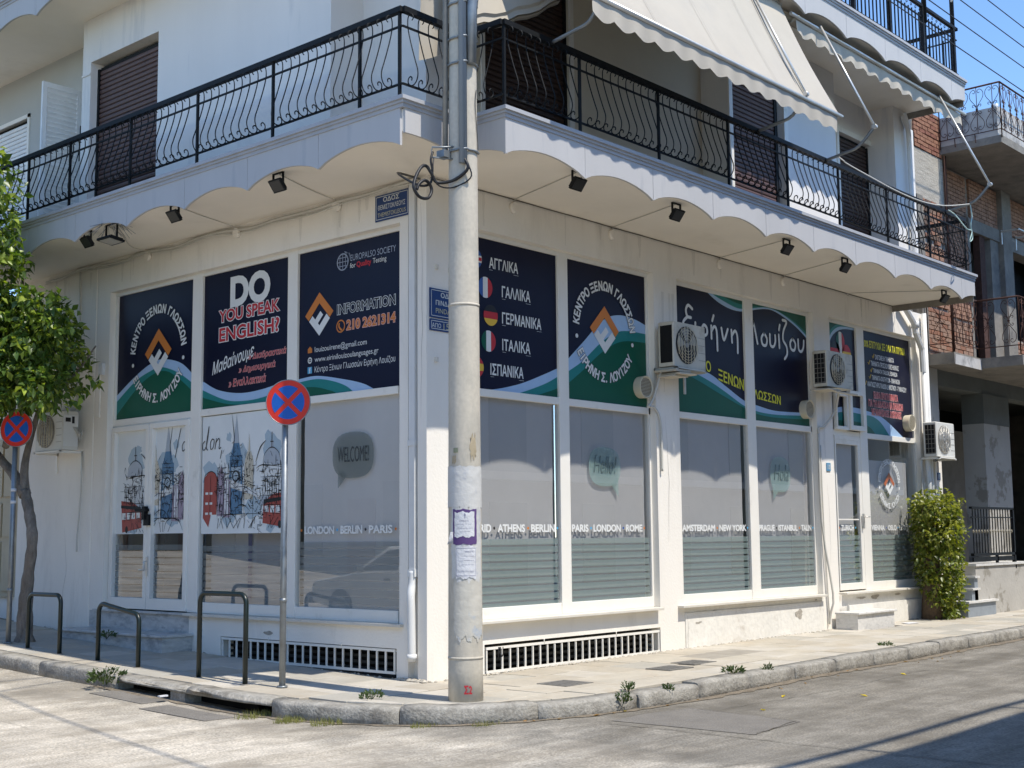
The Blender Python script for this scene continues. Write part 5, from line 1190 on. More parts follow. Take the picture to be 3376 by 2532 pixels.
bricks(14.14, 15.78, 4.98, 5.95, .28, 1, (1, 0, 1)); bricks(18.0, 19.2, 4.98, 5.85, .28, 1, (0, 1)); bricks(14.14, 15.78, 7.95, 8.98, .28, 1, (3, 1, 3)); bricks(13.10, 14.12, 5.95, 7.15, .03, 1, (1, 0, 3))
bricks(14.14, 15.78, 5.95, 7.95, .28, 1); bricks(15.95, 19.9, 8.14, 8.98, .28, 1)
o = npart("brick_remainder", rest, mat("brick_mixed", (.36, .20, .13), .95, .35, 6, bump=.5), kind='stuff')
# upper balcony with parapet
w = MB(); w.prism([(14.0, .3, 9.0), (14.0, -1.2, 9.0), (24, -1.2, 9.0), (24, .3, 9.0)], (0, 0, .14)); npart("high_balcony_slab", jit(w, .005), CONC)
w = MB(); w.box(14.04, -1.12, 9.14, 14.2, .1, 9.72); w.box(14.2, -1.12, 9.14, 24, -.98, 9.76); npart("parapet", jit(w, .01), STAINW)
w = MB()
for k in range(3): w.tube([(14.0, -.3-.2*k, 9.25), (13.92, -.34-.2*k, 9.06+.0*k)], .010, 5)
npart("bent_rebar", w, RUST)
def scroll_motif():
    w_ = MB(); h = .90; t = .0075
    w_.tube([(0, 0, 0), (0, 0, h)], t, 5)
    def cs(cx, cz, r0, r1, a0, a1, n=12): return [(cx+(r0+(r1-r0)*k/n)*cos(a0+(a1-a0)*k/n), 0, cz+(r0+(r1-r0)*k/n)*sin(a0+(a1-a0)*k/n)) for k in range(n+1)]
    for sx in (-1, 1):
        for z0, sg in ((.04, 1), (.86, -1)):
            pts = cs(.048, .07, .012, .045, -1.6, 2.6, 10)
            big = [(.01, 0, .36), (.05, 0, .30), (.115, 0, .20), (.125, 0, .11), (.09, 0, .045), (.045, 0, .03), (.02, 0, .065), (.04, 0, .10), (.065, 0, .085)]
            big = spline(big, 3); w_.tube([(sx*p[0]*1.05, 0, (z0-.04*sg)+sg*(p[2]+.02)) for p in big], t*.8, 4)
        for z0, sg in ((.43, -1), (.49, 1)):
            c = [(.01, 0, 0), (.04, 0, .05), (.075, 0, .065), (.085, 0, .035), (.06, 0, .02)]; c = spline(c, 3); w_.tube([(sx*p[0], 0, z0+sg*p[2]) for p in c], t*.8, 4)
    w_.box(-.02, -.01, .44, .02, .01, .48)
    return mesh_of(w_, "scroll_panel", RUST)
SCR = scroll_motif()
def ornate(parent, pts, z, every=.33):
    for a, b in zip(pts[:-1], pts[1:]):
        a, b = Vector(a), Vector(b); d = b-a; L_ = d.length; d.normalize(); n = max(1, int(L_/every+.5)); ang = atan2(d.y, d.x)
        w_ = MB(); w_.tube([(a.x, a.y, z+.98), (b.x, b.y, z+.98)], .018, 6); w_.tube([(a.x, a.y, z+.07), (b.x, b.y, z+.07)], .010, 5); w_.tube([(a.x, a.y, z-.1), (a.x, a.y, z+.98)], .012, 5); w_.tube([(b.x, b.y, z-.1), (b.x, b.y, z+.98)], .012, 5)
        w_.build("iron_rail", RUST, parent)
        for k in range(n): q = a+d*(L_*(k+.5)/n); inst(SCR, "scroll_panel", parent, (q.x, q.y, z+.08), (0, 0, ang))
o1 = empty("ornate_railing", (12.9, -.5, 5.05), "rusty scrolled railing of the lower balcony"); o1.parent = N; o1.location = Vector((12.9, -.5, 5.05))-Vector(WL[N.name]); WL[o1.name] = (12.9, -.5, 5.05)
ornate(o1, [(12.92, -.05), (12.92, -.53)], 5.07, .45); ornate(o1, [(12.92, -.53), (14.08, -.53), (14.08, -1.31), (22, -1.31)], 5.07)
o2 = empty("ornate_railing", (14, -1.2, 9.2), "rusty scrolled railing of the top balcony"); o2.parent = N; o2.location = Vector((14, -1.2, 9.2))-Vector(WL[N.name]); WL[o2.name] = (14, -1.2, 9.2)
ornate(o2, [(13.98, -.02), (13.98, -1.22), (23.5, -1.22)], 9.18)
w = MB(); w.tube([(14.14, -.02, 4.9), (14.14, -.02, 9.75)], .03, 6); w.tube([(12.84, -.03, 3.2), (12.84, -.03, 5.7)], .018, 5); npart("dark_drainpipe", w, RUST)
w = MB(); w.tube([(14.6, -.9, 9.85), (14.6, -.9, 9.95)], .05, 8); w.tube([(14.6, -.9, 9.9), (14.9, -.9, 9.88)], .025, 6); npart("white_wall_lamp", w, WPIPE)
# entrance steps and railing
gN = gz(13, 0)+KH
w = MB(); w.box(13.22, -.60, .1, 16.0, .06, 1.10); npart("landing_wall", w, STAINW if False else OLDPL)
w = MB(); w.box(13.18, -.63, 1.10, 16.0, .06, 1.14); npart("landing_slab", w, MARBLEW)
for k, (xa, zt) in enumerate(((12.60, .50), (12.92, .72), (13.05, .93))):
    w = MB(); w.box(xa+.04, -.62-.05*(k == 0), .1, 13.9 if k == 0 else 13.24, -.03, zt-.035); npart("entrance_step", w, mat("blue_grey_marble", (.26, .29, .32), .5, .15, 6))
    w = MB(); w.box(xa, -.66-.05*(k == 0), zt-.035, 13.95 if k == 0 else 13.26, -.03, zt); npart("step_tread", w, MARBLEW)
hr = empty("landing_railing", (14.5, -.56, 1.14), "black iron railing round the raised landing"); hr.parent = N; hr.location = Vector((14.5, -.56, 1.14))-Vector(WL[N.name]); WL[hr.name] = (14.5, -.56, 1.14)
w = MB(); w.box(13.20, -.60, 2.13, 15.20, -.54, 2.17); w.box(13.2, -.59, 1.97, 15.2, -.56, 1.99); w.box(15.14, -.60, 1.02, 15.2, -.54, 2.15); w.box(13.20, -.60, 1.28, 15.2, -.54, 1.33); w.box(14.3, -.59, 1.14, 14.36, -.55, 1.3); w.box(13.2, -.59, 1.18, 15.2, -.56, 1.26); w.build("rail_frame", IRON, hr)
w = MB(); w.box(-.008, -.008, 0, .008, .008, .82); me = mesh_of(w, "rail_bar", IRON)
w = MB(); w.tube([(0, 0, -.045), (0, 0, 0), (0, 0, .045)], [.004, .022, .004], 8); me2 = mesh_of(w, "bar_knob", mat("dull_brass", (.25, .22, .16), .5))
for k in range(15): x = 13.28+k*.13; inst(me, "rail_bar", hr, (x, -.57, 1.31)); inst(me2, "bar_knob", hr, (x, -.572, 1.72))

# plain building far right and beyond, left neighbour with a beige door
NB = empty("beige_house", (0, 9, .6), "pale house with a beige metal door past the orange tree", "building")
w = MB(); w.box(.12, 8.92, .2, .4, 16, 5.6); w.build("wall", WALL, NB)
w = MB(); w.box(.12, 11.0, 5.6, 6, 16, 5.8); w.build("roof_edge", CONC, NB)
beige = mat("beige_metal_door", (.50, .43, .30), .6, .08, 3)
w = MB(); w.box(.06, 9.0, .86, .12, 9.9, 3.3); d_ = w.build("door", beige, NB)
w = MB()
for z0, z1 in ((.95, 1.7), (1.78, 2.3), (2.4, 3.2)): w.box(.03, 9.08, z0, .06, 9.42, z1); w.box(.03, 9.48, z0, .06, 9.82, z1)
w.build("door_panel", beige, d_)
w = MB(); w.box(.02, 9.86, 1.95, .06, 9.94, 1.98); w.build("door_handle", IRON, d_)

# across the right street: tall block whose roof edge throws the corner shadow
F = empty("apartment_block", (10, -10.4, 0), "pale apartment block on the far side of the right street", "building")
w = MB(); w.box(-3.2, -22, -.1, 34, -9.9, 8.62); w.build("wall", mat("opposite_wall", (.46, .44, .40), .9), F)
w = MB(); w.box(-3.2, -9.9, 3.0, 34, -9.35, 3.18); w.box(-3.2, -9.9, 5.95, 34, -9.35, 6.13); w.build("balcony_slab", WALL, F)
w = MB(); w.tube([(-3.2, -9.9, 9.15), (34, -9.9, 9.15)], .055, 6)
for k in range(12): w.tube([(-3+k*3, -9.9, 8.6), (-3+k*3, -9.9, 9.15)], .03, 5)
w.build("roof_rail", IRON, F)
for k in range(9):
    for z in (.6, 3.4, 6.3):
        x = -1.6+k*3.4; w = MB(); w.box(x, -9.895, z, x+1.3, -9.87, z+1.9); w.build("window", mat("opposite_window", (.05, .05, .055), .2), F)
E2 = empty("low_terrace", (-14, 10, 0), "row of pale low houses across the left street", "building")
w = MB(); w.box(-22, -4, -.1, -11.8, 34, 6.8); w.build("wall", mat("opposite_wall_warm", (.20, .20, .18), .9), E2)
for k in range(9):
    y = -2.5+k*3.7; w = MB(); w.box(-11.8, y, 1.3, -11.77, y+1.4, 3.1); w.build("window", mat("opposite_window", (.05, .05, .055), .2), E2)
    w = MB(); w.box(-11.8, y+1.7, .4, -11.76, y+2.7, 2.7); w.build("door", mat("opposite_door", (.10, .06, .04), .5), E2)
w = MB(); w.box(-11.8, -4, .0, -10.4, 34, .35); o = w.build("opposite_pavement", PATCH); o['kind'] = 'structure'

# ------------------------------------------------------------------ white car parked across the left street (seen mirrored in the glass)
CX, CYF, CZ0 = -5.25, 8.55, gz(-5, 6.5)
CA = empty("parked_car", (CX-.82, CYF-2.1, CZ0), "old white saloon parked on the far side of the left street", "car")
prof = [(0, .38), (.02, .62), (.12, .74), (1.0, .86), (1.18, .90), (1.85, 1.34), (2.9, 1.38), (3.55, .98), (4.15, .93), (4.22, .6), (4.2, .36), (3.75, .25), (3.1, .25), (1.1, .25), (.5, .27)]
def cpt(t, z, side_): 
    inset = .0 if z < .9 else (z-.9)*.42
    return (CX-.82+side_*(.82-inset), CYF-t, CZ0+z)
w = MB(); n = len(prof)
w.add([cpt(t, z, 1) for t, z in prof]+[cpt(t, z, -1) for t, z in prof], [tuple(range(n)), tuple(range(2*n-1, n-1, -1))]+[(i, n+i, n+(i+1) % n, (i+1) % n) for i in range(n)])
w.build("body", mat("white_car_paint", (.72, .72, .70), .25, .02, 2), CA, bevel=.02)
for sd_ in (1, -1):
    for quad in ([(1.32, .93), (1.90, 1.28), (2.28, 1.31), (2.28, .95)], [(2.36, .95), (2.36, 1.31), (2.86, 1.32), (3.30, 1.0), (3.30, .97)]):
        w = MB(); c = [Vector(cpt(t, z, sd_))+Vector((sd_*.012, 0, 0)) for t, z in quad]; w.add(c, [tuple(range(len(c)))]); w.build("side_window", flat("car_window_dark", (.02, .025, .025), .1), CA)
    for t in (.82, 3.35):
        w = MB(); x = CX-.82+sd_*.70; w.tube([(x-sd_*.02, CYF-t, CZ0+.30), (x+sd_*.14, CYF-t, CZ0+.30)], .30, 22); wh = w.build("wheel", flat("tyre_rubber", (.02, .02, .02), .8), CA)
        w = MB(); w.tube([(x+sd_*.14, CYF-t, CZ0+.30), (x+sd_*.155, CYF-t, CZ0+.30)], .18, 16); w.build("rim", GALV, wh)
w = MB(); w.add([(CX-.82+.60, CYF-1.20, CZ0+.93), (CX-.82-.60, CYF-1.20, CZ0+.93), (CX-.82-.52, CYF-1.82, CZ0+1.335), (CX-.82+.52, CYF-1.82, CZ0+1.335)], [(0, 1, 2, 3)]); 
for v in w.v: v += Vector((0, .012, .012))
w.build("windscreen", flat("car_window_dark", (.02, .025, .025), .1), CA)
w = MB(); w.box(CX-.30, CYF-.01, CZ0+.55, CX-.06, CYF+.02, CZ0+.68); w.build("headlight", GALV, CA)
w = MB(); w.box(CX-1.58, CYF-.01, CZ0+.55, CX-1.34, CYF+.02, CZ0+.68); w.build("headlight", GALV, CA)
w = MB(); w.box(CX-1.66, CYF-.05, CZ0+.34, CX+.02, CYF+.06, CZ0+.48); w.build("bumper", flat("bumper_grey", (.10, .10, .10), .6), CA)
w = MB(); w.box(CX+.0, CYF-1.42, CZ0+.92, CX+.16, CYF-1.32, CZ0+1.04); w.build("wing_mirror", flat("bumper_grey", (.10, .10, .10), .6), CA)
w = MB(); w.box(CX+.0, CYF-2.1, CZ0+.76, CX+.015, CYF-1.95, CZ0+.80); w.build("door_handle", BLACK, CA)

# ------------------------------------------------------------------ fixtures on the white building
def aircon(name, loc, rz, wd_, h, label, dirty=0, fan=.5, pale=False):
    "front faces local -y, back against the wall at y=0; local x from 0 to width"
    o = empty(name, loc, label, "air conditioner", "air conditioner outdoor units on the walls", rz); dp = .25; cm = mat("yellowed_casing", (.60, .56, .46), .6, .10, 3, stain=(.40, .34, .25), stain_scale=5, stain_lo=.52, stain_hi=.75, coord="obj") if dirty else ACW
    w_ = MB(); w_.cbox(0, -dp-.09, 0, wd_, -.09, h, .012); w_.build("casing", cm, o, local=True)
    fc = (wd_*.40, h*.5); r = min(h*.43, wd_*.33)
    w_ = MB(); w_.tube([(fc[0], -dp-.088, fc[1]), (fc[0], -dp-.096, fc[1])], r, 28); w_.build("fan_recess", ACD if dirty else ACG, o, local=True)
    w_ = MB()
    for k in range(3 if dirty else 5):
        a = k*2*pi/5+.4; w_.add([(fc[0]+.03*cos(a), -dp-.10, fc[1]+.03*sin(a)), (fc[0]+r*.88*cos(a-.35), -dp-.102, fc[1]+r*.88*sin(a-.35)), (fc[0]+r*.92*cos(a+.1), -dp-.10, fc[1]+r*.92*sin(a+.1)), (fc[0]+r*.85*cos(a+.45), -dp-.098, fc[1]+r*.85*sin(a+.45))], [(0, 1, 2, 3)])
    w_.tube([(fc[0], -dp-.096, fc[1]), (fc[0], -dp-.108, fc[1])], .035, 12)
    w_.build("fan", mat("grey_fan_blade", (.34, .34, .32), .5, coord='obj'), o, local=True)
    w_ = MB()
    for rr in [r*q for q in ((.35, .5, .65, .8, .93) if not pale else (.3, .6, .93))]: w_.tube([(fc[0]+rr*cos(2*pi*i/24), -dp-.112, fc[1]+rr*sin(2*pi*i/24)) for i in range(24)], .0035, 4, closed=True)
    for k in range(-3, 4):
        xx = r*.28*k; hh = sqrt(max(r*r-xx*xx, 0)); w_.tube([(fc[0]+xx, -dp-.116, fc[1]-hh), (fc[0]+xx, -dp-.116, fc[1]+hh)], .005, 4)
    w_.build("fan_grille", ALU if pale else VENTB, o, local=True)
    w_ = MB(); w_.box(-.003, -dp-.07, .05, .0, -.13, h-.05); fn = w_.build("side_coil", BLACK, o, local=True)
    if dirty != 1:
        w_ = MB()
        for k in range(6): w_.box(-.008, -dp-.07, .06+k*(h-.12)/6, -.003, -.13, .066+k*(h-.12)/6)
        for k in range(3): w_.box(-.008, -dp-.06+k*.06, .05, -.003, -dp-.055+k*.06, h-.05)
        w_.build("side_guard", ACG, o, local=True)
    w_ = MB()
    for k in range(4): w_.box(wd_*.78, -dp-.094, h*(.2+.17*k), wd_*.97, -dp-.09, h*(.2+.17*k)+.006)
    w_.build("front_panel_ribs", ACG, o, local=True)
    w_ = MB(); w_.box(.02, -dp-.12, -.045, .06, .0, -.012); w_.box(wd_-.06, -dp-.12, -.045, wd_-.02, .0, -.012); w_.box(.02, -dp-.12, -.03, wd_-.02, -dp-.08, -.01); w_.box(.02, -.02, -.3, .06, 0, 0); w_.box(wd_-.06, -.02, -.3, wd_-.02, 0, 0)
    w_.build("wall_bracket", FRAME if not dirty else ALU, o, local=True); return o
aircon("air_conditioner", (4.25, 0, 3.93), 0, .77, .60, "yellowed air conditioner unit beside the brushed name poster", 1)
o = aircon("air_conditioner", (8.44, 0, 4.0), 0, .88, .57, "grimy air conditioner above the small sliding windows of the side door", 2)
lettering("maker_mark", lambda s, z, d: Vector((s, d, z)), o, [("FU", .75, .40, .83, .50, dict(bold=.04))], INKD, -.345)
o.children[-1].location = (0, 0, 0)
for v in o.children[-1].data.vertices: v.co = Vector((v.co.x+WL[o.name][0], v.co.y, v.co.z+WL[o.name][2]))
aircon("air_conditioner", (12.42, 0, 3.06), 0, .78, .62, "clean white air conditioner at the far right end of the facade above the creeper", 0, pale=True)
o = aircon("air_conditioner", (0, 7.80, 3.0), -pi/2, .76, .56, "air conditioner on the left wall under the tree with a label sheet on its side", 0)
w = MB(); w.box(.763, -.33, .05, .768, -.1, .5); w.build("service_panel", WPIPE, o, local=True)
w = MB(); w.box(.768, -.30, .40, .771, -.22, .46); w.box(.768, -.20, .38, .771, -.16, .48); w.build("rating_label", INKD, o, local=True)
w = MB()
for k in range(4): w.tube(spline([(.77, -.18+.02*k, .33), (.83+.02*k, -.14, .22), (.80, -.08, .14+.03*k), (.78, -.03, .28)], 5), .006, 4)
w.build("loose_cables", WCABLE, o, local=True)
# cardboard / planks under the first unit
w = MB(); w.box(4.24, -.36, 3.86, 4.62, -.02, 3.885); w.box(4.30, -.40, 3.83, 4.70, -.10, 3.85); w.box(4.27, -.33, 3.80, 4.60, -.06, 3.822)
tag(jit(w, .008).build("packing_boards", mat("old_cardboard", (.56, .51, .41), .9)), "old pale boards wedged under the yellowed air conditioner", "boards")
w = MB(); w.box(8.42, -.38, 3.94, 8.80, -.05, 3.965); w.box(8.60, -.42, 3.90, 9.30, -.36, 3.925)
tag(jit(w, .006).build("packing_boards", mat("old_cardboard", (.56, .51, .41), .9)), "pale boards under the grimy air conditioner over the side door", "boards")
def duct(x, label):
    o = empty("round_vent", (x, GL, 3.66), label, "vent", "round fan vents in the posters"); r = .145
    w_ = MB(); n = 30
    for a, b, ra, rb in ((0, -.12, r*1.0, r*1.03), (-.12, -.125, r*1.03, r*.98), (-.125, -.11, r*.98, r*.86)):
        o_ = len(w_.v)
        for k in range(n): t = 2*pi*k/n; w_.v += [Vector((ra*cos(t), a, ra*sin(t))), Vector((rb*cos(t), b, rb*sin(t)))]
        for k in range(n): j = (k+1) % n; w_.f.append((o_+2*k, o_+2*k+1, o_+2*j+1, o_+2*j)); w_.sm.append(True)
    w_.build("vent_collar", VENTB, o, local=True)
    w_ = MB(); w_.tube([(0, -.10, 0), (0, -.108, 0)], r*.88, 26); w_.build("vent_mesh", VENTG, o, local=True)
    w_ = MB()
    for k in range(-6, 7): z = k*.019; h = sqrt(max((r*.87)**2-z*z, 0)); w_.box(-h, -.114, z-.003, h, -.108, z+.003)
    w_.build("vent_slats", VENTB, o, local=True); return o
duct(4.10, "beige round vent under the emblem poster in the first bay"); duct(8.50, "beige round vent at the lower right of the brushed name poster"); duct(12.20, "beige round vent in the poster of course lists, the sunlit one")
# street name plates
def plate(P, s0, s1, z0, z1, loc, label, texts, th=.012, cuts=True):
    o = empty("street_sign", P((s0+s1)/2, z0, 0), label, "street sign")
    w_ = MB(); a, b = P(s0, z0, -.003), P(s1, z1, -.003-th); w_.box(a.x, a.y, a.z, b.x, b.y, b.z); w_.build("plate", SIGNB, o, bevel=.002)
    f = Flat(P); e = .018; t = .007; d = -.003-th-.002
    for q in ((s0+e, z0+e, s1-e, z0+e+t), (s0+e, z1-e-t, s1-e, z1-e), (s0+e, z0+e, s0+e+t, z1-e), (s1-e-t, z0+e, s1-e, z1-e)): f.rect_(*q, d)
    f.done("border_line", SIGNW, o)
    for tx, m in texts: lettering("sign_lettering", P, o, [tx], m, d)
    return o
plate(PL, -.82, -.26, 5.30, 5.605, None, "blue enamel street sign high on the left facade under the balcony", [(("ΟΔΟΣ", -.68, 5.515, -.42, 5.57, dict(bold=.02)), SIGNW), (("ΘΕΜΙΣΤΟΚΛΕΟΥΣ", -.77, 5.43, -.32, 5.485, dict(bold=.01)), SIGNW), (("THEMISTOKLEOUS", -.775, 5.345, -.31, 5.395, dict(bold=.0)), SIGNY)])
plate(PR, .04, .60, 4.11, 4.44, None, "blue enamel street sign half hidden behind the concrete pole", [(("ΟΔΟΣ", .21, 4.345, .46, 4.40, dict(bold=.02)), SIGNW), (("ΠΙΝΔΑΡΟΥ", .13, 4.255, .53, 4.31, dict(bold=.01)), SIGNW), (("PINDAROU", .13, 4.165, .53, 4.22, dict(bold=.0)), SIGNY)])
plate(PR, .04, .60, 3.965, 4.095, None, "narrow blue house-number plate below the street sign by the pole", [(("ΑΠΟ", .07, 4.0, .21, 4.05, dict(bold=.01)), SIGNW), (("15-23", .25, 3.99, .50, 4.06, dict(bold=.0)), SIGNY)])
def numplate(x, z, label):
    o = empty("number_plate", (x, 0, z), label, "house number")
    w_ = MB(); w_.box(x, -.015, z, x+.13, -.003, z+.13); w_.build("plate", flat("pale_blue_enamel", (.10, .28, .45), .4), o, bevel=.002)
    lettering("number_lettering", PR, o, [("13", x+.03, z+.03, x+.10, z+.10, dict(bold=.02))], SIGNW, -.018)
numplate(8.94, 2.70, "small blue number plate on the pier left of the side door")
o = empty("number_plate", (13.10, -.02, 2.66), "small dark blue number plate on the white strip behind the last air conditioner", "house number")
w = MB(); w.box(13.10, -.035, 2.66, 13.22, -.023, 2.80); w.build("plate", SIGNB, o); lettering("number_lettering", PR, o, [("15", 13.125, 2.695, 13.195, 2.765, dict(bold=.02))], SIGNW, -.038)
w = MB()
for x, z in ((.13, 4.66), (.34, 4.65), (.12, 3.62), (.36, 3.58)): w.box(x, -.03, z, x+.04, 0, z+.05)
w.build("plugged_bracket_hole", SILL, B)
# soffit floodlights
def floodlight(loc, out, big, label):
    o = empty("floodlight", loc, label, "floodlight", "black floodlights under the balcony", out); k = 1.5 if big else 1.0
    w_ = MB(); hw = .085*k
    for s in (-1, 1): w_.box(s*hw-.006, -.012, -.13*k, s*hw+.006, .012, 0)
    w_.box(-hw, -.012, -.012, hw, .012, 0); w_.build("bracket", IRON, o, local=True)
    tilt = radians(52 if not big else 8); w_ = MB(); w_.box(-.10*k, -.014, -.075*k, .10*k, .014, .075*k)
    for q in range(5): w_.box(-.09*k+.045*k*q-.004, .014, -.06*k, -.09*k+.045*k*q+.004, .03, .06*k)
    M_ = Matrix.Translation((0, -.01, -.145*k)) @ Matrix.Rotation(tilt-pi/2 if False else (pi/2-tilt), 4, 'X')
    w_.v = [M_ @ v for v in w_.v]; w_.build("housing", IRON, o, local=True)
    w_ = MB(); w_.box(-.085*k, -.017, -.060*k, .085*k, -.0145, .060*k); w_.v = [M_ @ v for v in w_.v]; w_.build("lamp_glass", flat("floodlight_glass", (.35, .34, .30), .15) if big else flat("floodlight_glass_dim", (.02, .02, .02), .3), o, local=True)
    return o
for x, lb in ((1.06, "floodlight under the balcony nearest the concrete pole on the right street"), (2.98, "floodlight above the gap between the first two right bays"), (5.62, "floodlight over the brushed name poster"), (7.30, "floodlight above the right end of the name poster"), (10.78, "floodlight at the far right end of the balcony soffit")):
    floodlight((x, -1.30, 5.708), 0, False, lb)
for y, bg_, lb in ((1.13, False, "floodlight on the left soffit nearest the corner"), (3.11, False, "floodlight on the left soffit over the question poster"), (4.50, True, "large flat floodlight ringed with bird spikes on the left soffit"), (5.08, False, "floodlight at the left end of the soffit beside the large one")):
    floodlight((-1.17, y, 5.708), -pi/2, bg_, lb)
w = MB()
for k in range(26):
    a = U(0, 2*pi); w.tube([(-1.17+.10*cos(a), 4.50+.16*sin(a), 5.70), (-1.17+.26*cos(a+U(-.4, .4)), 4.50+.34*sin(a), 5.60+U(-.06, .06))], .003, 3)
tag(w.build("bird_spikes", GALV), "thin wire bird spikes round the large floodlight", "bird spikes")
def disk(P, s, label):
    a = P(s, 5.61 if P is PL else 5.60, 0); b = P(s, 5.61 if P is PL else 5.60, -.05); w_ = MB(); w_.cyl(a, b, .068, .060, 20)
    tag(w_.build("junction_box", WALL), label, "junction box", "round junction boxes under the soffit")
for s, lb in ((-5.46, "round junction box above the emblem poster on the left wall"), (-3.43, "round junction box above the question poster"), (-1.48, "round junction box left of the high street sign")): disk(PL, s, lb)
for s, lb in ((1.45, "round junction box above the language poster"), (3.38, "round junction box above the emblem poster on the right wall"), (5.96, "round junction box above the name poster"), (7.77, "round junction box above the end of the brushed name")): disk(PR, s, lb)
def cable(name, pts, r, m, label, cat="cable", n=5, sp=6, group=None):
    w_ = MB(); w_.tube(spline(pts, sp) if sp else pts, r, n); return tag(w_.build(name, m), label, cat, group)
pts = [(-.03, 8.2, 5.62)]
y = 7.7
while y > .25: pts.append((-.035+U(-.012, .012), y, 5.665+U(-.03, .012)-(.02 if int(y*2) % 3 == 0 else 0))); y -= .42
pts += [(-.05, .12, 5.67), (-.12, -.02, 5.63)]
cable("cable_bundle", pts, .022, WCABLE, "sagging white cable bundle along the top of the left wall")
cable("cable_bundle", [(p[0]-.01, p[1], p[2]-.035+U(-.02, .02)) for p in pts], .009, WCABLE, "thinner cable hanging below the white bundle on the left wall")
cable("cable_run", [(.05, -.02, 5.68)]+[(x, -.012, 5.70+U(-.006, .004)) for x in frange(1, 11.8, .6)], .006, CRACK, "thin dark cable along the right wall under the soffit")
for i, (a, b, lb) in enumerate((((-1.17, 1.13), (-.02, 1.48), "nearest the corner"), ((-1.17, 3.11), (-.02, 3.43), "over the question poster"), ((-1.17, 4.6), (-.02, 5.46), "by the large floodlight"))):
    cable("lamp_cable", [(a[0], a[1], 5.70), (-.75, (a[1]*2+b[1])/3+.06, 5.70), (-.3, b[1]-.02, 5.70), (-.04, b[1], 5.68)], .006, WCABLE, "soffit cable from floodlight to wall box, %s" % lb)
for i, (a, b, lb) in enumerate(((1.06, 1.45, "by the pole"), (2.98, 3.38, "over the emblem poster"), (5.62, 5.96, "over the name poster"), (7.30, 7.77, "past the name poster"), (10.78, 9.9, "at the right end"))):
    cable("lamp_cable", [(a, -1.30, 5.70), (a+(b-a)*.5, -.7, 5.702), (b, -.06, 5.70), (b, -.03, 5.66)], .006, WCABLE, "soffit cable from a right-hand floodlight, %s" % lb)
# down pipes and other pipes
P1 = empty("downpipe", (-.03, .21, KH), "white square downpipe in the groove beside the corner pier", "downpipe")
w = MB(); w.box(-.02, .17, 1.33, .06, .26, 5.70); w.box(-.03, .16, 1.28, .07, .27, 1.36); w.box(-.03, .16, 2.7, .07, .27, 2.76); w.build("pipe", WPIPE, P1)
w = MB(); w.tube(spline([(-.0, .215, 1.34), (-.01, .215, 1.20), (-.045, .20, 1.08), (-.05, .19, .9), (-.05, .18, .38)], 4), .045, 10); w.tube([(-.05, .18, .46), (-.05, .18, .40)], .055, 10); w.build("pipe_foot", WPIPE, P1)
P2 = empty("downpipe", (12.55, -.08, KH), "white downpipe cranking down the right end of the facade from the balcony", "downpipe")
w = MB(); w.tube([(11.75, -.10, 5.80), (12.02, -.10, 5.62), (12.26, -.10, 5.45), (12.28, -.10, 5.30), (12.52, -.10, 5.02), (12.54, -.10, 4.6)], .055, 8, smooth=False); w.tube([(12.55, -.10, 5.0), (12.55, -.10, .3)], .05, 8); w.tube([(12.28, -.10, 5.50), (12.28, -.10, 5.38)], .075, 8)
w.tube([(12.72, -.08, 5.7), (12.72, -.08, .3)], .045, 8); w.build("pipe", WPIPE, P2)
w = MB(); w.tube([(11.28, -.52, 9.05), (11.38, -.53, 8.86), (11.42, -.53, 8.70), (11.42, -.53, 6.1)], .045, 8, smooth=False); w.tube([(11.25, -.50, 9.0), (11.45, -.50, 8.82)], .04, 8)
tag(w.build("downpipe", WPIPE), "white downpipe on the upper pier at the right end", "downpipe")
cable("drain_hose", [(4.31, -.10, 3.92), (4.28, -.05, 3.70), (4.21, -.03, 3.52), (4.12, -.03, 3.42), (4.05, -.05, 3.39)], .020, WCABLE, "pale hose from the yellowed air conditioner to the window frame", "hose")
cable("drain_hose", [(4.10, -.02, 3.40), (4.24, -.03, 3.38), (4.35, -.03, 3.22), (4.37, -.03, 2.9), (4.37, -.03, 2.55)], .018, WCABLE, "pale hose running down the pier beside the first right bay", "hose")
cable("drain_hose", [(9.10, -.20, 4.0), (9.22, -.10, 3.85), (9.24, -.05, 3.70), (9.10, -.03, 3.55), (8.85, -.03, 3.40), (8.70, -.03, 3.38), (8.68, -.03, 3.30)], .020, WCABLE, "curved pale hose left of the small sliding windows", "hose")
cable("conduit", [(8.70, -.02, 3.3), (8.70, -.02, 1.9), (8.80, -.115, .78), (8.80, -.07, .5), (8.80, -.03, .3)], .018, WCABLE, "white conduit down the pier to the pavement left of the side door", "conduit", sp=3)
cable("conduit", [(8.75, -.02, 3.1), (8.76, -.02, 1.9), (8.84, -.02, .3)], .010, WCABLE, "thin second conduit beside the one left of the side door", "conduit", sp=3)
cable("conduit", [(-.02, 7.24, 5.66), (-.02, 7.22, 4.9), (-.02, 7.24, 3.6)], .016, WCABLE, "vertical conduit on the left wall above the air conditioner", "conduit", sp=3)
cable("conduit", [(-.02, 7.05, 2.98), (-.03, 7.03, 2.4), (-.04, 7.08, 1.75), (-.05, 7.06, 1.55)], .012, WCABLE, "white drip tube under the air conditioner on the left wall", "conduit", sp=3)
cable("conduit", [(12.98, -.03, 3.05), (12.46, -.03, 3.0), (12.44, -.03, 1.8)], .014, WCABLE, "cable dropping beside the last air conditioner", "conduit", sp=3)
w = MB(); w.box(-.05, 6.52, 4.05, 0, 6.62, 4.22); tag(w.build("switch_box", WPIPE, bevel=.004), "small white switch box left of the emblem poster", "switch box")

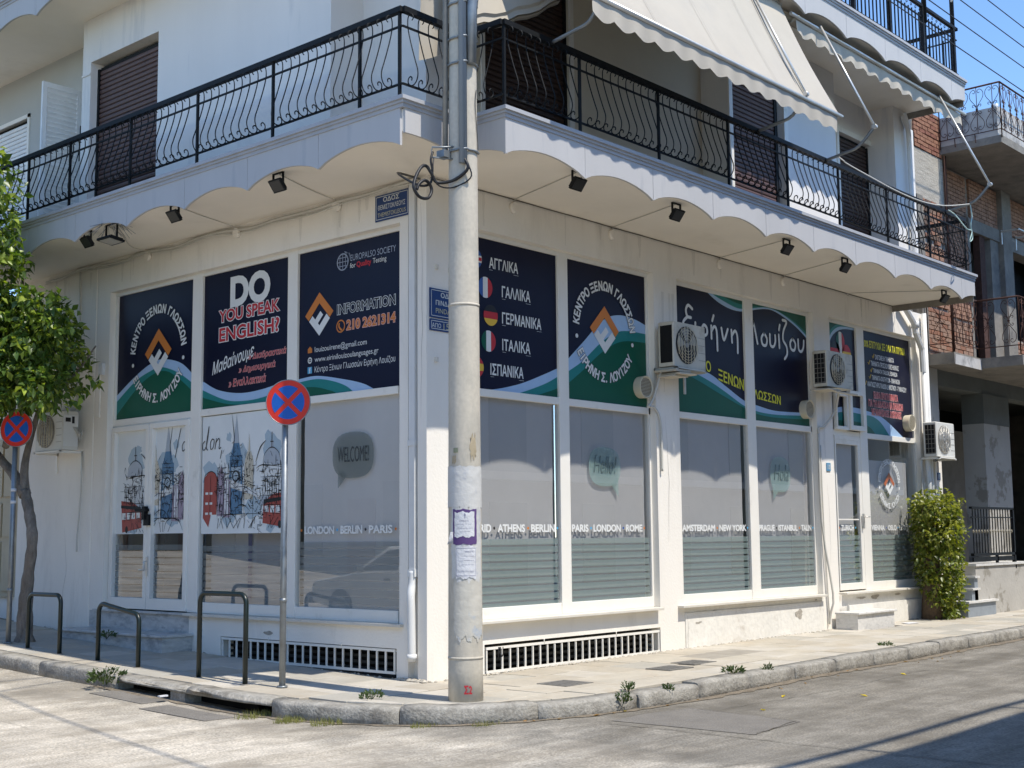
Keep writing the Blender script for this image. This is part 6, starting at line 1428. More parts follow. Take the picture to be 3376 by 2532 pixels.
# ------------------------------------------------------------------ awnings
def awning_rows(x0, x1, pa, pb, n=30, sag=.02, m=12, seed=0):
    rows = []
    for j in range(m+1):
        t = j/m; y = pa[0]+(pb[0]-pa[0])*t; z = pa[1]+(pb[1]-pa[1])*t
        rows.append([(x0+(x1-x0)*i/n, y+sag*sin(pi*t)+.008*sin(i*1.1+seed)*sin(pi*t), z-sag*.4*sin(pi*t)) for i in range(n+1)])
    return rows
def valance(mb_, x0, x1, y, z, h, per, sw=.03):
    n = int((x1-x0)/per*8); top, mid, bot = [], [], []
    for i in range(n+1):
        x = x0+(x1-x0)*i/n; t = ((x-x0)/per) % 1; hh = h*(.74+.26*sqrt(max(0, sin(pi*t)))); yy = y-sw*.5*sin((x-x0)/per*2*pi+.6)
        top.append((x, y, z)); mid.append((x, y+(yy-y)*.5, z-h*.5)); bot.append((x, yy, z-hh))
    mb_.sheet([top, mid, bot])
A1 = empty("awning", (.3, -1.4, 6.05), "large cream awning let down steeply over the first floor balcony", "awning")
w = MB(); w.sheet(awning_rows(.30, 5.66, (-1.30, 9.08), (-2.13, 7.30), 40, .03)); w.build("canvas", CLOTH, A1)
w = MB()
for x in (1.45, 2.75, 4.05): w.sheet([[(x-.004, -1.315-.83*t/8-.003+.03*sin(pi*t/8), 9.07-1.77*t/8) , (x+.004, -1.315-.83*t/8-.003+.03*sin(pi*t/8), 9.07-1.77*t/8)] for t in range(9)])
w.build("canvas_seam", mat("awning_seam", (.34, .31, .27), .9), A1)
w = MB(); w.tube([(.25, -2.13, 7.28), (5.75, -2.13, 7.28)], .026, 10); w.tube([(.2, -1.28, 9.08), (5.7, -1.28, 9.08)], .04, 10); w.build("front_bar", ALU, A1)
w = MB(); valance(w, .32, 5.64, -2.12, 7.27, .235, .365); w.build("valance", CLOTH, A1)
def arm(parent, x, p_el, p_top, mid=True):
    w_ = MB(); w_.tube(spline([(x, -1.42, 7.0), (x, -1.70, 7.045), (x, -1.94, 7.10), (x, p_el[0], p_el[1])], 4), .022, 7); w_.build("arm_lower", GALV, parent)
    w_ = MB(); w_.tube([(x, p_el[0], p_el[1]), (x, p_top[0], p_top[1])], .018, 7); w_.cyl((x-.03, p_el[0], p_el[1]), (x+.03, p_el[0], p_el[1]), .035, .035, 10); w_.build("arm_upper", ALU, parent)
    w_ = MB(); w_.tube([(x, -1.44, 7.0), (x, -1.38, 6.99)], .03, 6); w_.build("arm_foot", IRON, parent)
arm(A1, .51, (-2.13, 7.34), (-1.38, 8.98)); arm(A1, 4.76, (-2.14, 7.34), (-1.38, 8.98))
w = MB(); w.tube([(4.70, -1.36, 9.0), (4.70, -2.09, 7.34)], .010, 5); w.build("tension_rod", GALV, A1)
A2 = empty("awning", (6, -1.3, 9.0), "cream awning rolled up under the second floor balcony at the right", "awning")
w = MB(); w.tube([(5.82, -1.38, 8.97), (11.86, -1.38, 8.97)], .028, 10); w.build("front_bar", ALU, A2)
w = MB(); w.tube([(5.85, -1.16, 9.05), (11.8, -1.16, 9.05)], .075, 12); w.build("rolled_canvas", CLOTH, A2)
w = MB(); rows = []
for j in range(5): t = j/4; rows.append([(5.95+(5.75)*i/40, -1.36+.2*t, 8.95-.09*sin(pi*t)+.05*t+.01*sin(i*.9)) for i in range(41)])
w.sheet(rows); w.build("canvas", CLOTH, A2)
w = MB(); valance(w, 6.0, 11.72, -1.36, 8.93, .21, .40, .05); w.build("valance", CLOTH, A2)
for x, lb in ((6.6, 1), (10.7, 2)): arm(A2, x, (-2.19, 7.33), (-1.42, 9.0))
cable("tied_rope", [(6.72, -1.55, 7.06), (6.80, -1.60, 7.00), (6.90, -1.60, 6.98), (7.53, -1.60, 6.94), (8.56, -1.60, 6.89), (9.4, -1.62, 6.89), (10.1, -1.68, 6.95), (10.7, -1.85, 7.06)], .010, WCABLE, "pale rope slung between the two hanging awning arms", "rope", sp=5)
cable("tied_rope", [(10.7, -1.85, 7.06), (10.72, -1.86, 6.85), (10.66, -1.86, 6.70), (10.75, -1.84, 6.5), (10.60, -1.85, 6.42), (10.68, -1.86, 6.60), (10.52, -1.84, 6.62), (10.45, -1.7, 6.85), (10.40, -1.6, 6.95)], .010, flat("mint_cord", (.45, .60, .55)), "knotted mint cord dangling from the last awning arm", "cord", sp=5)
A3 = empty("awning", (.2, -.6, 7.0), "cream cloth awning sagging at the building corner behind the pole", "awning")
w = MB(); rows = []
for j in range(9):
    t = j/8; rows.append([(-.58+.062*i, -.50+.02*sin(i*1.3+j), 9.1+(6.74+.02*i+.002*i*i-9.1)*t) for i in range(9)])
w.sheet(rows); w.build("side_curtain", CLOTH, A3)
w = MB(); rows = []
for j in range(7):
    t = j/6; rows.append([(-.30+.185*i, -.35-.65*t, 9.1+(7.08+.33*(.185*i)+.12*(.185*i)**2-9.1)*t+.02*sin(i*2+j)) for i in range(9)])
w.sheet(rows)
c = rows[-1]; w.sheet([[(p[0], p[1]+.06*sin(k), p[2]+q) for p in c] for k, q in ((0, .10), (1.2, .02), (2.4, -.06), (3.1, -.02))])
w.build("canvas", CLOTH, A3)

# ------------------------------------------------------------------ concrete pole
PX, PY, PG = -.855, -1.385, gz(0, 0)+KH
PO = empty("utility_pole", (PX, PY, PG), "tall tapered concrete utility pole standing on the kerb corner", "utility pole")
def prad(z): return .166-.0045*(z-PG)
def pcyl(z, ang, e=0.0): r = prad(z)+e; return Vector((PX+r*cos(ang), PY+r*sin(ang), z))
VA = radians(223.7)
w = MB(); zs = frange(PG-.1, 12.5, .4); w.tube([(PX, PY, z) for z in zs], [prad(z) for z in zs], 36); w.build("shaft", POLE, PO)
for z, e in ((3.94, .004), (PG+.40, .003), (7.0, .006)): w = MB(); w.tube([(PX, PY, z-.012), (PX, PY, z+.012)], [prad(z)+e]*2, 36, smooth=True); w.build("seam_ring", POLE, PO)
def wrap(name, a0, a1, z0, z1, m, e, jag=0, n=14, k=10):
    w_ = MB(); rows = []
    for j in range(k+1):
        z = z0+(z1-z0)*j/k; rows.append([pcyl(z+(jag*(sin(i*.9+z0*9)+.5*sin(i*2.3)) if j in (0, k) else 0), VA+a0+(a1-a0)*i/n+(U(-jag, jag)*2 if i in (0, n) else 0), e+.001+U(0, .0008)) for i in range(n+1)])
    w_.sheet(rows); return w_.build(name, m, PO)
wrap("paste_layer", -2.0, 2.0, 1.98, 2.37, PASTE, .003, .006, 40, 8)
wrap("paste_layer", -.7, 1.2, .75, 1.34, mat("scraped_paste", (.54, .51, .44), .9, .10, 6, bump=.3, bscale=16, stain=(.36, .41, .47), stain_scale=3.5, stain_lo=.56, stain_hi=.66), .003, .03, 24, 10)
wrap("paste_layer", -.9, 1.15, 1.30, 2.0, PASTE, .0035, .03, 24, 10)
wrap("notice_frame", -.74, .72, 1.63, 1.96, PURPLE, .007, .006)
wrap("notice", -.62, .56, 1.70, 1.935, PAPER, .0095, .008)
wrap("notice", -.54, .66, 1.315, 1.615, PAPER, .0085, .010)
mb_ = MB()
def ptext(body, a0, z0, a1, z1, e=.012, **k):
    text(mb_, None, body, a0, z0, a1, z1, 0, fn=lambda q: None, **k) if False else None
    vs, fs = text_verts(body, k.get('bold', 0)); xs = [v[0] for v in vs]; ys = [v[1] for v in vs]
    out = [pcyl(z0+(y-min(ys))/(max(ys)-min(ys))*(z1-z0), VA+a0+(x-min(xs))/(max(xs)-min(xs))*(a1-a0), e) for x, y in vs]; mb_.add(out, fs)
ptext("ΚΗΔΕΙΑ", -.30, 1.845, .22, 1.86); ptext("Ο αγαπημένος μας πατέρας", -.45, 1.815, .40, 1.828); ptext("κηδεύεται την Τρίτη ώρα 11", -.45, 1.775, .42, 1.79); ptext("στον Ιερό Ναό", -.3, 1.745, .3, 1.757)
ptext("ΜΝΗΜΟΣΥΝΟ", .0, 1.555, .50, 1.572, .011); ptext("Τελούμε την Κυριακή", -.1, 1.515, .52, 1.527, .011); ptext("για την ανάπαυση της ψυχής", -.3, 1.475, .52, 1.487, .011); ptext("στον Ιερό Ναό Αγίου", -.2, 1.435, .50, 1.447, .011); ptext("ΤΑ ΤΕΚΝΑ ΟΙ ΣΥΓΓΕΝΕΙΣ", -.40, 1.37, .50, 1.385, .011)
mb_.build("notice_print", GREYI, PO)
w = MB()
for a0, z0, a1, z1, e in ((-.025, 1.875, .015, 1.925, .012), (-.07, 1.903, .06, 1.911, .0125)):
    w.sheet([[pcyl(z0, VA+a0, e), pcyl(z0, VA+a1, e)], [pcyl(z1, VA+a0, e), pcyl(z1, VA+a1, e)]])
for a0, z0, a1, z1 in ((-.50, 1.335, .61, 1.340), (-.50, 1.592, .61, 1.597), (.605, 1.335, .62, 1.597), (-.51, 1.335, -.495, 1.597)): w.sheet([[pcyl(z0, VA+a0+(a1-a0)*i/8, .0105) for i in range(9)], [pcyl(z1, VA+a0+(a1-a0)*i/8, .0105) for i in range(9)]])
w.build("notice_cross_and_border", GREYI, PO)
w = MB()                                                        # torn flap at the left
for k in range(2): w.sheet([[pcyl(1.75-.03*k, VA-.72, .01), pcyl(1.75-.03*k, VA-.80, .03)], [pcyl(1.68, VA-.74, .012), pcyl(1.66, VA-.86, .05)], [pcyl(1.645, VA-.80, .01), pcyl(1.63, VA-.98, .045)]])
w.build("torn_flap", PAPER, PO)
mb_ = MB(); ptext("Σ2", -.09, .245, .36, .325, .004, bold=.03); mb_.build("painted_mark", flat("red_marker", (.45, .02, .03), .6), PO)
# sticker, rust streaks
wrap("small_sticker", -.72, -.40, 2.50, 2.545, flat("old_sticker", (.22, .24, .16)), .004)
wrap("brown_tape_residue", .35, .75, 2.45, 2.66, mat("tape_residue", (.40, .33, .22), .8, .25, 9), .002, .03); wrap("brown_tape_residue", -.85, -.55, 2.40, 2.47, mat("tape_residue", (.40, .33, .22), .8, .25, 9), .002, .01)
# conduits up the pole, band, bracket and cable loops
w = MB()
for a, e, r in ((-.05, .03, .032), (.12, .022, .022)): w.tube([pcyl(5.33+.0*a, VA+a, e), pcyl(12, VA+a, e)], r, 8)
w.build("conduit", GCABLE, PO)
w = MB(); w.tube([pcyl(5.5, VA-1.45, .035), pcyl(12, VA-1.45, .035)], .028, 8); w.build("side_conduit", GALV, PO)
w = MB(); w.tube([pcyl(6.34, VA+.55, .035), pcyl(6.9, VA+.55, .045), pcyl(7.4, VA+.7, .10), pcyl(8.6, VA+1.0, .30)], [.045, .055, .06, .06], 8); w.build("cable_sheath", GALV, PO)
for z in (5.47, 6.36, 6.62, 6.98):
    w = MB(); w.tube([pcyl(z, VA-1.6+3.2*i/16, .012+(.035 if 6 < i < 10 else 0)) for i in range(17)], .011, 5); w.build("steel_band", GALV, PO)
w = MB(); w.tube([(-.98, -1.40, 5.51), (-1.15, -1.25, 5.50), (-1.16, -1.24, 5.40), (-.99, -1.38, 5.39)], .010, 6); w.box(-1.10, -1.36, 5.40, -1.0, -1.26, 5.47)
w.build("cable_bracket", GALV, PO)
Q = lambda a, b, c: Vector((a, b, c))
cl = [pcyl(5.40, VA-.05, .03), Q(-.96, -1.55, 5.27), Q(-1.02, -1.42, 5.165), Q(-1.13, -1.30, 5.14), Q(-1.19, -1.28, 5.22), Q(-1.24, -1.26, 5.29), Q(-1.32, -1.27, 5.26), Q(-1.40, -1.28, 5.15), Q(-1.45, -1.30, 5.03), Q(-1.40, -1.31, 4.955), Q(-1.31, -1.30, 4.945), Q(-1.23, -1.29, 4.98), Q(-1.19, -1.28, 5.06), Q(-1.23, -1.28, 5.12), Q(-1.30, -1.29, 5.13), Q(-1.37, -1.29, 5.08), Q(-1.40, -1.29, 5.02)]
w = MB(); w.tube(spline(cl, 6), .016, 7); w.build("cable_loop", RUBBER, PO)
cl = [pcyl(5.40, VA+.0, .03), Q(-.92, -1.56, 5.2), Q(-1.00, -1.42, 5.10), Q(-1.10, -1.32, 5.10), Q(-1.17, -1.29, 5.17), Q(-1.17, -1.28, 5.30), Q(-1.14, -1.26, 5.39)]
w = MB(); w.tube(spline(cl, 6), .008, 6); c2 = [Q(-1.15, -1.26, 5.45), Q(-1.19, -1.27, 5.36), Q(-1.17, -1.27, 5.25), Q(-1.18, -1.25, 5.13), Q(-1.30, -1.2, 5.10), Q(-1.0, -.6, 5.4), Q(-.12, -.02, 5.63)]
w.tube(spline(c2, 5), .012, 6); w.build("cable_loop", RUBBER, PO)
cable("loose_wire", [pcyl(6.1, VA+1.1, .01), pcyl(5.95, VA+.95, .012), pcyl(5.75, VA+1.1, .01), pcyl(5.5, VA+1.3, .012)], .004, RUBBER, "thin dark wire lying along the upper pole", "wire")
# overhead wires
for i, (z, y_) in enumerate(((10.06, -1.55), (10.50, -1.6), (10.92, -1.6), (11.32, -1.6))):
    w = MB(); n = 24; w.tube([(PX+36*k/n, y_+.0*k, z-.25*sin(pi*k/n)*.4+(.02*k/n)) for k in range(n+1)], .010, 5)
    tag(w.build("overhead_wire", RUBBER), ("lowest", "second lowest", "second highest", "highest")[i]+" of the four street wires crossing the blue sky", "wire", "overhead wires")
w = MB(); n = 20
for (x0, y0, z0, x1, y1, z1, r) in ((-1.3, 6.2, 10.9, -4.7, -11, 8.6, .018), (-.9, -1.4, 10.9, -8.5, -.5, 9.6, .018), (-.9, -1.4, 10.6, -8.5, -3.0, 9.4, .016)):
    w.tube([(x0+(x1-x0)*k/n, y0+(y1-y0)*k/n, z0+(z1-z0)*k/n-.3*sin(pi*k/n)) for k in range(n+1)], r, 5)
tag(w.build("overhead_wire", RUBBER), "wires strung over the left street out of the frame", "wire", "overhead wires")
# post and lamp fitting on the second floor corner
w = MB(); w.tube([(11.56, -1.36, 9.5), (11.56, -1.36, 13.5)], .04, 8); w.tube([(10.25, -1.42, 10.15), (10.25, -1.42, 12)], .045, 8); tag(w.build("awning_post", IRON), "dark upright posts on the second floor balcony corner", "post")
w = MB(); w.tube([(11.2, -1.5, 10.95), (11.0, -1.5, 11.5), (10.9, -1.5, 12.2)], [.10, .16, .20], 8); w.tube([(11.22, -1.5, 10.8), (11.5, -1.4, 11.1)], .02, 5); tag(w.build("folded_parasol", WPIPE), "white folded fabric shade tied to the top balcony post", "parasol")

# ------------------------------------------------------------------ no-stopping signs
def nosign(px, py, top, label, r=.235, lean=0.0, side_dir=None):
    g = gz(px, py)+KH; o = empty("no_stopping_sign", (px, py, g), label, "traffic sign", "no-stopping signs on posts")
    cz_ = top-r; w_ = MB(); w_.tube([(px, py, g-.05), (px+lean*.5, py, g+1.2), (px+lean, py, cz_+.1)], .033, 14); w_.build("post", GALV, o)
    w_ = MB(); w_.tube([(px, py, g+.02), (px, py, g)], .055, 12); w_.tube([(px+lean*.4, py, 1.05), (px+lean*.4, py, 1.09)], .038, 12); w_.build("post_collar", GALV, o)
    n = (side_dir or Vector((-.82, -.57, 0))).normalized(); rgt = Vector((0, 0, 1)).cross(n); c = Vector((px+lean, py, cz_))+n*.05+rgt*.045
    def T(u, v, d): return c+rgt*u+Vector((0, 0, 1))*v+n*d
    w_ = MB(); w_.tube([T(0, 0, -.02), T(0, 0, .0)], r, 40); w_.build("sign_back", IRON, o)
    def fl(m, nm, shp):
        f = MB(); 
        for pts, d in shp: f.add([T(u, v, d) for u, v in pts], [tuple(range(len(pts)))])
        return f.build(nm, m, o)
    circ = lambda rr, k=44: [(rr*cos(2*pi*i/k), rr*sin(2*pi*i/k)) for i in range(k)]
    RDS = flat("sign_red", (.62, .035, .02), .35); BLS = flat("sign_blue", (.012, .10, .42), .35)
    fl(RDS, "red_ring", [(circ(r*.995), .003)])
    ri = r*.745; g_ = r*.10; shp = []
    for q in range(4):
        a0 = pi/4+q*pi/2; off = math.asin(g_/ri); pts = [(ri*cos(a0+off+(pi/2-2*off)*i/12), ri*sin(a0+off+(pi/2-2*off)*i/12)) for i in range(13)]
        m_ = a0+pi/4; pts.append((g_*sqrt(2)*cos(m_), g_*sqrt(2)*sin(m_))); shp.append((pts, .006))
    fl(BLS, "blue_field", shp)
    f = MB(); f.tube([T(u, v, .001) for u, v in circ(r, 40)], .006, 4, closed=True); f.build("rim", GALV, o)
    w_ = MB(); w_.box(px-.04, py-.04, cz_-.03, px+.02, py+.04, cz_+.0); w_.build("clamp", GALV, o); return o
nosign(-1.33, .76, 3.355, "blue and red no-stopping sign on the grey post between the last hoop and the corner", .237, .0)
o = nosign(-1.39, 6.37, 3.42, "no-stopping sign half covered by the orange tree leaves at the left edge", .235, .0, Vector((-.85, -.5, 0)))
w = MB(); w.tube([(-1.39, 6.37, 2.36), (-1.39, 6.37, 2.40)], .036, 12); w.tube([(-1.39, 6.37, 2.20), (-1.39, 6.37, 2.24)], .036, 12); w.build("post_sticker", PAPER, o)

# ------------------------------------------------------------------ kerb hoops
def hoop(y0, y1, z0t, z1t, label):
    x = -1.46; g0, g1 = gz(x, y0)+KH, gz(x, y1)+KH
    o = empty("bicycle_hoop", (x, (y0+y1)/2, (g0+g1)/2), label, "bollard hoop", "dark green hoops along the left kerb")
    r = .10; p = [(x, y0, g0-.05), (x, y0, z0t-r)]
    sg = 1 if y1 > y0 else -1
    for k in range(1, 7): a = pi/2*k/6; p.append((x, y0+sg*r*(1-cos(a)), z0t-r+r*sin(a)))
    for k in range(0, 7): a = pi/2*k/6; p.append((x, y1-sg*r*(1-sin(a)), z1t-r+r*cos(a)))
    p += [(x, y1, g1-.05)]
    w_ = MB(); w_.tube(p, .027, 12); w_.build("tube_frame", DGREEN, o)
    for yy, g in ((y0, g0), (y1, g1)): w_ = MB(); w_.tube([(x, yy, g-.01), (x, yy, g+.006)], .05, 12); w_.build("foot_mortar", CONC, o)
hoop(5.73, 4.95, 1.035, 1.035, "dark green hoop nearest the tree, leftmost of the three")
hoop(4.07, 3.21, .955, .865, "dark green hoop in the middle, leaning lower towards the right")
hoop(2.03, 1.21, 1.125, 1.125, "tallest dark green hoop, closest to the no-stopping sign post")

# ------------------------------------------------------------------ plants
def leaf_mb(w_, c, n, up_, L_, wd_, fold=.25, droop=.0):
    "pointed leaf of four faces folded along the midrib"
    t = n.cross(up_); t = t.normalized() if t.length > 1e-4 else n.orthogonal().normalized(); b = up_.normalized()
    o = len(w_.v); f_ = n*(wd_*fold)
    w_.v += [c, c+b*L_*.45+t*wd_*.5+f_, c+b*L_*.55-n*wd_*.05, c+b*L_*.45-t*wd_*.5+f_, c+b*L_-n*L_*droop]
    w_.f += [(o, o+1, o+2), (o, o+2, o+3), (o+1, o+4, o+2), (o+3, o+2, o+4)]; w_.sm += [True]*4
def rdir():
    z = U(-1, 1); a = U(0, 2*pi); r = sqrt(1-z*z); return Vector((r*cos(a), r*sin(a), z))
def foliage(blobs, count, L_, wd_, zclip=None, xmax=None, shell=.45, droop=.15, hang=-.35, keep=None):
    w_ = MB(); w2_ = MB(); k = 0; pts = []
    tot = sum(b[1][0]*b[1][1]*b[1][2] for b in blobs); twigs = []
    for c, rad, in [(b[0], b[1]) for b in blobs]:
        nt_ = int(count/7*rad[0]*rad[1]*rad[2]/tot)+1
        for _ in range(nt_):
            d = rdir(); r = (shell+(1-shell)*R()**.6) if R() < .8 else R()
            r *= 1+.12*sin(d.x*7+d.y*5)*cos(d.z*6+d.x*3)
            p = Vector((c[0]+d.x*rad[0]*r, c[1]+d.y*rad[1]*r, c[2]+d.z*rad[2]*r))
            if (xmax is not None and p.x > xmax) or (keep and not keep(p)): continue
            for _l in range(7):
                q = p+rdir()*U(.02, .13); up_ = (rdir()*.8+d*.6+Vector((0, 0, hang))).normalized(); n = (rdir()*.7+d*.35+Vector((0, 0, .75))).normalized()
                n = (n-up_*n.dot(up_)).normalized(); s = U(.55, 1.35)
                if (xmax is not None and q.x > xmax-.03) or (keep and not keep(q)): continue
                leaf_mb(w_ if R() < .7 else w2_, q, n, up_, L_*s, wd_*s, U(.1, .35), droop); pts.append((q, n, up_, s))
    return w_, w2_, pts
TR = empty("orange_tree", (-1.10, 6.50, gz(-1, 6.5)+KH), "orange tree with a bent bare trunk and dense glossy crown at the left edge", "tree")
w = MB(); tp = spline([(-1.12, 6.45, .30), (-1.12, 6.46, .80), (-1.13, 6.40, 1.2), (-1.14, 6.30, 1.72), (-1.12, 6.45, 2.1), (-1.10, 6.62, 2.38)], 5)
w.tube(tp, [.115-.045*min(1, i/12)+.03*(i < 2)+.006*sin(i*2.1) for i in range(len(tp))], 12)
tr = w.build("trunk", TRUNK, TR)
w = MB()
for pts_, r0 in (([(-1.10, 6.60, 2.32), (-1.15, 6.85, 2.62), (-1.2, 7.15, 2.85), (-1.3, 7.5, 3.3), (-1.4, 7.9, 4.2)], .085), ([(-1.10, 6.62, 2.38), (-1.08, 6.68, 2.75), (-1.0, 6.6, 3.3), (-1.0, 6.2, 4.0)], .07), ([(-1.2, 7.1, 2.84), (-1.5, 7.4, 3.0), (-1.9, 7.9, 3.6), (-2.0, 8.1, 4.8)], .06), ([(-1.2, 7.0, 3.0), (-.9, 7.4, 3.6), (-.7, 7.6, 4.6), (-.7, 7.7, 6)], .05), ([(-1.0, 6.5, 3.5), (-.8, 6.0, 3.9), (-.7, 5.6, 4.3)], .03)):
    c = spline(pts_, 4); w.tube(c, [r0*(1-.75*i/len(c)) for i in range(len(c))], 8)
w.build("branches", TRUNK, TR)
blobs = [((-2.25, 6.35, 6.15), (.85, .80, 1.0)), ((-2.2, 7.2, 6.9), (.80, .95, .9)), ((-2.2, 6.4, 5.25), (.95, .85, .75)), ((-1.75, 6.6, 4.45), (1.15, 1.0, .72)), ((-1.5, 7.5, 4.4), (1.2, 1.15, .8)), ((-1.2, 6.3, 4.35), (.9, .85, .66)), ((-1.15, 5.75, 3.9), (.75, .7, .48)), ((-1.5, 5.35, 4.75), (.42, .5, .18)), ((-1.6, 6.2, 3.72), (.85, .85, .42)), ((-1.35, 5.2, 4.35), (.5, .42, .40)), ((-1.35, 5.15, 3.6), (.35, .35, .35)), ((-1.5, 6.35, 3.33), (.30, .3, .20))]
blobs = [((c[0]-.05, c[1]+(.45 if c[2] < 5 else .15), c[2]+.06), rr) for c, rr in blobs]
w1, w2_, lp = foliage(blobs, 23000, .125, .066, xmax=-.08, shell=.40, keep=lambda q: not (q.x > -1.36 and 5.5 < q.z < 9))
w1.build("crown", LEAF, TR, kind='stuff'); w2_.build("young_leaves", LEAF2, TR, kind='stuff')
lm = MB(); leaf_mb(lm, Vector((0, 0, 0)), Vector((0, 0, 1)), Vector((0, 1, 0)), .11, .058, .22, .12); lme = mesh_of(lm, "leaf", LEAF); lm2 = mesh_of(lm, "leaf", LEAF2)
vd = Vector((-9.9, -10, 1.7)); front = sorted(lp, key=lambda q: (q[0]-vd).length+R()*2.2)[:240]
for q, n, up_, s in front:
    Mx = Matrix((n.cross(up_)*-1, up_, n)).transposed(); inst(lme if R() < .8 else lm2, "leaf", TR, q-n*.02, Mx.to_euler(), (s, s, s))
w = MB()
for c in ((-1.35, 6.95, 4.55), (-1.6, 7.6, 5.9), (-1.7, 7.35, 4.9), (-1.3, 7.75, 6.2)):
    o_ = MB(); rows = [[(c[0]+.04*sin(pi*j/6)*cos(2*pi*i/10), c[1]+.04*sin(pi*j/6)*sin(2*pi*i/10), c[2]+.04*cos(pi*j/6)) for i in range(11)] for j in range(7)]; w.sheet(rows)
w.build("orange_fruit", flat("ripe_orange_skin", (.60, .30, .02), .4), TR)
# creeper on a palm stump at the right
VN = empty("creeper", (11.95, -.36, gz(12, 0)+KH), "yellow-green creeper climbing a fibrous trunk at the end of the facade", "creeper")
w = MB(); w.tube([(11.98, -.30, .1), (12.0, -.32, .9), (12.05, -.30, 2.2)], [.19, .15, .13], 16); jit(w, .006); w.build("trunk", PALM, VN)
w1, w2_, lp = foliage([((12.12, -.36, 2.08), (.52, .36, .32)), ((12.15, -.38, 1.66), (.52, .40, .38)), ((12.12, -.40, 1.25), (.48, .38, .36)), ((12.16, -.42, .86), (.46, .36, .34)), ((12.24, -.46, .52), (.32, .28, .26)), ((12.36, -.5, .40), (.16, .2, .16)), ((11.98, -.44, .55), (.22, .22, .24)), ((12.1, -.46, .32), (.24, .2, .14)), ((11.72, -.40, 2.1), (.22, .22, .13))], 5200, .082, .052, xmax=13.0, shell=.7, hang=-.55)
w1.build("foliage", VLEAF, VN, kind='stuff'); w2_.build("yellow_foliage", VLEAF2, VN, kind='stuff')
w1, w2_, l2 = foliage([((12.1, -.42, 2.12), (.55, .34, .28)), ((12.1, -.50, 1.70), (.52, .34, .28))], 1500, .085, .055, shell=.75, hang=-.3); w1.build("upper_yellow_foliage", VLEAF2, VN, kind='stuff')  # extra yellow leaves over the upper front of the creeper
vme = mesh_of(lm, "leaf", VLEAF); vme2 = mesh_of(lm, "leaf", VLEAF2)
for q, n, up_, s in sorted(lp, key=lambda q: (q[0]-vd).length+R()*.5)[:160]:
    Mx = Matrix((n.cross(up_)*-1, up_, n)).transposed(); inst(vme if R() < .6 else vme2, "leaf", VN, q-n*.02, Mx.to_euler(), (s*.85,)*3)
def weed(x, y, z, r, label, m=WEED, n=90, tall=1.0, L_=.05):
    w_ = MB()
    for _ in range(n):
        a = U(0, 2*pi); rr = r*sqrt(R()); p = Vector((x+rr*cos(a), y+rr*sin(a), z+U(0, .10)*tall*(1-rr/r*.5))); d = Vector((cos(a)*.6, sin(a)*.6, U(.2, 1.2))).normalized()
        nn = (rdir()+Vector((0, 0, .8))).normalized(); nn = (nn-d*nn.dot(d)).normalized(); leaf_mb(w_, p, nn, d, L_*U(.45, 1.0), L_*.40, .2, .1)
    for _ in range(8): a = U(0, 2*pi); w_.tube([(x, y, z-.02), (x+r*.7*cos(a), y+r*.7*sin(a), z+.09*tall)], .003, 3)
    tag(w_.build("weed", m), label, "weed", "weeds growing along the kerb")
def tuft(x, y, z, r, n, label, h=.08):
    w_ = MB()
    for _ in range(n):
        a = U(0, 2*pi); rr = r*sqrt(R()); p = Vector((x+rr*cos(a)*1.6, y-rr*sin(a)*.8, z)); d = Vector((U(-.5, .5), U(-.5, .5), 1)).normalized()*h*U(.4, 1.2); s_ = rdir()*.004; w_.add([p-s_, p+s_, p+d], [(0, 1, 2)])
    tag(w_.build("grass_tuft", GRASS), label, "grass", "grass tufts in the gutter")
kx = lambda s: kat(kout, s)
weed(-2.02, 2.95, roadz(-2, 2.95)+.06, .20, "bushy green weed growing over the kerb by the drain slots", n=230, tall=1.9, L_=.07)
weed(.42, -2.28, .10, .07, "weed in the broken joint of the kerb right of the pole", n=90, tall=1.0)
weed(.72, -2.12, .17, .06, "small weed on the kerb just past the broken joint", n=60)
weed(1.22, -2.25, .13, .05, "weed drooping from the next kerb joint", n=60, tall=.7)
weed(2.70, -2.10, .18, .12, "low green weed on the kerb opposite the first grille", n=150, tall=.7)
weed(3.25, -2.20, .15, .06, "tiny weed on the kerb beside the low one", n=50)
weed(6.75, -1.95, .19, .10, "flat small weed on the kerb opposite the middle bay", n=70, tall=.5)
weed(-1.36, -.62, .18, .11, "small grassy weed in the slabs left of the concrete pole", n=90, tall=.8)
weed(-.60, 5.30, .45, .12, "dark weed at the foot of the left wall by the tree", n=90, tall=.9)
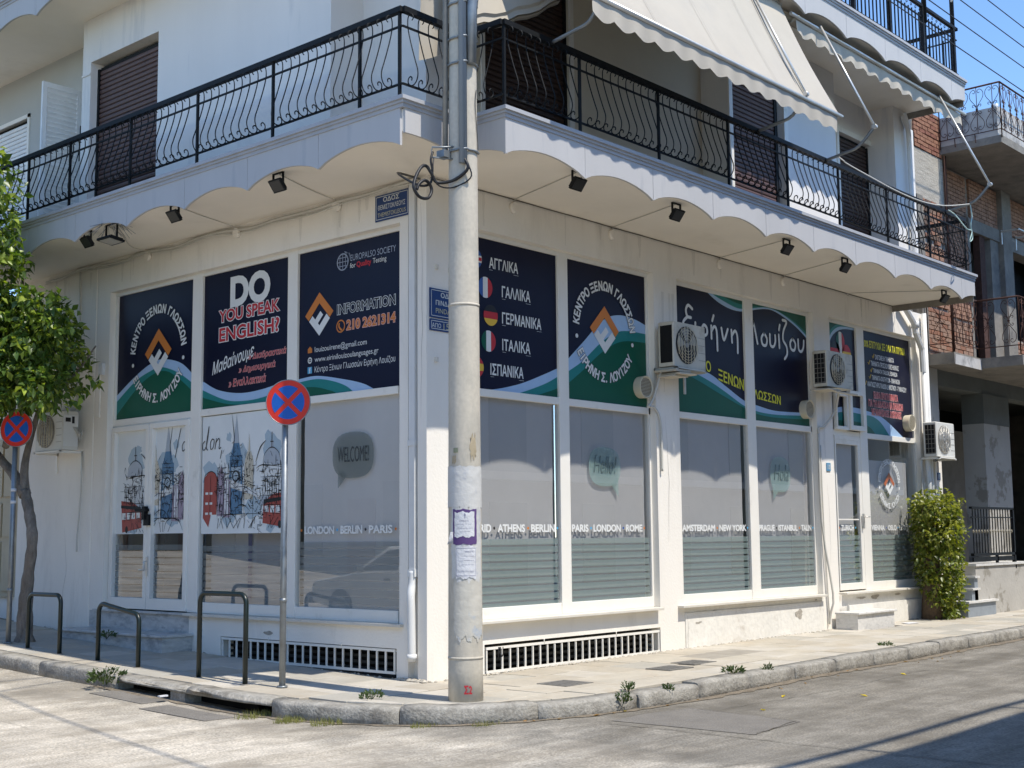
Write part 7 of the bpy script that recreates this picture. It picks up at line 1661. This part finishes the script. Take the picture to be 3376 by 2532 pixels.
for (s, n, lb) in ((KL[3]+.25, 260, "left"), (KL[3]+.75, 420, "middle"), (KL[3]+1.15, 240, "right")):
    q = kx(s); tuft(q.x-.03, q.y-.03, roadz(q.x, q.y)+.0, .16, n, "dry yellow-green grass tuft in the corner gutter, %s one" % lb, .075)
for s, n in ((KL[3]+2.0, 160), (KL[3]+2.5, 140)):
    q = kx(s); tuft(q.x-.02, q.y-.02, roadz(q.x, q.y), .12, n, "thin green grass at the kerb foot %s the concrete pole" % ("left of" if n == 160 else "right of"), .05)
# fallen leaves and litter
def fallen(x, y, m, s, lab, g, z=None):
    w_ = MB(); a = U(0, 6.28); leaf_mb(w_, Vector((0, 0, 0)), Vector((0, 0, 1)), Vector((cos(a), sin(a), .1)), s, s*.5, .25, -.1)
    o = w_.build("fallen_leaf", m, loc=None); o.location = (x, y, (roadz(x, y) if z is None else z)+.004); tag(o, lab, "leaf", g)
for x, y in ((-4.62, -2.62), (-4.25, -3.05), (-2.6, -4.0), (2.35, -2.9), (1.35, -3.3), (-5.4, -.2), (2.9, -3.6), (4.9, -3.1)): fallen(x, y, YLEAF, .085, "yellow leaf lying on the sunlit road", "yellow leaves on the road")
for _ in range(26):
    s = KL[3]+2.8+R()*9; q = kx(s); fallen(q.x+U(-.05, .05), q.y-U(.03, .5)*R(), random.choice((BLEAF, BLEAF, YLEAF)), U(.04, .08), "dry brown leaf in the gutter of the right street", "dry leaves along the right kerb")
w = MB(); w.box(-2.16, 1.70, .10, -2.06, 1.74, .115); tag(w.build("paper_scrap", PAPER), "white paper scrap on the drain plate", "litter")
w = MB(); w.prism([(10.6, -.5, 0), (10.9, -.55, 0), (11.0, -.38, 0), (10.75, -.3, 0)], (0, 0, .004))
for v in w.v: v.z += gz(10.8, 0)+KH+.008
tag(w.build("paper_scrap", PAPER), "white sheet of paper on the pavement right of the side step", "litter")
w = MB(); w.prism([(11.6, -2.45, 0), (11.95, -2.5, 0), (12.0, -2.4, 0), (11.7, -2.33, 0)], (0, 0, .03))
for v in w.v: v.z += gz(11.8, 0)+.01
tag(w.build("plastic_wrapper", CYANI), "bright blue wrapper in the gutter at the far right", "litter")
